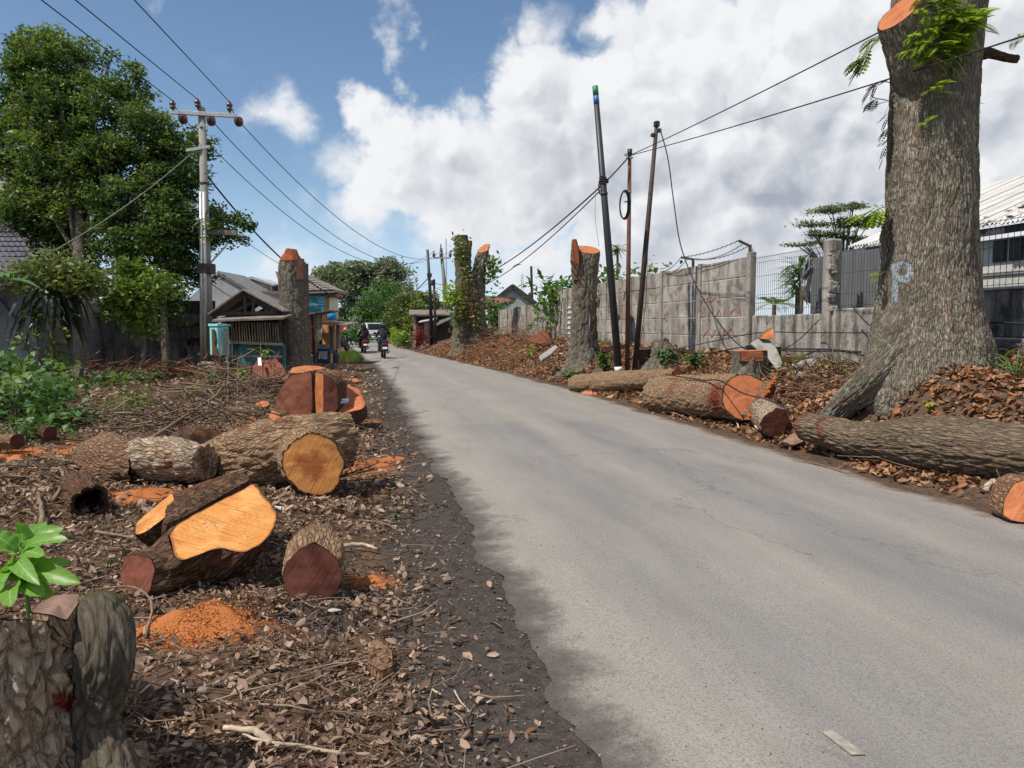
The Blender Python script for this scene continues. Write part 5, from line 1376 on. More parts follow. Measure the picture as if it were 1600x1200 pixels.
# twin trunks wrapped in creeper
ZI = 40.0
q = ground(PD(726, 540, ZI))
it, g = log_thing('standing_trunk', 'taller of the two creeper-covered trunks, at left with a notched top', 'tree trunk', [(q.x, q.y, q.z - .3), tuple(PD(726, 480, ZI)), tuple(PD(724, 420, ZI)), tuple(PD(721, 368, ZI))], [.62, .50, .42, .34], M['bark_grey'], None, M['wood_grey'], nth=80, nl=110, seed=87, amp=.05, plate=5, flare=(.25, .5, 4))
gq = trunk_geo([tuple(PD(729, 420, ZI)), tuple(PD(732, 376, ZI))], [.25, .2], nth=40, nl=40, seed=90, amp=.04, plate=5)
mesh_np('stem', gq['v'], gq['q'], M['bark_brown'], it, smooth=True, attrs={'bk': gq['bk']})
q2 = ground(PD(748, 540, ZI))
it2, g = log_thing('standing_trunk', 'shorter leaning trunk with an orange sawn tip, right of the creeper-covered pair', 'tree trunk', [(q2.x, q2.y, q2.z - .3), tuple(PD(745, 480, ZI)), tuple(PD(748, 430, ZI)), tuple(PD(757, 388, ZI))], [.75, .50, .46, .30], M['bark_grey'], None, M['wood_red'], nth=80, nl=110, seed=88, amp=.05, plate=5, flare=(.3, .6, 3), lobes=.1,
    n1=-FW * .5 - RT * .2 + Vector((0, 0, .7)))
def wrap(label, pts, n, rad, leaf, mat, seed, group=None):
    r = np.random.default_rng(seed); P = np.array([list(PD(*p)) for p in pts]); t = r.random(n) * (len(P) - 1)
    i = np.floor(t).astype(int); f = (t - i)[:, None]; c = P[i] * (1 - f) + P[np.minimum(i + 1, len(P) - 1)] * f
    c = c + r.normal(size=(n, 3)) * rad
    V, T = leaf_cards(c, leaf * r.uniform(.6, 1.3, n), .6, .3, r, .3)
    return tag(mesh_np('creeper', V, T, mat, origin=Vector(P[0])), label, 'creeper', group)
wrap('bright green creeper climbing the left face of the taller creeper-covered trunk', [(717, 375, 39.4), (718, 385, 39.4), (722, 400, 39.3), (728, 425, 39.2), (730, 450, 39.1), (722, 470, 39.0), (714, 490, 39.0), (712, 512, 39.2)], 760, .22, .18, M['leaf_vine'], 1)
wrap('lime leaf tuft at the left of the taller creeper-covered trunk', [(704, 455, 39.4), (710, 465, 39.3), (708, 472, 39.3)], 260, .25, .22, M['leaf_lime'], 2)
wrap('dry brown creeper tangled between the two trunks', [(738, 440, 39.1), (736, 470, 39.0), (732, 495, 39.0), (742, 480, 39.0)], 300, .3, .18, M['leaf_dry'], 3)
wrap('feathery green shoots on the right of the leaning creeper-covered trunk', [(766, 410, 39.6), (772, 412, 39.6), (768, 425, 39.6), (764, 435, 39.6)], 200, .22, .24, M['leaf_mid'], 4)
wrap('small yellow green leaves on the lower leaning trunk', [(747, 475, 38.9), (748, 500, 38.8), (750, 508, 38.8)], 160, .16, .16, M['leaf_vine'], 5)

# ------------------------------------------------------------------ leaning poles
ZP = 18.3
def pole_base(px, py, Z): 
    p = PD(px, py, Z); return Vector((p.x, p.y, Hs(p.x, p.y) - .1))
p1 = thing('leaning_pole', 'tallest thick black leaning pole with a blue and green tip', 'pole', ground(PD(970, 580, ZP)))
a = pole_base(970, 582, ZP); b = PD(930, 136, ZP)
MB().tube([a, a.lerp(b, .5) + RT * -.0, b], [.092, .082, .060], 14).build('shaft', M['pipe_black'], p1, smooth=True)
def band(par, nm, f0, f1, r, mat, A=a, B=b): MB().tube([A.lerp(B, f0), A.lerp(B, f1)], r, 14).build(nm, mat, par, smooth=True)
band(p1, 'blue_tip', .945, .972, .066, M['blue_band']); band(p1, 'green_tip', .972, 1.003, .066, M['green_band']); band(p1, 'white_band', .075, .092, .093, M['white_band'])
band(p1, 'joint', .655, .662, .088, M['pipe_black'])
c1 = a.lerp(b, .70)
mb = MB()
for k in range(4): mb.tube([c1 + Vector((.085 * math.cos(t_), .085 * math.sin(t_), .05 * k - .07 + .02 * math.sin(t_ * 2))) for t_ in np.linspace(0, 6.3, 12)], .010, 5)
mb.box(c1 + RT * .09, (.07, .05, .10)); mb.tube([c1 - RT * .08, c1 - RT * .10 - Vector((0, 0, .15)), c1 - RT * .07 - Vector((0, 0, .3))], .018, 6)
mb.build('cable_clamp', M['rust_dark'], p1)
p2 = thing('leaning_pole', 'thin rusty brown middle pole carrying a black cable coil', 'pole', ground(PD(980, 578, ZP + .2)))
a2 = pole_base(980, 580, ZP + .2); b2_ = PD(984, 235, ZP + .2)
MB().tube([a2, b2_], [.062, .042], 12).build('shaft', M['rust'], p2, smooth=True)
MB().tube([b2_ - Vector((0, 0, .12)), b2_ + Vector((0, 0, .03))], .058, 12).build('cap', M['pipe_black'], p2, smooth=True)
mb = MB(); c2 = PD(978, 242, ZP + .1)
mb.box(b2_ - Vector((0, 0, .17)), (.13, .13, .03)).box(c2, (.06, .06, .05)); mb.build('cable_clamp', M['galv'], p2)
c3 = PD(981, 300, ZP + .15); mb = MB().box(c3, (.16, .13, .025)).box(c3 - Vector((0, 0, .22)), (.15, .13, .02)).beam(c3 + RT * .06, c3 + RT * .06 - Vector((0, 0, .3)), .02, .02)
mb.build('coil_bracket', M['galv'], p2)
cc = thing('cable_coil', 'black cable coil hanging on the rusty middle pole', 'cable coil', PD(975, 320, ZP))
for k in range(3):
    MB().tube([PD(975 + k * .8, 320, ZP - .05 + k * .03) + RT * (.10 + .01 * k) * math.cos(t_) + FW * .06 * math.cos(t_ + 1) + Vector((0, 0, (.30 + .012 * k) * math.sin(t_))) for t_ in np.linspace(0, 6.283, 26)], .016, 6).build('cable_loop', M['cable'], cc, smooth=True)
p3 = thing('leaning_pole', 'dark rusty pole leaning right, third of the leaning poles', 'pole', ground(PD(990, 577, ZP + .3)))
a3 = pole_base(990, 579, ZP + .3); b3_ = PD(1026, 196, ZP + .3)
MB().tube([a3, a3.lerp(b3_, .55), b3_], [.068, .062, .045], 12).build('shaft', M['rust_dark'], p3, smooth=True)
for f_ in (.33, .55, .78): MB().tube([a3.lerp(b3_, f_), a3.lerp(b3_, f_ + .006)], .070 - .02 * f_, 12).build('joint', M['rust'], p3)
mb = MB().box(b3_ + Vector((0, 0, .03)), (.12, .12, .13)).box(b3_ - Vector((0, 0, .22)) - RT * .06, (.14, .10, .08)).box(b3_ - Vector((0, 0, .12)) + RT * .07, (.09, .06, .09))
mb.build('head_clamp', M['pipe_black'], p3, bevel=.015)

# ------------------------------------------------------------------ the precast wall and its neighbours
UW = 8.1
def pu(px, py, u=UW): return PU(px, py, u)
def v_at(px): return PU(px, 510, UW).y
wall = thing('precast_wall', 'long weathered precast concrete panel wall behind the poles on the right bank', 'wall', (UW, v_at(1100), Hs(UW, v_at(1100))))
v0 = v_at(1172); bay = 2.45; zt = 3.06; rows = 5; ph_ = .42
zlow = zt - rows * ph_ - .0
nb_ = 7
for k in range(nb_ + 1):
    y = v0 + k * bay
    MB().b2((UW - .075, y - .075, .55), (UW + .075, y + .075, zt + .03 + (.0 if k else .06))).build('post', M['post'], wall, bevel=.012)
for k in range(nb_):
    y0, y1 = v0 + k * bay + .077, v0 + (k + 1) * bay - .077
    for j in range(rows):
        z1 = zt - j * ph_; sh_ = random.uniform(-.006, .006)
        MB().b2((UW - .030 + sh_, y0, z1 - ph_ + .007), (UW + .030 + sh_, y1, z1)).build('panel', M['panel'], wall, bevel=.014)
    MB().b2((UW - .055, y0, .5), (UW + .055, y1, zlow + .001)).build('footing', M['plinth'], wall, bevel=.01)
# faded red writing on the panels (only scraps of strokes are legible)
def stroke(par, pts, u, mat, wd=.035):
    P = [pu(px, py, u) for (px, py) in pts]; mb = MB()
    for a_, b_ in zip(P, P[1:]): mb.beam(a_, b_, .012, wd, up=(0, 0, 1) if abs((b_ - a_).normalized().z) < .9 else (0, 1, 0))
    mb.build('graffiti_stroke', mat, par)
xg = UW - .038
for s_ in ([(1097, 473), (1099, 465), (1101, 473)], [(1104, 473), (1106, 464), (1108, 472)], [(1111, 471), (1118, 465), (1121, 471)],
           [(1096, 496), (1098, 486), (1103, 494)], [(1107, 496), (1110, 485), (1115, 495)], [(1118, 494), (1124, 484), (1127, 493)], [(1131, 493), (1133, 483), (1138, 492)], [(1141, 490), (1148, 482), (1158, 490)],
           [(1098, 526), (1106, 516), (1112, 527), (1118, 515)], [(1128, 526), (1133, 514), (1138, 525)], [(1131, 522), (1136, 521)], [(1139, 516), (1144, 512), (1146, 522)]):
    stroke(wall, s_, xg, M['red_spray'])
# far, lower stretch of wall
far = thing('precast_wall', 'far lower stretch of pale concrete panel wall beyond the lopped trunk', 'wall', (UW - .1, v_at(840), Hs(UW, v_at(840))))
yA, yB = v_at(884), v_at(786)
nf = 6; bw = (yB - yA) / nf
def uw(y): return UW - .0 - .012 * max(0, y - yA)
for k in range(nf + 1):
    y = yA + k * bw
    MB().b2((uw(y) - .08, y - .08, .5), (uw(y) + .08, y + .08, 2.72 - .03 * k)).build('post', M['post'], far)
for k in range(nf):
    y0, y1 = yA + k * bw + .085, yA + (k + 1) * bw - .085; u0 = uw((y0 + y1) / 2)
    for j in range(4 if k else 3):
        z1 = 2.66 - .03 * k - j * .5 - (.42 if k == 0 else 0)
        MB().b2((u0 - .04, y0, z1 - .49), (u0 + .04, y1, z1)).build('panel', M['panel'], far, bevel=.012)
    MB().b2((u0 - .06, y0, .4), (u0 + .06, y1, .665 + (.0))).build('footing', M['plinth'], far)
# louvred gate leaf between both walls
gt = thing('louvre_gate', 'leaning pale slatted gate leaf between the lopped trunk and the far wall', 'gate', ground(pu(890, 528)))
A_, B_ = pu(884, 530), pu(897, 530); ln_ = Vector((0, 0, 0))
y0, y1 = pu(897, 520).y, pu(884, 520).y
MB().beam((UW - .05, y1, .75), (UW + .05, y1 - .35, 2.95), .10, .10).build('stile', M['post'], gt)
MB().beam((UW - .05, y0 + .1, .75), (UW + .05, y0 - .2, 2.55), .08, .08).build('stile', M['post'], gt)
for k in range(8):
    z = .95 + k * .2; f_ = (z - .75) / 2.2
    MB().box((UW - .02, (y0 + y1) / 2 - .3 * f_, z), (.04, y1 - y0 - .1, .14), Matrix.Rotation(.3, 3, 'Y')).build('slat', M['wall_pale'], gt)
# bent angle-iron arms with barbed wire
def arm(label, px, y_base, y_top, tipx, tipy):
    b_ = pu(px, y_base); tp = pu(px, y_top); tip = PD(tipx, tipy, depth(tp) + .05)
    o = thing('wire_bracket', label, 'bracket', b_, 'barbed wire brackets on the wall')
    MB().beam(b_, tp, .05, .05).build('upright', M['rust_dark'], o); MB().beam(tp + Vector((0, 0, -.02)), tip, .05, .05).build('arm', M['rust_dark'], o)
    return tp, tip
tpA, tipA = arm('cranked wire bracket on the wall just right of the hanging cable', 1083, 420, 404, 1064, 402)
tpB, tipB = arm('cranked wire bracket at the right end of the panel wall', 1172, 402, 383, 1154, 376)
def sag(p, q, s, n=20):
    p, q = Vector(p), Vector(q)
    return [p.lerp(q, t_) - Vector((0, 0, s * 4 * t_ * (1 - t_))) for t_ in np.linspace(0, 1, n)]
bw_ = thing('barbed_wire', 'slack strands of barbed wire strung along the top of the panel wall', 'wire', tpA)
endL = pu(1000, 445) ; 
for (p, q, s) in [(tipA, tipB, .06), (tipA.lerp(tpA, .5), tipB.lerp(tpB, .5), .16), (tpA, tpB, .12), (PU(1032, 424, UW), tipA, .10), (PU(1032, 428, UW), tipA.lerp(tpA, .6), .14), (tpB, PU(1180, 402, UW), .02)]:
    P = sag(p, q, s, 28); mb = MB().tube(P, .008, 4)
    for k in range(2, 27, 2): mb.tube([P[k] + Vector((.02, 0, .035)), P[k] + Vector((-.02, .01, -.035))], .005, 4)
    mb.build('strand', M['mesh_wire'], bw_)

# ------------------------------------------------------------------ low wall with welded mesh fence, corner pillar
yP = v_at(1297); yE = v_at(1178); y_end = v_at(1700)
low = thing('low_wall', 'low stained plastered wall with a dark gap at its foot, under the mesh fence', 'wall', (UW, (yP + yE) / 2, Hs(UW, yP)))
MB().b2((UW - .09, yP + .16, .98), (UW + .09, yE - .08, 1.82)).build('wall', M['plinth'], low, bevel=.02)
MB().b2((UW - .12, yP - .1, .45), (UW + .12, yE - .08, .975)).build('footing', M['plinth'], low, bevel=.02)
MB().b2((UW - .130, pu(1228, 525).y, 1.03), (UW - .088, pu(1175, 525).y, 1.20)).build('opening', M['dark_void'], low)
low2 = thing('low_wall', 'stained low wall behind the big trunk, right of the tall pillar', 'wall', (UW, yP - 1.5, Hs(UW, yP - 1.5)))
MB().b2((UW - .08, v_at(1500), .98), (UW + .08, yP - .16, 1.90)).build('wall', M['plinth'], low2, bevel=.02)
MB().b2((UW - .12, v_at(1500), .45), (UW + .12, yP - .105, .975)).build('footing', M['plinth'], low2, bevel=.02)
low3 = thing('low_wall', 'black-stained low wall at the right edge, below the white building', 'wall', (UW, y_end + 1, Hs(UW, y_end + 1)))
MB().b2((UW - .08, y_end, 1.45), (UW + .08, v_at(1500) - .01, 2.06)).build('wall', M['wall_stain'], low3, bevel=.02)
MB().b2((UW - .13, y_end, .45), (UW + .13, v_at(1500) - .01, 1.445)).build('footing', M['wall_grey'], low3, bevel=.02)
MB().b2((UW - .10, y_end, 2.061), (UW + .10, v_at(1500) - .01, 2.10)).build('coping', M['wall_white'], low3, bevel=.012)
pil = thing('concrete_pillar', 'tall chipped concrete pillar between the two mesh fence bays', 'pillar', (UW, yP, Hs(UW, yP)))
MB().b2((UW - .16, yP - .16, .5), (UW + .10, yP + .05, 3.10)).build('shaft', M['post'], pil, bevel=.03)
mb = MB(); r = random.Random(5)
for k in range(16): mb.box((UW - .07 + r.uniform(-.05, .04), yP - .175 + r.uniform(-.02, .01), 1.9 + 1.15 * r.random()), (r.uniform(.06, .15), .07, r.uniform(.05, .22)), Matrix.Rotation(r.uniform(-.25, .25), 3, 'Y'))
mb.build('broken_edge', M['post'], pil, bevel=.015)
def mesh_fence(label, ya, yb, z0, z1, step, hz):
    o = thing('mesh_fence', label, 'fence', (UW, (ya + yb) / 2, z0))
    n = int(abs(yb - ya) / step)
    for k in range(n + 1):
        y = ya + (yb - ya) * k / n
        MB().tube([(UW + .0, y, z0), (UW, y, z1 - .1), (UW - .06, y, z1 - .05), (UW, y, z1)], .0038, 5).build('upright_wire', M['mesh_wire'], o)
    for z in hz:
        MB().tube([(UW - .008, ya, z), (UW - .008, yb, z)], .004, 5).build('cross_wire', M['mesh_wire'], o)
    return o
mesh_fence('welded mesh fence bay between the panel wall and the tall pillar', yP + .07, yE - .1, 1.80, 3.02, .075, [1.95, 2.16, 2.24, 2.62, 2.9, 3.0])
mesh_fence('welded mesh fence bay between the tall pillar and the big trunk', v_at(1440), yP - .28, 1.88, 2.95, .075, [1.95, 2.15, 2.5, 2.86])
mesh_fence('welded mesh fence bay at right in front of the white building', y_end, v_at(1505), 2.09, 2.98, .095, [2.13, 2.28, 2.62, 2.95])
# zinc sheets standing behind the fence
zs = thing('zinc_screen', 'dark corrugated zinc screen standing behind the mesh fence', 'screen', (8.75, yP, 1.0))
def corr(name, a_, b_, z0, z1, n, mat, par, dep=.025, nrm=None):
    a_, b_ = Vector(a_), Vector(b_); d = b_ - a_; nv = Vector((d.y, -d.x, 0)).normalized(); vs = []; fs = []
    m_ = n * 4
    for k in range(m_ + 1):
        p = a_ + d * (k / m_) + nv * dep * math.sin(k * math.pi / 2)
        zz = (z1 if not hasattr(z1, '__len__') else z1[0] + (z1[1] - z1[0]) * k / m_)
        vs += [(p.x, p.y, z0), (p.x, p.y, zz), (p.x + nv.x * .004, p.y + nv.y * .004, z0), (p.x + nv.x * .004, p.y + nv.y * .004, zz)]
    for k in range(m_):
        a4 = 4 * k; fs += [(a4, a4 + 4, a4 + 5, a4 + 1), (a4 + 2, a4 + 3, a4 + 7, a4 + 6), (a4 + 1, a4 + 5, a4 + 7, a4 + 3)]
    return MB().add(vs, fs).build(name, mat, par, fix=False)
yy0 = PU(1268, 450, 8.75).y; yy1 = PU(1500, 450, 8.75).y
for k in range(5):
    ya = yy0 + (yy1 - yy0) * k / 5; yb = yy0 + (yy1 - yy0) * (k + 1) / 5
    corr('zinc_sheet', (8.75 + .02 * (k % 2), ya, 0), (8.75 + .02 * (k % 2), yb - .06, 0), 1.0, 2.93 + .05 * (k % 2), 9, M['corr_grey'], zs)
sf = thing('crumpled_sheet', 'crumpled shiny zinc scrap hooked on the mesh fence', 'scrap metal', PU(1265, 440, 8.35))
mb = MB(); r = random.Random(9); pts_ = [(1262, 402, 1270, 404), (1258, 415, 1274, 420), (1252, 432, 1268, 432), (1251, 446, 1266, 452), (1257, 470, 1268, 476)]
g_ = []
for (xa, ya_, xb, yb_) in pts_:
    for t_ in np.linspace(0, 1, 5): g_.append(PU(xa + (xb - xa) * t_, ya_ + (yb_ - ya_) * t_, 8.32 + r.uniform(-.12, .12)))
mb.add(g_, [(i * 5 + j, i * 5 + j + 1, i * 5 + j + 6, i * 5 + j + 5) for i in range(4) for j in range(4)])
o = mb.build('sheet', M['foil'], sf); mo = o.modifiers.new('thick', 'SOLIDIFY'); mo.thickness = .004
MB().tube([PU(1252, 490, 8.45), PU(1254, 450, 8.4), PU(1264, 405, 8.4), PU(1270, 392, 8.4)], .03, 6).build('post', M['stick'], sf)

# ------------------------------------------------------------------ rubble and rubbish on the bank
f = [(1172, 537), (1184, 530), (1202, 531), (1214, 545), (1225, 572), (1214, 578), (1200, 560), (1186, 549)]
MB().prism([PD(x_, y_, 14.6 - (y_ - 530) * .012) for (x_, y_) in f], FW * .10 + RT * .03).build('tmp_slab', M['rubble'], origin=PD(1200, 570, 14.3), bevel=.015)
tag(bpy.data.objects['tmp_slab'], 'leaning broken concrete slab behind the red-notched stump', 'concrete'); bpy.data.objects['tmp_slab'].name = 'broken_slab'
f = [PD(1189, 530, 14.5), PD(1192, 522, 14.6), PD(1206, 513, 14.7), PD(1210, 516, 14.6), PD(1210, 530, 14.5)]
chunk('wood_chunk', 'red chunk of wood resting on top of the broken concrete slab', f, [p + FW * .18 for p in f], M['bark_brown'], M['wood_red'], seed=91, cat='wood block', amp=.008)
def stone(label, px, py, s, mat, seed, cat='rubble', group='concrete rubble on the bank', sink=.3, sq=(1, .8, .55), Z=None):
    q = G(px, py) if Z is None else ground(PD(px, py, Z)); r = random.Random(seed)
    import bmesh
    bm = bmesh.new(); bmesh.ops.create_icosphere(bm, subdivisions=2, radius=s)
    pl = [(Vector((r.gauss(0, 1), r.gauss(0, 1), r.gauss(0, 1))).normalized(), r.uniform(.45, .8) * s) for _ in range(9)]
    for v in bm.verts:
        for (n_, d_) in pl:
            e = v.co.dot(n_) - d_
            if e > 0: v.co -= n_ * e
        v.co = Vector((v.co.x * sq[0], v.co.y * sq[1], v.co.z * sq[2])) * (1 + r.uniform(-.04, .04))
    me = bpy.data.meshes.new('rubble'); bm.to_mesh(me); bm.free(); me.materials.append(mat)
    o = bpy.data.objects.new('rubble', me); COL.objects.link(o); o.location = q + Vector((0, 0, s * sq[2] * (1 - sink))); o.rotation_euler = (r.uniform(-.2, .2), r.uniform(-.2, .2), r.uniform(0, 6))
    return tag(o, label, cat, group)
stone('large white rubble lump below the mesh fence, nearest the big root', 1262, 578, .22, M['rubble'], 1)
stone('white rubble lump left of the largest lump below the mesh fence', 1243, 580, .15, M['rubble'], 2)
stone('small white rubble piece right of the largest lump below the fence', 1274, 574, .12, M['rubble'], 3)
for k, (px, py) in enumerate([(1214, 580), (1200, 585), (1220, 566), (1232, 588), (1206, 578), (1250, 590)]):
    stone('small pale rubble scrap scattered at the foot of the broken slab', px, py, .07 + .02 * (k % 3), M['rubble'], 10 + k, group='rubble scraps by the broken slab')
f = [(842, 556), (850, 550), (868, 538), (872, 542), (860, 554), (846, 562)]
o = MB().prism([PD(x_, y_, 25.0 - (y_ - 540) * .06) for (x_, y_) in f], -Vector((0, 0, .10))).build('broken_slab', M['rubble'], origin=PD(855, 555, 24.5), bevel=.02)
tag(o, 'flat broken concrete slab on the bank left of the lopped trunk', 'concrete')
for k, (px, py, s) in enumerate([(880, 543, .16), (872, 550, .14), (886, 548, .13), (866, 556, .15), (878, 556, .12), (890, 541, .14)]):
    stone('pale rubble beside the flat broken slab left of the lopped trunk', px, py, s, M['rubble'], 30 + k, group='rubble left of the lopped trunk')
f = [PD(826, 534, 29), PD(834, 524, 29.3), PD(846, 518, 29.4), PD(858, 520, 29.3), PD(860, 532, 29), PD(846, 538, 28.8)]
chunk('wood_block', 'round red sawn block on the far bank against the pale wall', f, [p + FW * .6 for p in f], M['bark_brown'], M['wood_brown'], seed=92, cat='wood block', amp=.02)
f = [PD(770, 540, 35.5), PD(784, 526, 36), PD(792, 524, 36), PD(800, 536, 35.6), PD(788, 541, 35.4)]
chunk('wood_block', 'small red block half buried in brush right of the creeper trunks', f, [p + FW * .6 - Vector((0, 0, .1)) for p in f], M['bark_brown'], M['wood_brown'], seed=93, cat='wood block', amp=.02)
o = thing('leaning_pipe', 'black flexible pipe leaning against the lopped trunk', 'pipe', ground(PD(938, 560, 22.5)))
MB().tube([PD(922, 490, 22.6), PD(921, 520, 22.5), PD(927, 540, 22.4), PD(936, 556, 22.4)], .045, 8).build('pipe', M['pipe_black'], o, smooth=True)

# ================================================================== plants
def weed(label, px, py, n, ln, mat, seed, cat='weed', group='weeds on the verges', hgt=.25, wd=.5, Z=None, pos=None):
    r = random.Random(seed); q = pos if pos is not None else (G(px, py) if Z is None else ground(PD(px, py, Z)))
    o = thing('weed', label, cat, q, group); mb = MB(); sm = MB()
    for k in range(n):
        a = r.uniform(0, 6.283); h = hgt * r.uniform(.3, 1); b = q + Vector((math.cos(a), math.sin(a), 0)) * ln * r.uniform(.1, .7) + Vector((0, 0, h))
        sm.tube([q, q.lerp(b, .6) + Vector((0, 0, h * .15)), b], ln * .02 + .002, 4)
        a2 = a + r.uniform(-.8, .8); blade(mb, b, (math.cos(a2), math.sin(a2), r.uniform(-.1, .7)), ln * r.uniform(.6, 1.2), ln * wd * r.uniform(.8, 1.1), .7)
    sm.build('stem', mat, o); mb.build('foliage', mat, o, fix=False)
    return o
# bright plant behind the foreground stump: every leaf a part
pp = PD(38, 930, 2.95); pp = ground(pp)
pl = thing('leafy_plant', 'bright green broad-leaved plant behind the foreground stump', 'plant', pp)
stem_top = PD(34, 860, 2.95)
MB().tube([pp, pp.lerp(stem_top, .5) + RT * .02, stem_top], [.012, .010, .006], 7).build('stem', M['leaf_weed'], pl)
for (bx, by, tx, ty, Zb, Zt_, wd) in [(34, 862, 95, 822, 2.95, 2.98, .085), (34, 866, 98, 838, 2.95, 2.86, .075), (33, 858, 30, 815, 2.95, 2.95, .075), (30, 862, -12, 832, 2.95, 2.92, .085), (30, 866, -20, 858, 2.95, 2.85, .09),
                                     (36, 905, 118, 904, 2.93, 2.78, .085), (36, 900, 112, 874, 2.93, 3.0, .07), (34, 908, 8, 872, 2.93, 2.80, .09), (36, 912, 62, 925, 2.92, 2.72, .085), (34, 914, 10, 938, 2.92, 2.66, .10), (30, 905, -20, 900, 2.93, 2.8, .09), (38, 890, 60, 848, 2.94, 2.92, .06), (34, 890, 0, 905, 2.9, 2.75, .07), (36, 885, 86, 886, 2.94, 2.84, .065), (32, 880, 52, 905, 2.93, 2.70, .075), (34, 870, 62, 862, 2.95, 2.80, .07), (32, 868, 10, 838, 2.96, 3.05, .08), (36, 866, 70, 812, 2.96, 3.08, .07), (34, 900, 84, 938, 2.92, 2.74, .07), (30, 895, -8, 925, 2.92, 2.74, .085)]:
    a, b = PD(bx, by, Zb), PD(tx, ty, Zt_); d = b - a; mb = MB()
    nn = (-FW * .65 + Vector((0, 0, .75)) - RT * .15).normalized()
    sd = d.normalized().cross(nn).normalized(); n6 = 12; vs = []; fs = []; lv = []; L = d.length
    up_ = sd.cross(d.normalized())
    if up_.z < 0: up_ = -up_
    bl_ = random.choice((0, 0, .3, 1.0)); bend = random.uniform(.07, .16); tw = random.uniform(-.25, .25)
    for i in range(n6 + 1):
        t_ = i / n6; c = a + d * t_ + up_ * (bend * math.sin(math.pi * t_)) * L - up_ * (.10 * t_ * t_ * L)
        w2 = wd * .46 * (4 * max(0, t_ - .06) / .94 * (1 - t_)) ** .62 if t_ > .06 else .003
        sd2 = sd * math.cos(tw * t_) + up_ * math.sin(tw * t_)
        wv = .004 * math.sin(i * 1.9 + bx)
        for q_, h_ in ((1, .30), (.55, .10), (0, 0), (-.55, .10), (-1, .30)):
            vs.append(tuple(c + sd2 * w2 * q_ + up_ * (w2 * h_ + wv * abs(q_)))); lv.append((q_, t_, bl_))
    for i in range(n6):
        for j in range(4): fs.append((i * 5 + j, i * 5 + j + 1, i * 5 + 6 + j, i * 5 + 5 + j))
    mesh_np('leaf', vs, np.array(fs), M['leaf_plant'], pl, smooth=True, attrs={'lv': lv})
# shrubs and heart-leaved weeds at left
def shrub(label, px, py, n, rx, h, leaf, mat, seed, Z=None, group='weedy shrubs at the left edge', asp=.7, cat='shrub'):
    q = G(px, py) if Z is None else ground(PD(px, py, Z)); r = np.random.default_rng(seed)
    o = thing('shrub', label, cat, q, group)
    lob = [(q + Vector((r.uniform(-.5, .5) * rx, r.uniform(-.5, .5) * rx, h * r.uniform(.35, .75))), (rx * .6, rx * .6, h * .42)) for _ in range(4)]
    crown('foliage', lob, n, leaf, mat, o, leaf * 2.5, 26, seed, up=.9, asp=asp, shell=.4)
    rr = random.Random(seed); sm = MB()
    for k in range(7): sm.tube([q, q + Vector((rr.uniform(-1, 1) * rx * .5, rr.uniform(-1, 1) * rx * .5, h * .8))], .010, 4)
    sm.build('stem', M['stick'], o)
shrub('dense green weedy shrub at the left edge, nearest the camera', 20, 668, 420, .75, .75, .17, M['leaf_weed'], 1)
shrub('bluish green heart-leaved shrub at the left edge', 0, 618, 300, .9, .9, .26, M['leaf_weed'], 2)
shrub('bright green low shrub right of the heart-leaved one', 48, 650, 300, .8, .6, .15, M['leaf_bush'], 3)
shrub('yellow flecked leggy shrub below the hanging leaf plant', 62, 578, 240, 1.0, 1.8, .16, M['leaf_vine'], 4, Z=21)
shrub('trailing green weeds right of the weedy shrubs', 100, 668, 170, .55, .35, .13, M['leaf_bush'], 5)
shrub('thin grass tuft in the middle of the left clearing', 210, 644, 150, .45, .42, .12, M['leaf_vine'], 6)
shrub('leafy weeds under the shrubs by the old wall', 30, 590, 360, 1.8, .9, .22, M['leaf_weed'], 7, Z=19)
shrub('green bushy weed right of the bluish heart-leaved shrub', 78, 632, 260, .6, .55, .16, M['leaf_weed'], 8)
shrub('low pale green weed patch at the near edge of the shrubs', 30, 694, 200, .5, .3, .11, M['leaf_bush'], 9)
shrub('scattered low green weeds along the shade line in the clearing', 150, 606, 240, 1.3, .35, .15, M['leaf_weed'], 10, group='weedy shrubs at the left edge')
weed('yellow-green two-leaved weed beside the shrubs', 92, 668, 5, .18, M['leaf_lime'], 11, hgt=.15)
weed('yellow weed by the brown branch at the left edge', 12, 712, 6, .10, M['leaf_lime'], 12, hgt=.10)
weed('low weed left of centre in the clearing', 112, 660, 8, .14, M['leaf_weed'], 13)
weed('leafy weed in the clearing near the grass tuft', 198, 652, 9, .16, M['leaf_weed'], 14)
weed('small weed in front of the turquoise box', 330, 600, 14, .22, M['leaf_bush'], 15, hgt=.35)
weed('bright green sapling with a rosette of leaves left of the red block', 381, 592, 20, .20, M['leaf_lime'], 16, hgt=.30)
weed('grassy weed on top of the red block by the standing trunk', 413, 562, 7, .26, M['leaf_lime'], 17, hgt=.25, wd=.18, pos=PD(413, 561, 19.0))
weed('small weed on the clearing right of the sawdust drift', 302, 620, 8, .16, M['leaf_lime'], 18)
weed('tiny green seedling behind the big sawn block', 176, 880, 5, .045, M['leaf_weed'], 19, hgt=.03)
weed('lone green sprig at the road edge below the large log', 618, 812, 6, .05, M['leaf_bush'], 20, hgt=.06)
weed('sparse weeds at the foot of the utility pole', 300, 592, 14, .24, M['leaf_vine'], 21, hgt=.35)
weed('green weeds at the foot of the black leaning pole', 945, 560, 60, .22, M['leaf_bush'], 22, hgt=.55, Z=21)
weed('green weeds between the poles and the flared stump', 1040, 552, 50, .22, M['leaf_bush'], 23, hgt=.45, Z=18.3)
weed('round-leaved weeds at the wall foot right of the flared stump', 1085, 566, 70, .18, M['leaf_bush'], 24, hgt=.38, Z=16.8)
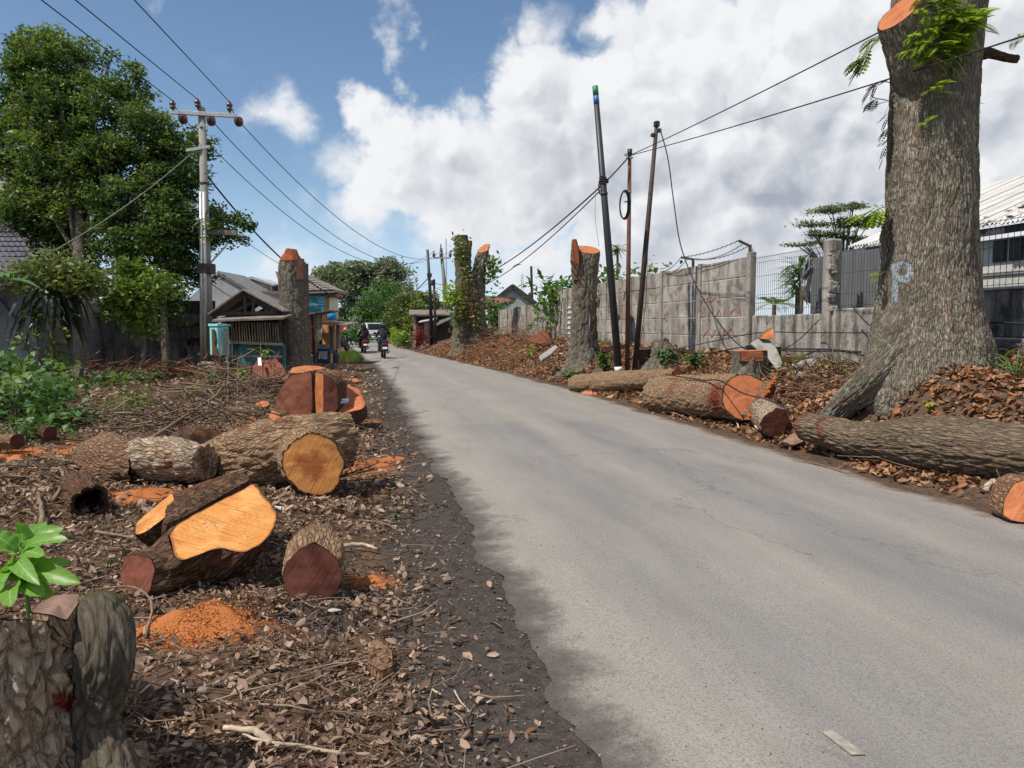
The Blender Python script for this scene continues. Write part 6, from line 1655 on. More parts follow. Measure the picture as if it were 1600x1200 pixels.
weed('weeds at the foot of the lopped trunk, left side', 890, 566, 34, .2, M['leaf_weed'], 25, hgt=.35, Z=22)
weed('pale weed in the far brush below the broken slab', 827, 560, 14, .25, M['leaf_lime'], 26, hgt=.5)
weed('lime sprig among the red leaves below the big trunk', 1452, 640, 7, .09, M['leaf_lime'], 27, hgt=.10)
weed('grassy weed in the leaves at the right edge by the low wall', 1590, 530, 16, .28, M['leaf_weed'], 28, hgt=.35, wd=.16, Z=8.6)
# grass strip beside the road by the stalls
r = np.random.default_rng(8); n = 1500
q = G(556, 560); x = q.x + r.normal(0, .45, n); y = q.y + r.normal(0, 2.0, n); x = np.minimum(x, roadL(y) - .25)
mb = MB(); z = H(x, y); L_ = r.uniform(.12, .4, n); a_ = r.uniform(0, 6.28, n); tl = r.uniform(.05, .18, n)
V = np.stack([np.stack([x - .02, y, z], 1), np.stack([x + .02, y, z], 1), np.stack([x + np.cos(a_) * tl, y + np.sin(a_) * tl, z + L_], 1)], 1).reshape(-1, 3)
tag(mesh_np('grass', V, np.arange(3 * n).reshape(-1, 3), M['grass']), kind='stuff')
# ferns and grass at the lopped trunk and along the wall foot
n = 1800; y = r.uniform(9, 44, n); x = 7.6 + r.normal(0, .22, n); x = np.minimum(x, 8.0); k = fbm(np.stack([x, y * .7, x * 0], 1), 3, 4) > .02; x, y = x[k], y[k]; n = len(x)
z = H(x, y); L_ = r.uniform(.1, .32, n); a_ = r.uniform(0, 6.28, n); tl = r.uniform(.05, .16, n)
V = np.stack([np.stack([x - .02, y, z], 1), np.stack([x + .02, y, z], 1), np.stack([x + np.cos(a_) * tl, y + np.sin(a_) * tl, z + L_], 1)], 1).reshape(-1, 3)
tag(mesh_np('grass', V, np.arange(3 * n).reshape(-1, 3), M['grass']), kind='stuff')

# ------------------------------------------------------------------ trees at left
def tree(label, base, top, r0, lobes, n, leaf, mat, bark, seed, clump, ncl, name='tree', group=None, asp=.5, up=.5, droop=0, shell=.6, cat='tree', rl=.35, flat=.6):
    o = thing(name, label, cat, base, group)
    limbs('trunk', base - Vector((0, 0, .2)), top, r0, lobes if len(lobes) < 20 else lobes[::9], bark, o, seed, rl=rl)
    crown('crown', lobes, n, leaf, mat, o, clump, ncl, seed, up, asp, droop, shell, flat=flat)
    return o
def LB(px, py, Z, rpx, rpy=None, rz=None):
    k = Z / F; return (PD(px, py, Z), (rpx * k, (rz or rpx) * k * .8, (rpy or rpx) * k))
b0 = ground(PD(128, 586, 25.5))
L1 = [LB(55, 150, 29.2, 80, 75), LB(120, 170, 28.7, 75, 70), LB(30, 240, 29.2, 60, 70), LB(110, 260, 28.7, 90, 70), LB(200, 165, 29.2, 45, 45), LB(45, 95, 29.7, 30, 45), LB(100, 105, 29.7, 32, 40), LB(140, 115, 29.7, 28, 35), LB(190, 250, 28.7, 70, 60), LB(60, 340, 28.7, 75, 55), LB(170, 330, 28.2, 80, 55), LB(270, 250, 29.7, 40, 55), LB(20, 180, 29.7, 40, 60)]
L1m = [LB(120, 170, 27.8, 60, 35), LB(90, 190, 27.6, 70, 28), LB(190, 150, 28.0, 35, 25), LB(60, 100, 28.8, 35, 40), LB(55, 215, 27.6, 60, 30)]
def sublobes(lobs, n, rad, seed):
    r = random.Random(seed); out = []; ws = [q[1][0] * q[1][2] for q in lobs]
    for _ in range(n):
        c, rd = r.choices(lobs, ws)[0]; v = Vector((r.gauss(0, 1), r.gauss(0, 1), r.gauss(0, 1))).normalized() * r.uniform(.35, .92)
        s_ = rad * r.uniform(.6, 1.35); out.append((c + Vector((v.x * rd[0], v.y * rd[1], v.z * rd[2])), (s_, s_, s_ * .75)))
    return out
def tufts(lobs, n, seed, rad=.45):
    r = random.Random(seed); out = []
    for _ in range(n):
        c, rd = r.choice(lobs); a = r.uniform(-.3, 3.4); f = r.uniform(.95, 1.2)
        s_ = r.uniform(.6, 1.3) * rad
        out.append((c + RT * math.cos(a) * rd[0] * f + Vector((0, 0, math.sin(a) * rd[2] * f)) + FW * r.uniform(-.5, .5) * rd[1], (s_, s_, s_ * r.uniform(.7, 1.6))))
    return out
L1 = [(LB(90, 220, 29, 1, 1)[0], (.1, .1, .1))] + sublobes(L1 + [LB(110, 400, 28.5, 70, 45), LB(60, 420, 28.5, 60, 35), LB(150, 300, 28, 60, 60)], 190, .66, 5) + tufts(L1, 46, 3, .40)
tree('tall dense dark green tree with a broad uneven crown at the left', b0, PD(120, 250, 28.2), .27, L1, 86000, .165, M['leaf_dark'], M['bark_grey'], 101, .42, 1400, shell=.3)
b1 = ground(PD(261, 583, 26.0))
L2 = [LB(240, 235, 27.5, 50, 40), LB(270, 290, 27.5, 45, 45), LB(210, 300, 27.2, 50, 40), LB(260, 370, 27.2, 60, 50), LB(200, 370, 26.8, 45, 45), LB(330, 350, 27.6, 38, 30), LB(290, 420, 27.2, 40, 45), LB(235, 440, 26.8, 55, 40), LB(355, 365, 27.8, 25, 20), LB(225, 190, 27.8, 30, 18)]
L2m = [LB(235, 215, 26.8, 40, 28), LB(215, 285, 26.4, 45, 25), LB(190, 345, 26.2, 40, 25), LB(255, 400, 26.4, 50, 25), LB(250, 270, 26.8, 40, 35), LB(275, 385, 26.4, 40, 25)]
L2 = sublobes(L2 + [LB(270, 340, 27, 45, 40), LB(240, 470, 27, 55, 35), LB(200, 430, 26.8, 40, 40)], 110, .52, 6) + tufts(L2, 30, 4, .30)
tree('glossy lighter green tree with a slim trunk beside the utility pole', b1, PD(262, 330, 27.2), .15, L2, 46000, .15, M['leaf_dark'], M['bark_grey'], 102, .36, 850, shell=.3)
b2q = ground(PD(215, 587, 23.0))
L3 = [LB(215, 450, 22.5, 45, 35), LB(205, 490, 22.3, 28, 28), LB(190, 465, 22.2, 25, 25), LB(225, 500, 22.3, 20, 20)]
tree('sapling with a pale thin stem and low leafy crown, in front of the old wall', b2q, PD(214, 470, 22.6), .055, L3, 4200, .17, M['leaf_mid'], M['bark_pale'], 103, .5, 40)
# hanging long-leaved plant and banana leaves
hp_ = PD(80, 462, 21.5)
hg = thing('hanging_plant', 'dark plant with long drooping strap leaves under the tree at left', 'plant', ground(PD(84, 585, 21.5)))
MB().tube([ground(PD(84, 585, 21.5)), hp_], [.07, .05], 7).build('stem', M['stick'], hg)
r = random.Random(4)
for k in range(46):
    a = r.uniform(0, 6.283); mb = MB(); st_ = hp_ + Vector((math.cos(a), math.sin(a), 0)) * r.uniform(0, .35) + Vector((0, 0, r.uniform(-.6, .3)))
    blade(mb, st_, (math.cos(a), math.sin(a), .5), r.uniform(1.1, 1.9), .14, 3.2, .1, seg=8); mb.build('leaf', M['leaf_darkest'], hg, fix=False)
bn = ground(PD(-30, 600, 20)); bt = PD(-15, 440, 20)
ba = thing('banana_plant', 'pale banana leaf reaching in from the left edge', 'plant', bn)
MB().tube([bn, bt], [.11, .07], 9).build('stem', M['leaf_weed'], ba)
for (d, L, w_) in [((RT * 1 + Vector((0, 0, .35))), 1.35, .42), ((RT * .8 - FW * .6 + Vector((0, 0, .6))), 1.2, .4), ((-RT + Vector((0, 0, .8))), 1.3, .4), ((FW + RT * .3 + Vector((0, 0, .8))), 1.3, .4)]:
    mb = MB(); blade(mb, bt, d, L, w_, .9, .12, seg=8); mb.build('leaf', M['leaf_banana'], ba, fix=False)
sv = ground(PD(100, 575, 21)); 
shr = [LB(85, 425, 21, 30, 22), LB(120, 435, 21, 35, 18), LB(150, 450, 21.3, 30, 14), LB(40, 430, 21, 30, 16)]
tree('spreading thin shrub tree with dull yellow leaves below the dark tree', ground(PD(122, 585, 21.5)), PD(115, 450, 21.2), .05, shr, 2600, .16, M['leaf_vine'], M['bark_grey'], 104, .5, 34)

# ------------------------------------------------------------------ background trees along the road
def far_tree(label, bx, Z, lobes, n, leaf, mat, seed, clump, ncl, r0=.35, **kw):
    zt_ = min(l[0].z for l in lobes); b = ground(PD(bx, 530, Z)); t_ = Vector((b.x, b.y, zt_ + .5))
    return tree(label, b, t_, r0, lobes, n, leaf, mat, kw.pop('bark', M['bark_grey']), seed, clump, ncl, **kw)
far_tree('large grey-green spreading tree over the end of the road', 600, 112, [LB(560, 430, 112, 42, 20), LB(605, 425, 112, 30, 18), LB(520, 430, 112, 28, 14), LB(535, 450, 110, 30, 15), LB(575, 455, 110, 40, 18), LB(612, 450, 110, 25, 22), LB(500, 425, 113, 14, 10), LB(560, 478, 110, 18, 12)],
    20000, .46, M['leaf_far_haze'], 111, 1.5, 170, .5, asp=.6)
far_tree('vivid green round tree at the end of the road', 602, 94, [LB(598, 470, 94, 28, 22), LB(577, 490, 93, 24, 20), LB(612, 490, 93, 24, 26), LB(592, 510, 92, 34, 18), LB(570, 512, 93, 16, 14)], 13000, .32, M['leaf_bush'], 112, 1.3, 120, .3)
far_tree('vine-hung bushy tree beside the shanty', 636, 64, [LB(630, 480, 64, 20, 18), LB(640, 495, 63, 20, 22), LB(626, 505, 63, 14, 22), LB(648, 515, 62, 12, 18), LB(636, 522, 62, 14, 12)], 11000, .28, M['leaf_vine'], 113, .8, 110, .25, droop=.6)
far_tree('thin grey-green trees beyond the parked motorbike', 546, 86, [LB(552, 515, 86, 10, 16), LB(543, 520, 86, 10, 12), LB(558, 522, 85, 8, 10)], 2600, .4, M['leaf_far_haze'], 114, 1.0, 40, .2)
far_tree('pale grey-green tree far left of the road end', 555, 110, [LB(556, 512, 110, 14, 14), LB(540, 505, 112, 14, 16), LB(568, 518, 108, 10, 10)], 2600, .6, M['leaf_far_haze'], 115, 1.6, 36, .25)
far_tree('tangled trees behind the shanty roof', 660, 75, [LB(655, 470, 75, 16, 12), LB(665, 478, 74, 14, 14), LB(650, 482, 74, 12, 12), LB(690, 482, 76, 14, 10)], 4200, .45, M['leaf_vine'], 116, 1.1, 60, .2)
far_tree('dark hedge tree closing the view at the bend', 600, 120, [LB(575, 512, 120, 25, 16), LB(610, 510, 122, 30, 18), LB(640, 512, 120, 30, 18), LB(680, 512, 118, 30, 15), LB(530, 512, 125, 25, 12)], 6000, .8, M['leaf_far_haze'], 117, 2.4, 70, .3)
shrub('bright yellow-green bush at the road edge near the shanty', 623, 537, 420, .6, 1.2, .22, M['leaf_lime'], 31, Z=58, group='bushes by the far road')
shrub('low green bush in front of the shanty post', 638, 537, 420, .9, 1.1, .22, M['leaf_bush'], 32, Z=56, group='bushes by the far road')
shrub('green hedge bush under the round tree', 606, 532, 500, 1.7, 1.8, .3, M['leaf_bush'], 33, Z=100, group='bushes by the far road')
shrub('grassy bush beyond the stalls left of the road', 543, 540, 520, 1.6, 1.3, .3, M['leaf_bush'], 34, Z=60, group='bushes by the far road')
shrub('broad-leaved banana clump above the far wall', 868, 478, 260, 1.2, 2.6, .5, M['leaf_bush'], 35, Z=34, group='plants behind the walls', asp=.35)
shrub('green shrubs behind the far wall left of the lopped trunk', 885, 480, 420, 1.3, 2.9, .3, M['leaf_weed'], 36, Z=33, group='plants behind the walls')
# flat-topped tree and palm-like tree behind the fence
FT = [LB(1300, 330, 60, 34, 7), LB(1330, 320, 60, 26, 6), LB(1270, 350, 60, 26, 6), LB(1345, 345, 60, 26, 7), LB(1290, 365, 60, 34, 5), LB(1262, 380, 60, 22, 4), LB(1360, 375, 60, 24, 8), LB(1245, 383, 60, 12, 3), LB(1320, 350, 61, 30, 6), LB(1310, 372, 61, 30, 5)]
fb = ground(PD(1318, 520, 60))
tree('flat-topped layered tree far behind the mesh fence', fb, PD(1318, 420, 60), .32, FT, 6500, .24, M['leaf_far_haze'], M['bark_grey'], 121, .95, 120, up=1.6, shell=.2, rl=.5, flat=.16)
pm = thing('palm_shrub', 'bushy spiky-leaved shrub right behind the mesh fence', 'shrub', (9.4, PU(1240, 470, 9.4).y, 1.0))
pc = PU(1248, 450, 9.4); MB().tube([(pc.x, pc.y, .9), tuple(pc)], [.08, .06], 8).build('trunk', M['bark_dark'] if False else M['stick'], pm)
mb = MB(); r = random.Random(12)
for k in range(230):
    b = pc + Vector((0, 0, r.uniform(-.2, .55))); a = r.uniform(0, 6.283)
    blade(mb, b, (math.cos(a), math.sin(a), r.uniform(-.3, 1.0)), r.uniform(.35, .75), .05, .7, .1)
mb.build('foliage', M['leaf_weed'], pm, fix=False)
pm2 = thing('palm_shrub', 'small palm seen low through the mesh fence', 'palm', (15, PU(1210, 480, 15).y, 1.0))
pc = PU(1210, 476, 15); mb = MB(); MB().tube([(pc.x, pc.y, .9), tuple(pc)], [.1, .07], 8).build('trunk', M['stick'], pm2)
for k in range(16):
    a = r.uniform(0, 6.283); frond(mb, pc, (math.cos(a), math.sin(a), r.uniform(.2, 1.0)), r.uniform(.9, 1.3), 14, .35, 1.0, asp=.18)
mb.build('crown', M['leaf_weed'], pm2, fix=False)
# thin trees behind the panel wall
pt = thing('palm_tree', 'slim spiky-headed palm behind the panel wall, right of the lopped trunk', 'palm', (9.6, PU(960, 480, 9.6).y, 1.0))
pc = PU(965, 388, 9.6); MB().tube([(pc.x, pc.y, .9), tuple(pc)], [.07, .045], 7).build('trunk', M['stick'], pt); mb = MB()
for k in range(44):
    a = r.uniform(0, 6.283); blade(mb, pc, (math.cos(a), math.sin(a), r.uniform(-.8, 1.0)), r.uniform(.35, .6), .05, .6)
mb.build('crown', M['leaf_weed'], pt, fix=False)
shrub('ragged green shrub tops behind the panel wall, by the poles', 955, 440, 520, 1.0, 2.9, .26, M['leaf_weed'], 41, Z=27.5, group='plants behind the walls')
shrub('sparse shrub top behind the panel wall, right of the poles', 1010, 440, 300, .8, 2.5, .22, M['leaf_vine'], 42, Z=25.0, group='plants behind the walls')
shrub('leafy growth behind the creeper-covered trunks', 770, 470, 420, 1.0, 3.0, .3, M['leaf_bush'], 43, Z=47, group='plants behind the walls')

# ================================================================== buildings and street furniture, left
def poly_wall(px_pts, Z, thick, name, mat, par, z_base=None):
    P = [PD(x_, y_, Z) for (x_, y_) in px_pts]
    return MB().prism(P, FW * thick).build(name, mat, par)
def tiled_slope(par, a, b, c, d, rows, cols, mat, name='roof_tile', lift=.05):
    """roof slope a-b (eave, left to right) d-c (ridge): overlapping courses, each a part; tiles as scalloped edges"""
    a, b, c, d = map(Vector, (a, b, c, d)); n_ = (b - a).cross(d - a).normalized()
    if n_.z < 0: n_ = -n_
    for k in range(rows):
        f0, f1 = k / rows, min(1, (k + 1.25) / rows); mb = MB()
        l0, r0 = a.lerp(d, f0), b.lerp(c, f0); l1, r1 = a.lerp(d, f1), b.lerp(c, f1)
        m_ = cols * 2
        lo = []; hi = []
        for i in range(m_ + 1):
            t_ = i / m_; w_ = (.5 + .5 * math.cos(i * math.pi)) * .035
            lo.append(l0.lerp(r0, t_) + n_ * (lift + w_)); hi.append(l1.lerp(r1, t_) + n_ * (w_ * .8))
        vs = lo + hi + [p - n_ * .03 for p in lo]
        fs = [(i, i + 1, m_ + 2 + i, m_ + 1 + i) for i in range(m_)] + [(i, 2 * m_ + 2 + i, 2 * m_ + 3 + i, i + 1) for i in range(m_)]
        mb.add(vs, fs).build(name, mat, par, fix=False)
# old boundary wall
ZW = 30.0
ow = thing('boundary_wall', 'old dark stained boundary wall in the shade of the left trees', 'wall', ground(PD(190, 575, ZW)))
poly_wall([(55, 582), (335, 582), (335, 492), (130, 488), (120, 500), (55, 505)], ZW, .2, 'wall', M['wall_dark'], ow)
poly_wall([(55, 590), (335, 590), (335, 577), (55, 577)], ZW - .06, .055, 'footing', M['fascia'], ow)
for s_ in ([(293, 528), (295, 540), (299, 528)], [(302, 540), (302, 528), (307, 534), (307, 527)], [(309, 540), (311, 527), (315, 539)], [(290, 545), (291, 555)]):
    P = [PD(a_, b_, ZW - .02) for a_, b_ in s_]; mb = MB()
    for p, q in zip(P, P[1:]): mb.beam(p, q, .03, .06, up=FW)
    mb.build('graffiti_stroke', M['black_spray'], ow)
sh_ = thing('lean_to', 'dark timber lean-to with a sagging sheet roof above the old wall', 'shed', ground(PD(230, 575, ZW + 1)))
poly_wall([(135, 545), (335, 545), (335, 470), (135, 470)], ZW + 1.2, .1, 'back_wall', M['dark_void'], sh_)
for k in range(22):
    x_ = 138 + k * 9; poly_wall([(x_, 495), (x_ + 7.6, 495), (x_ + 7.6, 472 + random.uniform(-1, 1)), (x_, 472)], ZW + .9, .03, 'board', M['timber_dark'], sh_)
MB().prism([PD(262, 508, ZW - .8), PD(300, 506, ZW - .8), PD(330, 496, ZW - .8), PD(332, 499, ZW - .8), PD(300, 509, ZW - .8), PD(262, 511, ZW - .8)], FW * 1.6).build('roof_sheet', M['timber_dark'], sh_)
poly_wall([(238, 494), (262, 494), (262, 473), (238, 473)], ZW + .8, .05, 'window', M['dark_glass'], sh_)
# house at the left edge
hs1 = thing('house', 'grey walled house with a dark tiled roof behind the trees at the left edge', 'house', ground(PD(-40, 580, 25)))
poly_wall([(-330, 590), (62, 590), (57, 515), (34, 462), (10, 420), (-330, 420)], 26, 5, 'wall', M['wall_grey'], hs1)
a, b = PD(-330, 452, 24.6), PD(80, 436, 24.6); d, c = PD(-330, 318, 29), PD(0, 330, 29)
MB().prism([a, b, c, d], Vector((0, 0, -.12))).build('roof', M['tile_dark'], hs1)
tiled_slope(hs1, a, b, c, d, 14, 40, M['tile_dark'])
MB().beam(PD(0, 466, 25.9), PD(34, 511, 25.9), .05, .05).build('pipe', M['pipe_black'], hs1)
hs2 = thing('house', 'pale upper storey with a brick coloured coping behind the dense tree', 'house', ground(PD(0, 560, 42)))
poly_wall([(-200, 560), (26, 560), (26, 268), (-200, 268)], 42, 6, 'wall', M['wall_white'], hs2)
poly_wall([(-205, 269), (29, 269), (29, 258), (-205, 258)], 41.9, 6.2, 'coping', M['brick_top'], hs2)
# pale house behind the hut
hs3 = thing('house', 'pale grey rendered house with a sloping parapet behind the hut', 'house', ground(PD(400, 560, 42)))
poly_wall([(296, 560), (296, 466), (322, 440), (340, 426), (394, 458), (442, 458), (442, 560)], 42, 4, 'wall', M['wall_pale'], hs3)
P = [PD(340, 423, 41.9), PD(394, 455, 41.9), PD(443, 455, 41.9), PD(443, 459, 41.9), PD(393, 459, 41.9), PD(338, 427, 41.9)]
MB().prism(P, FW * 4.3).build('parapet_coping', M['wall_grey'], hs3)
poly_wall([(362, 460), (362, 436), (395, 434), (425, 446), (425, 460)], 46, 3, 'upper_block', M['wall_white'], hs3)
poly_wall([(358, 437), (394, 432), (428, 444), (428, 447), (394, 436), (358, 440)], 45.8, 3.5, 'roof_edge', M['wall_pale'], hs3)
poly_wall([(366, 446), (420, 449), (420, 452), (366, 449)], 45.9, .1, 'ledge', M['brick_top'], hs3)
for (x0, x1, y0, y1) in [(303, 318, 480, 493), (408, 416, 462, 472)]:
    f_ = poly_wall([(x0, y1), (x1, y1), (x1, y0), (x0, y0)], 41.93, .06, 'window', M['fascia'], hs3)
    poly_wall([(x0 + 1, y1 - 1), (x1 - 1, y1 - 1), (x1 - 1, y0 + 1), (x0 + 1, y0 + 1)], 41.9, .04, 'pane', M['dark_glass'], f_)
poly_wall([(410, 472), (414, 472), (414, 461), (410, 461)], 41.6, .12, 'vent_pipe', M['white_paint'], hs3)

# hut with open gable
ZH = 26.0
hut = thing('hut', 'small timber hut with an open gable truss and slatted front over turquoise boards', 'hut', ground(PD(390, 580, ZH)))
rl, rr_, rt_ = PD(330, 497, ZH), PD(446, 492, ZH), PD(384, 459, ZH)
def bm(a_, b_, w_, h_, nm, mat, par=hut): return MB().beam(a_, b_, w_, h_).build(nm, mat, par)
for dz in (0.0, 2.4):
    o_ = FW * dz
    bm(rl + o_, rt_ + o_, .08, .16, 'rafter', M['timber_dark']); bm(rt_ + o_ + RT * .02, rr_ + o_, .08, .16, 'rafter', M['timber_dark'])
    bm(PD(338, 491, ZH) + o_, PD(440, 488, ZH) + o_, .08, .12, 'tie_beam', M['timber_dark'])
    for (x_, y_) in ((383, 464), (396, 466)): bm(PD(x_, y_, ZH + .02) + o_, PD(x_, 489, ZH + .02) + o_, .10, .10, 'king_post', M['timber_dark'])
    bm(PD(362, 489, ZH + .05) + o_, PD(394, 473, ZH + .05) + o_, .07, .10, 'strut', M['timber_dark']); bm(PD(424, 488, ZH + .05) + o_, PD(398, 470, ZH + .05) + o_, .07, .10, 'strut', M['timber_dark'])
for (p, q) in ((rl, rt_), (rt_, rr_)):
    n_ = Vector((0, 0, .10))
    MB().prism([p + n_ - FW * .3, q + n_ - FW * .3, q + n_ + FW * 2.9, p + n_ + FW * 2.9], Vector((0, 0, .05))).build('roof_sheet', M['tile_grey'], hut)
MB().prism([PD(331, 503, ZH - .9), PD(442, 499, ZH - .9), PD(442, 496, ZH - .9), PD(331, 500, ZH - .9)], FW * 1.1 + Vector((0, 0, .12))).build('porch_roof', M['timber'], hut)
for k in range(19):
    x_ = 361 + k * 4.05; mt = M['bamboo'] if k < 14 else M['timber']
    bm(PD(x_ + random.uniform(-1.2, 1), 504, ZH - .25), PD(x_ + 1.8, 534, ZH - .25), .055, .035, 'slat', mt)
bm(PD(352, 534.5, ZH - .32), PD(442, 538, ZH - .32), .07, .09, 'rail', M['bamboo']); bm(PD(345, 556, ZH - .5), PD(440, 557, ZH - .5), .06, .06, 'rail', M['bamboo'])
for x_ in (359, 410, 438): bm(PD(x_, 500, ZH - .15), ground(PD(x_, 580, ZH - .15)), .10, .10, 'post', M['timber_dark'])
poly_wall([(352, 580), (446, 580), (446, 538), (352, 538)], ZH - .05, .05, 'turquoise_board', M['turq_dark'], hut)
for (p, q) in (((369, 540), (369, 556)), ((369, 540), (376, 537)), ((398, 538), (414, 554)), ((424, 540), (424, 556))): bm(PD(*p, ZH - .25), PD(*q, ZH - .25), .07, .07, 'brace', M['timber_dark'])
poly_wall([(352, 538), (446, 538), (446, 490), (352, 490)], ZH + 2.2, .06, 'back_wall', M['timber_dark'], hut)
MB().prism([PD(345, 580, ZH), PD(348, 580, ZH), PD(348, 500, ZH), PD(345, 500, ZH)], FW * 2.2).build('side_wall', M['timber_dark'], hut)
# turquoise box on a post
bx = thing('meter_box', 'turquoise painted box with a peeled brown corner on a post beside the utility pole', 'box', ground(PD(343, 585, 25.2)))
def obox(cx_, y0, y1, Z, wd, dp, name, mat, par, rz=0.0, bevel=.01):
    p0, p1 = PD(cx_, y1, Z), PD(cx_, y0, Z); c_ = (p0 + p1) / 2
    return MB().box(c_, (wd, dp, (p1 - p0).length), Matrix.Rotation(-YAW + rz, 3, 'Z')).build(name, mat, par, bevel=bevel)
obox(343, 510, 555, 25.2, .42, .42, 'body', M['turq'], bx, rz=-.6); obox(343, 506, 510, 25.2, .50, .50, 'lid', M['turq'], bx, rz=-.6)
obox(339, 556, 588, 25.2, .11, .11, 'leg', M['timber'], bx); obox(347, 556, 588, 25.3, .11, .11, 'leg', M['timber'], bx)
P = [PD(330.5, 514, 24.93), PD(334, 514, 24.90), PD(337, 531, 24.88), PD(334.5, 535, 24.9), PD(339, 545, 24.86), PD(341, 555, 24.85), PD(331.5, 555, 24.93)]
MB().prism(P, FW * .06).build('peeled_patch', M['rust'], bx)
P = [PD(349, 514, 24.88), PD(355.5, 514, 25.10), PD(355.5, 552, 25.10), PD(349, 553, 24.88)]
MB().prism(P, FW * .05).build('paper_poster', M['poster'], bx)
cb = MB().box(ground(PD(336, 586, 25.6)) + Vector((0, 0, .10)), (.95, .7, .45)).build('concrete_base', M['rubble'], origin=ground(PD(336, 586, 25.6)), bevel=.05)
tag(cb, 'mossy concrete base at the foot of the utility pole', 'concrete')
# utility pole
ZU = 27.0
up_ = thing('utility_pole', 'grey concrete utility pole with crossarm and three brown insulators, left of the road', 'utility pole', ground(PD(322, 580, ZU)))
A_, B_ = ground(PD(328, 582, ZU)) - Vector((0, 0, .2)), PD(315, 168, ZU)
MB().tube([A_, A_.lerp(B_, .5), B_], [.17, .145, .115], 16).build('shaft', M['pole_conc'], up_, smooth=True)
for (x0, x1) in ((316, 314), (322, 319)):
    a_, b_ = ground(PD(x0, 584, ZU - .32)), PD(x1, 300, ZU - .26)
    MB().tube([a_, b_], .062, 10).build('conduit', M['galv'], up_, smooth=True)
xa, xb = PD(266, 175, ZU - .16), PD(369, 181, ZU - .10)
MB().beam(xa, xb, .10, .13).build('crossarm', M['galv'], up_, bevel=.01)
def pin(px, y0, y1, Z):
    p = PD(px, y1, Z); h = (PD(px, y0, Z) - p).length
    i_ = MB().lathe(p, [(.02, 0), (.03, .05), (.085, .10), (.09, h * .45), (.06, h * .5), (.10, h * .6), (.105, h * .78), (.05, h * .85), (.055, h)], 14).build('insulator', M['insul'], up_, smooth=True)
    return p + Vector((0, 0, h))
tops = [pin(270, 157, 174, ZU - .16), pin(309, 155, 171, ZU - .13), pin(359, 159, 177, ZU - .11)]
strain = []
for (px, py) in ((286, 186), (330, 189), (373, 190)):
    c_ = PD(px, py, ZU + .35); 
    o_ = MB().lathe(c_ - Vector((0, 0, 0)), [(.03, -.2), (.05, -.12), (.14, -.10), (.15, -.03), (.07, -.01), (.15, .02), (.15, .08), (.05, .11), (.03, .2)], 14, Matrix.Rotation(1.2, 3, 'X')).build('insulator', M['insul'], up_, smooth=True)
    MB().beam(PD(px - 8, py - 8, ZU - .05), c_, .04, .04).build('link', M['galv'], up_); strain.append(c_ + FW * .2)
MB().beam(PD(291, 235, ZU - .14), PD(328, 229, ZU - .14), .07, .09).build('bracket', M['galv'], up_)
MB().beam(PD(311, 197, ZU - .15), PD(325, 196, ZU - .15), .05, .05).build('clamp', M['galv'], up_)
for y_ in (287, 362, 447, 553): 
    p = PD(318.5 if y_ > 300 else 319, y_, ZU); MB().tube([p - Vector((0, 0, .04)), p + Vector((0, 0, .04))], [.21 if y_ > 300 else .145] * 2, 14).build('band', M['galv'] if y_ > 300 else M['rust_dark'], up_)
MB().beam(PD(320, 362, ZU - .1), PD(370, 364, ZU - .1), .08, .16).build('lamp_arm', M['timber'], up_); MB().beam(PD(328, 412, ZU - .1), PD(355, 382, ZU - .1), .05, .05).build('strut', M['galv'], up_)
obox(322, 412, 428, ZU - .1, .48, .5, 'junction_box', M['rust_dark'], up_)
for k in range(3): MB().tube([PD(327, 342, ZU - .25 - .03 * k) + RT * .13 * math.cos(t_) + Vector((0, 0, .30 * math.sin(t_))) for t_ in np.linspace(0, 6.283, 20)], .016, 5).build('cable_loop', M['cable'], up_)
# orange shop
ZS = 46.0
shp = thing('shop', 'orange painted shop with a tiled hip roof and a blue printed banner', 'shop', ground(PD(505, 560, ZS)))
MB().prism([PD(450, 560, ZS), PD(513, 560, ZS), PD(513, 448, ZS), PD(450, 448, ZS)], FW * 2.3).build('wall', M['wall_orange'], shp)
poly_wall([(500, 560), (512, 560), (512, 489), (500, 489)], ZS - .06, .05, 'peach_panel', M['wall_peach'], shp)
poly_wall([(509.5, 560), (513.6, 560), (513.6, 452), (509.5, 452)], ZS - .10, .3, 'pilaster', M['wall_orange'], shp)
poly_wall([(508, 466), (526, 463), (526, 459), (508, 460)], ZS - .2, 1.5, 'side_fascia', M['brick_top'], shp)
e0, e1 = PD(440, 456, ZS - .6), PD(524, 453, ZS - .6)
e2 = e1 + FW * 3.2; r0, r1 = PD(430, 424, ZS + 1.4), PD(484, 430, ZS + 1.4)
MB().add([e0, e1, e2, e0 + FW * 3.2, r0, r1, e0 - Vector((0, 0, .15)), e1 - Vector((0, 0, .15)), e2 - Vector((0, 0, .15)), e0 + FW * 3.2 - Vector((0, 0, .15))],
         [(0, 1, 5, 4), (1, 2, 5), (2, 3, 4, 5), (6, 7, 8, 9), (0, 6, 7, 1), (1, 7, 8, 2)]).build('roof', M['tile_grey'], shp)
tiled_slope(shp, e0, e1, r1, r0, 9, 30, M['tile_grey'])
bnf = poly_wall([(474, 489), (509, 489), (509, 462), (474, 462)], ZS - .14, .06, 'banner_frame', M['wall_pale'], shp)
poly_wall([(475, 487), (507.5, 487), (507.5, 463.5), (475, 463.5)], ZS - .18, .03, 'banner', M['banner'], bnf)
for k in range(4): poly_wall([(498, 467 + k * 5), (506, 467 + k * 5), (506, 465 + k * 5), (498, 465 + k * 5)], ZS - .21, .02, 'banner_line', M['turq'], bnf)
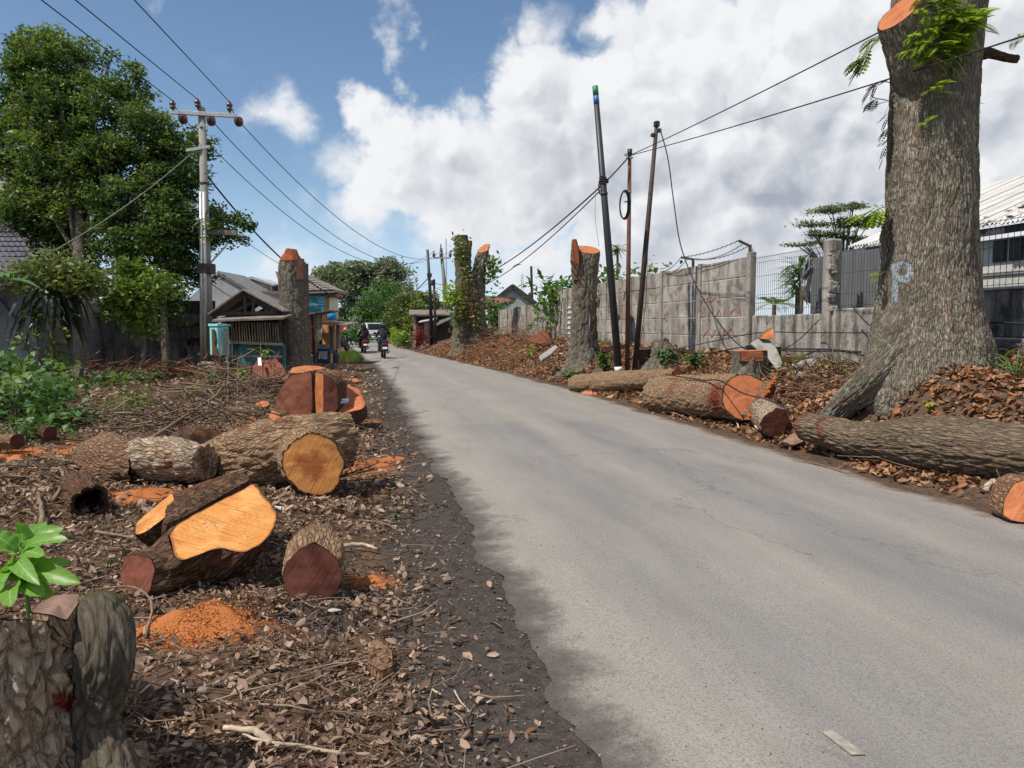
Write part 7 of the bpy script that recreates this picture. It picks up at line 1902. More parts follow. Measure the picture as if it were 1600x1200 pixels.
# pale letters above the banner
cu = bpy.data.curves.new('sign_letters', 'FONT'); cu.body = 'OTA'; cu.size = .40; cu.extrude = .015; cu.align_x = 'CENTER'
tmp = bpy.data.objects.new('letters_source', cu); COL.objects.link(tmp); bpy.context.view_layer.update()
lm = bpy.data.meshes.new_from_object(tmp.evaluated_get(bpy.context.evaluated_depsgraph_get())); bpy.data.objects.remove(tmp, do_unlink=True)
lm.materials.clear(); lm.materials.append(M['sacking']); lo = bpy.data.objects.new('sign_letters', lm); COL.objects.link(lo); lo.parent = shp
lo.location = PD(494, 461, ZS - .12) - wloc(shp); lo.rotation_euler = (R_(90), 0, -YAW)
bn2 = MB().prism([PD(514.5, 498, ZS - .05), PD(528, 497, ZS + .3), PD(528, 464, ZS + .3), PD(514.5, 465, ZS - .05)], FW * .06).build('side_banner', M['banner2'], shp)
MB().lathe(PD(519, 500, ZS - 2), [(.16, 0), (.24, .02), (.26, .38), (.20, .42), (.06, .46)], 14).build('tub', M['poster_blue'], origin=PD(519, 500, ZS - 2), smooth=True)
tag(bpy.data.objects['tub'], 'bright blue plastic tub standing on the stall roof below the banner', 'tub')
# stall with blue table
ZT2 = 33.0
stl = thing('roadside_stall', 'rickety roadside stall of poles and planks with faded sacking, before the orange shop', 'stall', ground(PD(500, 575, ZT2)))
for (x0, x1, y0, y1, m_) in ((483, 482, 492, 574, 'timber'), (488, 491, 494, 572, 'timber_dark'), (494, 494, 492, 574, 'bamboo'), (501, 502, 492, 572, 'timber_dark')):
    MB().tube([PD(x0, y0, ZT2), ground(PD(x1, y1, ZT2))], .06, 7).build('pole', M[m_], stl)
MB().prism([PD(468, 494, ZT2 - .3), PD(514, 486, ZT2 - .3), PD(514, 484, ZT2 - .3), PD(468, 491, ZT2 - .3)], FW * 2).build('roof_sheet', M['timber'], stl)
MB().prism([PD(494, 493, ZT2 - .1), PD(500, 491, ZT2 - .1), PD(504, 512, ZT2 - .15), PD(502, 531, ZT2 - .1), PD(495, 534, ZT2 - .1)], FW * .04).build('sacking', M['sacking'], stl)
MB().beam(PD(478, 510, ZT2 - .08), PD(490, 510, ZT2 - .08), .06, .06).build('rail', M['bamboo'], stl); MB().beam(PD(484, 560, ZT2 - .08), PD(496, 553, ZT2 - .08), .06, .06).build('rail', M['timber'], stl)
ZT3 = 33.5
st3 = thing('roadside_stall', 'open stall with a thin flat awning and slender posts at the road side', 'stall', ground(PD(520, 575, ZT3)))
MB().prism([PD(501, 507, ZT3 - .6), PD(542, 509, ZT3 - .6), PD(542, 507, ZT3 - .6), PD(501, 505, ZT3 - .6)], FW * 2.6 + Vector((0, 0, .1))).build('awning', M['timber'], st3)
for (x0, y1, m_) in ((515, 572, 'timber'), (521, 548, 'bamboo'), (527, 578, 'timber'), (530, 578, 'bamboo')): MB().tube([PD(x0, 508, ZT3 - .3), ground(PD(x0, y1, ZT3 - .3))], .05, 7).build('post', M[m_], st3)
MB().prism([PD(516, 546, ZT3 - .2), PD(522, 546, ZT3 - .2), PD(522, 510, ZT3 - .2), PD(516, 510, ZT3 - .2)], FW * .05).build('side_board', M['timber'], st3)
MB().prism([PD(503, 520, ZT3 + .9), PD(514, 520, ZT3 + .9), PD(514, 538, ZT3 + .9), PD(503, 538, ZT3 + .9)], FW * .05).build('back_board', M['wall_peach'], st3)
tb_ = thing('table', 'dark blue painted table with pale shelf boards under the stall awning', 'table', ground(PD(504, 575, ZT3 - 1)))
for (x0, x1, y0, y1, nm, mt) in ((496, 514, 545, 549, 'table_top', 'blue_wood'), (497, 513, 538, 544, 'crate', 'wall_grey'), (499, 511, 549, 560, 'back_panel', 'wall_pale'), (497, 513, 561, 568, 'front_board', 'blue_wood')):
    MB().prism([PD(x0, y1, ZT3 - 1), PD(x1, y1, ZT3 - 1), PD(x1, y0, ZT3 - 1), PD(x0, y0, ZT3 - 1)], FW * (.06 if nm != 'table_top' else .7)).build(nm, M[mt], tb_)
for x_ in (497, 513): 
    for dz in (0, .62): MB().beam(PD(x_, 546, ZT3 - .97 + dz), ground(PD(x_, 577, ZT3 - .97 + dz)), .06, .06).build('leg', M['blue_wood'], tb_)
MB().beam(PD(524, 547, ZT3 - .4), ground(PD(524, 578, ZT3 - .4)), .09, .09).build('blue_post', M['blue_wood'], st3)
sg = MB().prism([PD(531, 517, 42), PD(541, 517, 42), PD(543, 512, 42), PD(540, 506, 42), PD(531, 506, 42)], FW * .08).build('shop_sign', M['poster_red'], origin=PD(536, 517, 42))
tag(sg, 'red and white sign board hanging beyond the stall awning', 'sign'); MB().prism([PD(536, 516, 41.95), PD(541, 515, 41.95), PD(541, 511, 41.95), PD(538, 512, 41.95)], FW * .04).build('white_patch', M['white_paint'], sg)
MB().beam(PD(533, 506, 42.05), PD(533, 500, 42.05), .06, .06).build('hanger', M['timber_dark'], sg)

# ================================================================== far right: poles, shanty, houses
ZK = 52.0
k1 = thing('dark_pole', 'tall dark steel pole in front of the shanty', 'pole', ground(PD(674, 545, ZK)))
MB().tube([ground(PD(675, 547, ZK)) - Vector((0, 0, .1)), PD(672, 455, ZK), PD(668, 390, ZK)], [.13, .11, .085], 10).build('shaft', M['pipe_black'], k1, smooth=True)
MB().box(PD(671, 430, ZK - .1), (.3, .2, .25)).build('clamp', M['rust_dark'], k1)
k2 = thing('dark_pole', 'shorter dark pole right beside the tall dark one', 'pole', ground(PD(680, 545, ZK - 1)))
MB().tube([ground(PD(681, 546, ZK - 1)) - Vector((0, 0, .1)), PD(678, 436, ZK - 1)], [.10, .07], 10).build('shaft', M['rust_dark'], k2, smooth=True)
MB().box(PD(677, 442, ZK - 1.1), (.25, .2, .35)).build('clamp', M['pipe_black'], k2)
ZC = 68.0
k3 = thing('utility_pole', 'distant grey utility pole with a small crossarm above the shanty', 'utility pole', ground(PD(697, 540, ZC)))
MB().tube([ground(PD(698, 540, ZC)), PD(694, 440, ZC), PD(689, 388, ZC)], [.20, .17, .13], 10).build('shaft', M['pole_conc'], k3, smooth=True)
MB().beam(PD(677, 403, ZC - .2), PD(704, 403, ZC - .2), .14, .14).build('crossarm', M['galv'], k3)
ft = []
for x_ in (678, 689, 703.5):
    p = PD(x_, 402, ZC - .2); MB().lathe(p, [(.06, 0), (.13, .1), (.13, .3), (.06, .4), (.05, .55 if x_ != 689 else 1.1)], 8).build('insulator', M['insul'], k3); ft.append(p + Vector((0, 0, .5)))
ms = thing('antenna_mast', 'hair-thin antenna mast behind the distant utility pole', 'mast', ground(PD(697, 530, 80)))
MB().tube([ground(PD(698, 530, 80)), PD(697, 373, 80)], .05, 5).build('mast', M['galv'], ms)
sn_ = thing('shanty', 'low shanty of grey boards with a patched sheet roof beside the dark poles', 'shanty', ground(PD(675, 540, 54)))
ZY = 54.0
for (x0, x1, y0, y1, Z_, m_, nm) in ((646, 704, 494, 545, ZY + 2.5, 'timber_dark', 'back_wall'), (662, 672, 497, 540, ZY, 'wall_grey', 'board'), (673, 680, 503, 545, ZY + .3, 'timber', 'board'), (646, 650, 490, 542, ZY - .2, 'pole_conc', 'post'), (684, 702, 517, 540, ZY + .1, 'timber_dark', 'board')):
    poly_wall([(x0, y1 + 3), (x1, y1 + 3), (x1, y0), (x0, y0)], Z_, .1, nm, M[m_], sn_)
corr('roof_sheet', PD(640, 490, ZY - .4), PD(703, 490, ZY - .4), 2.25, 2.33, 12, M['corr_grey'], sn_)
MB().prism([PD(639, 491, ZY - .6), PD(704, 491, ZY - .6), PD(704, 484, ZY + 3), PD(639, 484, ZY + 3)], Vector((0, 0, -.08))).build('roof_sheet', M['timber'], sn_)
MB().prism([PD(654, 503, ZY - .9), PD(682, 498, ZY - .9), PD(684, 494, ZY), PD(660, 499, ZY)], Vector((0, 0, -.06))).build('roof_sheet', M['corr_white'], sn_)
MB().prism([PD(680, 509, ZY - 1.2), PD(706, 497, ZY - 1.2), PD(706, 492, ZY), PD(682, 500, ZY)], Vector((0, 0, -.06))).build('roof_sheet', M['corr_grey'], sn_)
shrub('dark red-leaved plant in front of the shanty boards', 655, 535, 260, .45, 1.5, .22, M['leaf_redplant'], 51, Z=51, group='bushes by the far road')
nts = poly_wall([(663, 517), (670, 517), (670, 504), (663, 504)], ZY - .1, .04, 'notice', M['poster'], sn_)
# gable house behind the far wall
ZG = 56.0
gh = thing('house', 'white gabled house with brown tiled roofs behind the far wall', 'house', ground(PD(800, 530, ZG)))
MB().prism([PD(772, 540, ZG), PD(836, 540, ZG), PD(833, 476, ZG), PD(801, 450, ZG), PD(772, 474, ZG)], FW * 8).build('wall', M['wall_pale'], gh)
gl_, gr_, gt_ = PD(762, 478, ZG - .12), PD(838, 475, ZG - .12), PD(801, 447, ZG - .12)
for (p, q) in ((gl_, gt_), (gt_, gr_)): MB().prism([p, q, q + FW * 9.5, p + FW * 9.5], Vector((0, 0, .16))).build('roof', M['tile_brown'], gh); MB().beam(p - FW * .05, q - FW * .05, .08, .3).build('bargeboard', M['fascia'], gh)
lw0, lw1, lw2, lw3 = PD(757, 482, ZG - 8), PD(803, 471, ZG - 8), PD(806, 466, ZG - 2), PD(757, 462, ZG - 2)
MB().prism([lw0, lw1, lw2, lw3], Vector((0, 0, -.1))).build('lower_roof', M['tile_brown'], gh)
tiled_slope(gh, lw0, lw1, lw2, lw3, 8, 16, M['tile_brown'])
MB().beam(PD(757, 483, ZG - 8.1), PD(803, 472, ZG - 8.1), .06, .14).build('fascia', M['fascia'], gh)
poly_wall([(762, 530), (769, 530), (769, 481), (762, 481)], ZG - 7.5, .6, 'column', M['wall_white'], gh)
poly_wall([(770, 535), (800, 535), (800, 484), (770, 484)], ZG - 5, .2, 'lower_wall', M['wall_grey'], gh)
mp = thing('mast_pole', 'plain dark pole rising beyond the gabled house', 'pole', ground(PD(832, 530, 60)))
MB().tube([ground(PD(833, 530, 60)), PD(830, 416, 60)], [.12, .09], 8).build('shaft', M['rust_dark'], mp)
mp2 = thing('lattice_mast', 'pale thin lattice mast behind the gabled house', 'mast', ground(PD(816, 530, 140)))
mb = MB()
for dx in (-.25, .25): mb.beam(PD(816, 520, 140) + RT * dx, PD(816, 428, 140) + RT * dx * .5, .08, .08)
for k in range(12): mb.beam(PD(816, 515 - 7 * k, 140) + RT * .25 * (-1) ** k, PD(816, 508 - 7 * k, 140) - RT * .25 * (-1) ** k, .06, .06)
mb.build('lattice', M['galv'], mp2)
# long white building at the right edge
wb_ = thing('building', 'long white building with a patched pale sheet roof at the right edge', 'building', (13, PU(1560, 480, 12).y, 1.0))
ya_, yb_ = PU(1760, 400, 12).y, PU(1325, 400, 12).y
MB().b2((12.4, ya_, .9), (12.7, yb_, 3.32)).build('wall', M['wall_white'], wb_)
MB().b2((12.36, ya_, 2.60), (12.399, yb_, 2.66)).build('wall_band', M['wall_grey'], wb_)
for k in range(9):
    y0_ = PU(1572, 400, 12.4).y - k * .0 
for (xa_, xb_) in ((1553, 1574), (1578, 1600), (1604, 1640)):
    y0_, y1_ = PU(xa_, 400, 12.4).y, PU(xb_, 400, 12.4).y
    wf_ = MB().b2((12.37, y1_, 2.86), (12.45, y0_, 3.28)).build('window', M['fascia'], wb_)
    MB().b2((12.355, y1_ + .03, 2.90), (12.369, y0_ - .03, 3.25)).build('pane', M['dark_glass'], wf_)
MB().b2((12.05, ya_, 3.36), (12.12, yb_, 3.50)).build('fascia', M['fascia'], wb_)
ev = 11.95
nS = 15
for k in range(nS):
    y0_ = ya_ + (yb_ - ya_) * k / nS; y1_ = ya_ + (yb_ - ya_) * (k + 1) / nS; vs = []; fs = []; m_ = 20
    j_ = random.uniform(-.07, .07)
    for i in range(m_ + 1):
        y = y0_ + (y1_ + .04 - y0_) * i / m_; zz = .028 * math.cos(i * math.pi / 2 * 1.0) + .006 * (k % 2)
        for (u_, h_) in ((ev + j_, 3.54 + j_ * .4), (14.0, 4.40), (16.2, 5.30)): vs.append((u_, y, h_ + zz))
    for i in range(m_):
        for j in range(2): fs.append((i * 3 + j, i * 3 + 3 + j, i * 3 + 4 + j, i * 3 + 1 + j))
    MB().add(vs, fs).build('roof_sheet', M['corr_white'], wb_, fix=False)
MB().b2((12.7, yb_ - .2, 1), (19, yb_, 3.4)).build('end_wall', M['wall_white'], wb_)
MB().add([(16.2, ya_, 5.3), (16.2, yb_, 5.3), (20.4, yb_, 3.5), (20.4, ya_, 3.5)], [(0, 1, 2, 3)]).build('roof_sheet', M['corr_white'], wb_, fix=False)
r = random.Random(2); mb = MB()
for k in range(26):
    f_ = r.random() ** 1.6; y_ = PU(1518 + 90 * r.random(), 340, 12.2).y; u_ = 12.05 + 2.2 * f_
    z_ = 3.54 + (u_ - ev) * .4195 + .045; s_ = r.uniform(.05, .16)
    mb.add([(u_, y_, z_), (u_ + s_ * .6, y_ + s_, z_ + s_ * .26), (u_ + s_, y_ + s_ * 2.6, z_ + s_ * .42), (u_ + s_ * .4, y_ + s_ * 1.6, z_ + s_ * .17)], [(0, 1, 2, 3)])
mb.build('rust_hole', M['dark_void'], wb_, fix=False)

# ================================================================== cables
def cable(label, P, r_, mat, cat='cable', group=None, name='overhead_cable'):
    o = MB().tube(P, r_, 6).build(name, mat, origin=P[0], smooth=True)
    return tag(o, label, cat, group)
near = [PD(65, 0, 16.6), PD(118, 0, 16.6), PD(210, 0, 16.6)]
nm_ = ['outer left', 'middle', 'right']
for k in range(3):
    a_, b_ = tops[k], near[k]; d_ = (b_ - a_); far_ = a_ + d_ * 3.6 + Vector((0, 0, .9))
    cable(f'{nm_[k]} of three overhead wires running up from the utility pole to the top left', [a_] + [a_ + d_ * t_ - Vector((0, 0, .0)) for t_ in np.linspace(.1, 1, 12)] + [far_], .014, M['cable'], 'wire')
    q = ft[k] if k else ft[0]
    cable(f'{nm_[k]} of three overhead wires sagging from the utility pole to the distant pole', [tops[k], (tops[k] + strain[k]) / 2 - Vector((0, 0, .15))] + sag(strain[k], q, [2.75, 2.6, 2.2][k], 40), .015, M['cable'], 'wire')
cable('thick black cable sagging from the utility pole to the tall dark pole', sag(PD(320, 270, ZU - .1), PD(671, 432, ZK), 3.1, 44), .030, M['cable'])
cable('thin pale cable running from the lamp arm past the standing trunk', sag(PD(368, 366, ZU), PD(672, 440, ZK), 1.6, 30), .010, M['cable_grey'])
cable('lower cable dropping from the utility pole onto the hut roof', sag(PD(330, 443, ZU), PD(372, 468, ZH + .5), .05, 10), .014, M['cable'])
cable('grey service cable running from the utility pole down to the tiled house', sag(PD(308, 232, ZU), PD(60, 404, 24.4), .25, 24), .018, M['cable_grey'])
P2t = PD(984, 243, ZP + .1); Pk = PD(678, 442, ZK - 1)
p1c = a.lerp(b, .0)
A1 = ground(PD(970, 580, ZP)); c1_ = PD(940, 290, ZP)
cable('upper cable from the leaning poles to the distant dark pole', sag(c1_, Pk, .9, 30) , .018, M['cable'])
cable('lower cable from the leaning poles to the distant dark pole', sag(c1_ - Vector((0, 0, .08)), Pk - Vector((0, 0, .25)), 1.15, 30), .014, M['cable'])
cable('short cable span between the black pole and the rusty pole', sag(c1_, P2t, .02, 8), .018, M['cable'])
e1_ = PD(1400, 15, 9.3); d_ = e1_ - P2t
cable('upper cable rising right from the rusty pole past the sawn limb', sag(P2t, P2t + d_ * 2.3, .16, 50), .009, M['cable'])
e2_ = PD(1460, 78, 8.85); d_ = e2_ - P2t
cable('lower cable rising right from the rusty pole across the big trunk', sag(P2t, P2t + d_ * 2.2, .16, 50), .009, M['cable'])
hgc = [PD(1031, 200, ZP + .2), PD(1042, 240, ZP + .1), PD(1052, 310, ZP - .1), PD(1064, 385, ZP - .5), PD(1090, 450, ZP - 1.2), PD(1120, 500, ZP - 1.9), PD(1150, 535, ZP - 2.6), PD(1168, 548, ZP - 3.0)]
cable('loose cable hanging from the dark rusty pole down to the wall foot', [Vector(q) for q in spline([list(q) for q in hgc], 40)], .013, M['cable'])
cable('thin stay wire hanging beside the black leaning pole', [Vector(q) for q in spline([list(PD(931, 292, ZP)), list(PD(930, 340, ZP)), list(PD(936, 385, ZP))], 14)], .005, M['cable_grey'])
cable('thin wire running down from the dark rusty pole behind the flared stump', [Vector(q) for q in spline([list(PD(1012, 390, ZP + .4)), list(PD(1009, 470, ZP)), list(PD(1000, 540, ZP - .4))], 14)], .007, M['cable'])
for k, (pts_, r_) in enumerate([([(1040, 545, 16.9), (1100, 552, 16.2), (1160, 543, 15.2), (1230, 548, 14.2), (1300, 549, 13.3), (1345, 549, 12.4)], .013), ([(1045, 548, 16.6), (1130, 530, 15.6), (1175, 521, 15.2), (1260, 520, 14.0), (1360, 520, 12.2)], .010), ([(1225, 545, 14.2), (1290, 546, 13.3), (1345, 551, 12.2)], .016), ([(1180, 560, 14.9), (1235, 540, 14.3), (1282, 498, 13.6)], .008), ([(1520, 505, 9.9), (1560, 504, 9.5), (1640, 508, 9.0)], .012), ([(1330, 476, 12.7), (1345, 495, 12.5), (1362, 512, 12.2)], .011)]):
    lb_x = ['lowest black cable strung along the foot of the mesh-fence wall', 'thin cable looping along the panel wall towards the big trunk', 'thick short cable near the big root at the wall foot', 'slanting thin wire across the low wall left of the pillar', 'black cable along the low wall at the right edge', 'short cable slanting down the low wall beside the big trunk'][k]
    cable(lb_x, [Vector(q) for q in spline([list(PD(*p)) for p in pts_], 30)], r_, M['cable'], name='wall_cable')
cable('dark cord draped over the oblique cut face of the thick log', [Vector(q) for q in spline([list(PD(1040, 585, 14.2)), list(PD(1100, 594, 12.9)), list(PD(1128, 596, 12.0)), list(PD(1165, 616, 11.45)), list(PD(1205, 626, 11.1)), list(PD(1240, 648, 10.7))], 30)], .011, M['cable'], 'cord', name='cord')
cable('thin cord lying over the farthest right verge log', [Vector(q) for q in spline([list(PD(990, 579, 17.9)), list(PD(1000, 588, 17.4)), list(PD(1008, 602, 17.1))], 12)], .009, M['cable'], 'cord', name='cord')

# ================================================================== traffic
def scooter(label, loc, rz, paint):
    o = thing('scooter', label, 'motorbike', loc, None, rz)
    def L(mb, nm, mat, sm=False, bv=0.0, par=None): return mb.build(nm, mat, par or o, world=False, smooth=sm, bevel=bv)
    def wheel(y, nm):
        M90 = Matrix.Rotation(math.pi / 2, 3, 'Y')
        t_ = L(MB().lathe((0, y, .27), [(.19, -.045), (.245, -.05), (.272, -.02), (.272, .02), (.245, .05), (.19, .045)], 20, M90), nm, M['rubber'], True)
        L(MB().lathe((0, y, .27), [(.03, -.05), (.18, -.035), (.18, .035), (.03, .05)], 16, M90), 'rim', M['galv'], False, 0, t_)
    wheel(-.62, 'rear_wheel'); wheel(.62, 'front_wheel')
    MB_ = MB().prism([(-.15, -.85, .58), (-.15, -.75, .80), (-.15, -.1, .74), (-.15, .05, .42), (-.15, -.35, .38)], (.30, 0, 0)); L(MB_, 'tail_body', paint, bv=.04)
    L(MB().prism([(-.16, .05, .30), (-.16, .05, .42), (-.16, .40, .40), (-.16, .40, .30)], (.32, 0, 0)), 'floorboard', paint, bv=.02)
    L(MB().prism([(-.18, .40, .32), (-.18, .52, .95), (-.18, .60, .95), (-.18, .55, .50), (-.18, .48, .30)], (.36, 0, 0)), 'leg_shield', paint, bv=.03)
    L(MB().prism([(-.13, -.72, .79), (-.13, -.05, .76), (-.13, -.02, .82), (-.13, -.70, .86)], (.26, 0, 0)), 'seat', M['black_plastic'], bv=.03)
    L(MB().tube([(-.36, .42, 1.04), (-.15, .50, 1.0), (.15, .50, 1.0), (.36, .42, 1.04)], .02, 7), 'handlebar', M['black_plastic'])
    for s in (-1, 1):
        L(MB().tube([(s * .26, .46, 1.02), (s * .34, .48, 1.20)], .009, 5).box((s * .36, .47, 1.24), (.12, .03, .07)), 'mirror', M['black_plastic'])
    L(MB().box((0, -.84, .70), (.22, .05, .09)), 'tail_light', M['red_plastic'], bv=.015)
    for s in (-1, 1): L(MB().box((s * .14, -.83, .66), (.06, .05, .05)), 'indicator', M['poster_red'])
    L(MB().prism([(-.09, -.80, .60), (.09, -.80, .60), (.09, -.92, .36), (-.09, -.92, .36)], (0, .02, .01)), 'mudguard', M['black_plastic'])
    L(MB().box((0, -.90, .52), (.22, .012, .10), Matrix.Rotation(-.3, 3, 'X')), 'number_plate', M['white_band'])
    L(MB().tube([(.17, -.05, .26), (.19, -.4, .28), (.19, -.80, .36)], [.03, .05, .055], 9), 'exhaust', M['galv'], True)
    L(MB().tube([(0, .62, .27), (0, .50, .75), (0, .47, 1.02)], .03, 7), 'fork', M['galv'])
    return o
def rider(label, loc, rz, top, bottom, sit=(0, -.30, .86), lean=.12, arms=True, helmet=True, scale=1.0, back=False):
    """a seated figure, one skinned body with clothes of its own"""
    o = thing('person', label, 'person', loc, None, rz)
    def skin(nm, verts, edges, rads, mat, lv=1, root=0):
        me = bpy.data.meshes.new(nm); me.from_pydata(verts, edges, []); me.materials.append(mat)
        b = bpy.data.objects.new(nm, me); COL.objects.link(b); b.parent = o
        sk = b.modifiers.new('skin', 'SKIN'); sk.use_smooth_shade = True
        for i, v in enumerate(me.skin_vertices[0].data): v.radius = rads[i] if hasattr(rads[i], '__len__') else (rads[i], rads[i]); v.use_root = (i == root)
        ss_ = b.modifiers.new('sub', 'SUBSURF'); ss_.levels = lv; ss_.render_levels = lv
        return b
    x0, y0, z0 = sit; s = scale
    hip = (0, y0, z0); sp = (0, y0 + .04 * s, z0 + .25 * s); ch = (0, y0 + lean * .8 * s, z0 + .43 * s); nk = (0, y0 + lean * 1.1 * s, z0 + .56 * s); hd = (0, y0 + lean * 1.35 * s, z0 + .72 * s)
    # legs and pelvis
    lv_ = [(0, y0, z0)]; le = []; lr = [(.17, .14)]
    for sx in (-1, 1):
        i = len(lv_); kn = (sx * .20, y0 + .44 * s, z0 - .04); an = (sx * .20, y0 + .40 * s, z0 - .44 * s); ft_ = (sx * .20, y0 + .56 * s, z0 - .49 * s)
        lv_ += [(sx * .12, y0 + .06, z0), kn, an, ft_]; le += [(0, i), (i, i + 1), (i + 1, i + 2), (i + 2, i + 3)]; lr += [.115, .085, .06, .05]
    skin('legs', lv_, le, lr, bottom)
    # torso, arms
    tv = [hip, sp, ch, nk]; te = [(0, 1), (1, 2), (2, 3)]; tr = [(.18, .14), (.19, .13), (.21, .135), (.085, .08)]
    for sx in (-1, 1):
        i = len(tv); shd = (sx * .19 * s, ch[1] + .02, ch[2] + .06); 
        if arms: el = (sx * .31 * s, ch[1] + .20 * s, ch[2] - .18 * s); ha = (sx * .32, max(.36, ch[1] + .42 * s) if not back else ch[1] + .34, z0 + .19)
        else: el = (sx * .27 * s, ch[1] + .12, ch[2] - .24); ha = (sx * .16, ch[1] + .30, ch[2] - .30)
        tv += [shd, el, ha]; te += [(2, i), (i, i + 1), (i + 1, i + 2)]; tr += [.085, .06, .045]
    skin('body', tv, te, tr, top)
    MB().lathe((nk[0], nk[1], nk[2]), [(.05, -.04), (.055, .10)], 10).build('neck', M['skin'], o, world=False, smooth=True)
    import bmesh
    bm_ = bmesh.new(); bmesh.ops.create_uvsphere(bm_, u_segments=16, v_segments=12, radius=.115)
    for v in bm_.verts: v.co = Vector((v.co.x * .85, v.co.y, v.co.z * 1.15)) + Vector(hd) - Vector((0, 0, .01))
    me = bpy.data.meshes.new('head'); bm_.to_mesh(me); bm_.free(); me.materials.append(M['skin']); me.polygons.foreach_set('use_smooth', [True] * len(me.polygons))
    h = bpy.data.objects.new('head', me); COL.objects.link(h); h.parent = o
    if helmet:
        MB().lathe(Vector(hd) + Vector((0, -.01, .03)), [(.10, -.14), (.145, -.10), (.155, 0), (.145, .07), (.105, .13), (.05, .158), (.01, .165)], 16).build('helmet', M['helmet'], o, world=False, smooth=True)
        MB().tube([Vector(hd) + Vector((.158 * math.cos(t_), .158 * math.sin(t_) - .01, .045)) for t_ in np.linspace(0, 6.283, 20)], .012, 5).build('helmet_stripe', M['wall_grey'], o, world=False)
    else:
        MB().lathe(Vector(hd) + Vector((0, -.01, .0)), [(.16, -.22), (.14, -.12), (.13, 0), (.125, .07), (.09, .12), (.01, .145)], 14).build('headscarf', M['jacket2'], o, world=False, smooth=True)
    for sx, i in ((-1, 6), (1, 9)):
        p = Vector(tv[i]); mb = MB().box(p + Vector((0, .03, 0)), (.07, .08, .035))
        for q in range(4): mb.tube([p + Vector((-.028 + .019 * q, .06, .0)), p + Vector((-.028 + .019 * q, .10, -.008)), p + Vector((-.028 + .019 * q, .105, -.035))], .008, 5)
        mb.tube([p + Vector((-sx * .035, .02, 0)), p + Vector((-sx * .06, .06, -.01))], .010, 5)
        mb.build('hand', M['skin'], o, world=False)
    for sx in (-1, 1): MB().box((sx * .20, y0 + .50 * s, z0 - .50 * s), (.10, .25, .09)).build('shoe', M['black_plastic'], o, world=False, bevel=.02)
    return o
sp1 = PD(599, 561, 38.6); l1 = Vector((sp1.x, sp1.y, float(roadz(sp1.x, sp1.y))))
scooter('dark scooter with a red tail light ridden by one person, right of the pair', l1, .06, M['black_paint'])
rider('lone scooter rider in a charcoal jacket, blue jeans and black helmet', l1, .06, M['jacket'], M['jeans'])
sp2 = PD(568, 553, 46.0); l2 = Vector((sp2.x, sp2.y, float(roadz(sp2.x, sp2.y))))
scooter('maroon scooter carrying two people, left of the lone rider', l2, .12, M['maroon_paint'])
rider('driver of the maroon scooter in a pale jacket and dark helmet', l2, .12, M['jacket3'], M['trousers'], sit=(0, -.12, .86))
rider('passenger on the maroon scooter in dark clothes with a headscarf', l2, .12, M['jacket2'], M['trousers'], sit=(0, -.48, .88), arms=False, helmet=False, back=True, scale=.95)
pq = ground(PD(534, 546, 50)); scooter('dark motorbike parked in the shade beyond the stall', pq, -.5, M['black_paint'])
# oncoming van
vq = PD(583, 533.5, 78.0); vz = float(roadz(vq.x, vq.y))
van = thing('van', 'white oncoming minivan with a dark windscreen at the end of the road', 'van', (vq.x, vq.y, vz), None, .17)
def V_(mb, nm, mat, par=None, bv=0.0, sm=False): return mb.build(nm, mat, par or van, world=False, bevel=bv, smooth=sm)
prof = [(-1.9, .35), (-1.95, .75), (-1.75, 1.02), (-1.15, 1.15), (-.55, 1.80), (-.2, 1.88), (1.7, 1.86), (1.95, 1.6), (2.0, .40)]
V_(MB().prism([(-.80, y, z) for y, z in prof], (1.60, 0, 0)), 'body', M['silver_paint'], bv=.06)
V_(MB().prism([(-.68, -1.12, 1.19), (.68, -1.12, 1.19), (.62, -.60, 1.76), (-.62, -.60, 1.76)], (0, -.03, .03)), 'windscreen', M['dark_glass'])
for s in (-1, 1):
    V_(MB().prism([(s * .805, -.75, 1.2), (s * .805, -.42, 1.72), (s * .805, 1.6, 1.70), (s * .805, 1.7, 1.2)], (s * .012, 0, 0)), 'side_window', M['dark_glass'])
    V_(MB().box((s * .58, -1.93, .86), (.34, .10, .17)), 'headlight', M['lamp_glass'], bv=.03)
    V_(MB().box((s * .92, -.85, 1.22), (.20, .10, .16)), 'mirror', M['silver_paint'], bv=.03)
    for y in (-1.25, 1.3):
        w_ = V_(MB().lathe((s * .72, y, .31), [(.2, -.09), (.29, -.10), (.31, -.05), (.31, .05), (.29, .10), (.2, .09)], 20, Matrix.Rotation(math.pi / 2, 3, 'Y')), 'wheel', M['rubber'], sm=True)
        V_(MB().lathe((s * .72, y, .31), [(.02, -.09), (.19, -.08), (.19, .08), (.02, .09)], 14, Matrix.Rotation(math.pi / 2, 3, 'Y')), 'rim', M['galv'], w_)
V_(MB().box((0, -1.97, .84), (.72, .06, .12)), 'grille', M['black_plastic']); V_(MB().box((0, -1.99, .50), (1.55, .16, .22)), 'bumper', M['white_paint'], bv=.04)
V_(MB().box((0, -2.09, .52), (.44, .02, .11)), 'number_plate', M['black_plastic'])
V_(MB().box((0, -1.96, .66), (1.0, .05, .07)), 'intake', M['black_plastic'])
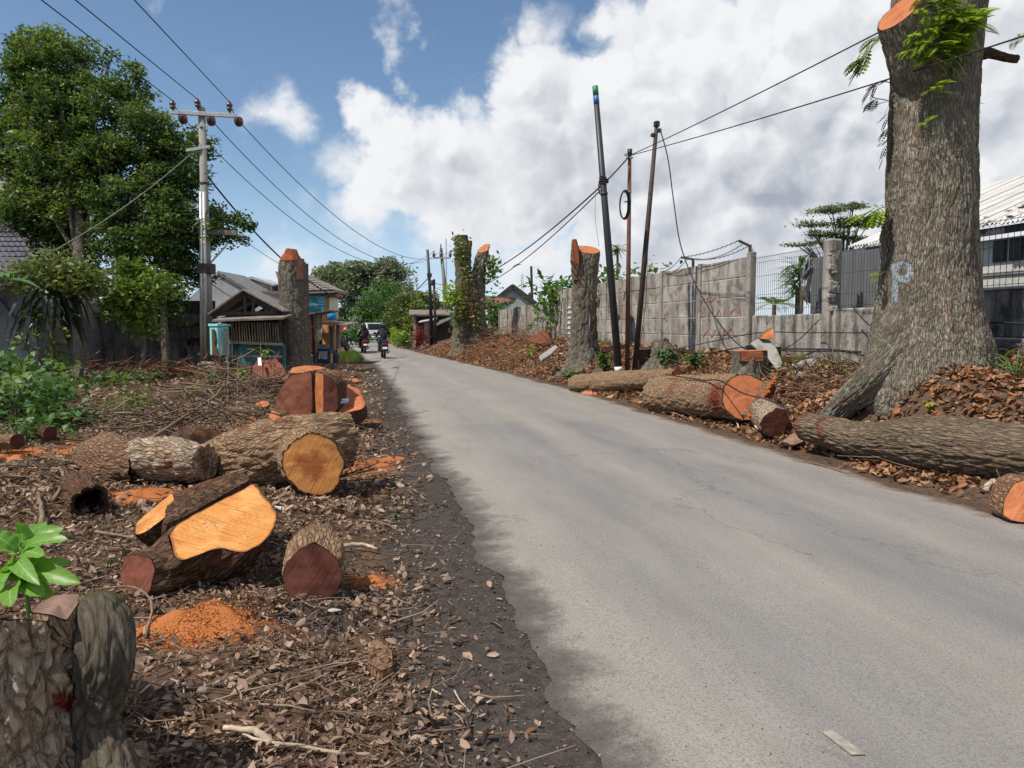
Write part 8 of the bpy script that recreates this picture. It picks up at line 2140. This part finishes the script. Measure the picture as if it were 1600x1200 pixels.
# worn paint scrap on the asphalt and stones on the road
P = [PZ(1283, 1158, 0), PZ(1300, 1157, 0), PZ(1352, 1196, 0), PZ(1330, 1196, 0)]
P = [Vector((p.x, p.y, float(roadz(p.x, p.y)) + .004)) for p in P]
pm_ = MB().add(P + [p + Vector((0, 0, .004)) for p in P], [(0, 1, 2, 3), (4, 5, 6, 7), (0, 1, 5, 4), (1, 2, 6, 5), (2, 3, 7, 6), (3, 0, 4, 7)]).build('road_marking', M['road_paint'], origin=P[0])
tag(pm_, kind='structure')
r = np.random.default_rng(3); n = 2600; y = 2 + 16 * r.random(n) ** 1.3; sd_ = r.random(n); x = roadL(y) + (roadR(y) - roadL(y)) * np.where(sd_ < .6, r.random(n) ** 2.5 * .22, np.where(sd_ < .85, 1 - r.random(n) ** 2.5 * .15, r.random(n)))
z = roadz(x, y); P = np.stack([x, y, z + .003], 1); V, T = leaf_cards(P, r.uniform(.004, .013, n), .7, 1.5, r)
tag(mesh_np('road_grit', V, T, M['twig']), kind='stuff')
lfl = [(738, 919, 'leaf_lime'), (672, 744, 'litter'), (785, 940, 'litter'), (836, 1142, 'litter_red'), (655, 1110, 'litter'), (700, 985, 'litter')]
for k, (px, py, mt) in enumerate(lfl):
    q = G(px, py); mb = MB(); blade(mb, q + Vector((0, 0, .012)), RT * math.cos(k * 1.3) + FW * math.sin(k * 1.3) + Vector((0, 0, .1)), .05 if k else .045, .016 + .004 * k % .02, .3)
    lb_n = ['yellow green leaf lying on the dark mud beside the road', 'single dry leaf lying on the road left of centre', 'dry leaf lying at the road edge right of the yellow green leaf', 'reddish dry leaf at the bottom of the road edge', 'dry leaf on the mud near the orange splinter', 'curled dry leaf on the dark mud below the yellow green leaf'][k]
    tag(mb.build('leaf', M[mt], origin=q, fix=False), lb_n, 'leaf', 'fallen leaves on the mud')
for k, (px, py, s_) in enumerate([(590, 718, .05), (438, 800, .04), (342, 663, .05), (525, 962, .03)]):
    q = G(px, py); lb_n = ['pale plastic scrap lying right of the large orange-faced log', 'pinkish paper scrap at the right tip of the pale cut block', 'white scrap in the brush left of the split blocks', 'curled pale bark scrap below the dark red log end'][k]
    mb = MB(); rr2 = random.Random(k); b_ = [q + Vector((rr2.uniform(-1, 1) * s_ * 1.6, rr2.uniform(-1, 1) * s_ * 1.6, .01 + rr2.random() * s_)) for _ in range(6)]
    mb.add(b_ + [p + Vector((0, 0, .004)) for p in b_], [(0, 1, 2), (0, 2, 3), (0, 3, 4), (0, 4, 5), (6, 7, 8), (6, 8, 9), (6, 9, 10), (6, 10, 11)])
    tag(mb.build('scrap', M['plastic_pale'], origin=q, fix=False), lb_n, 'litter scrap')
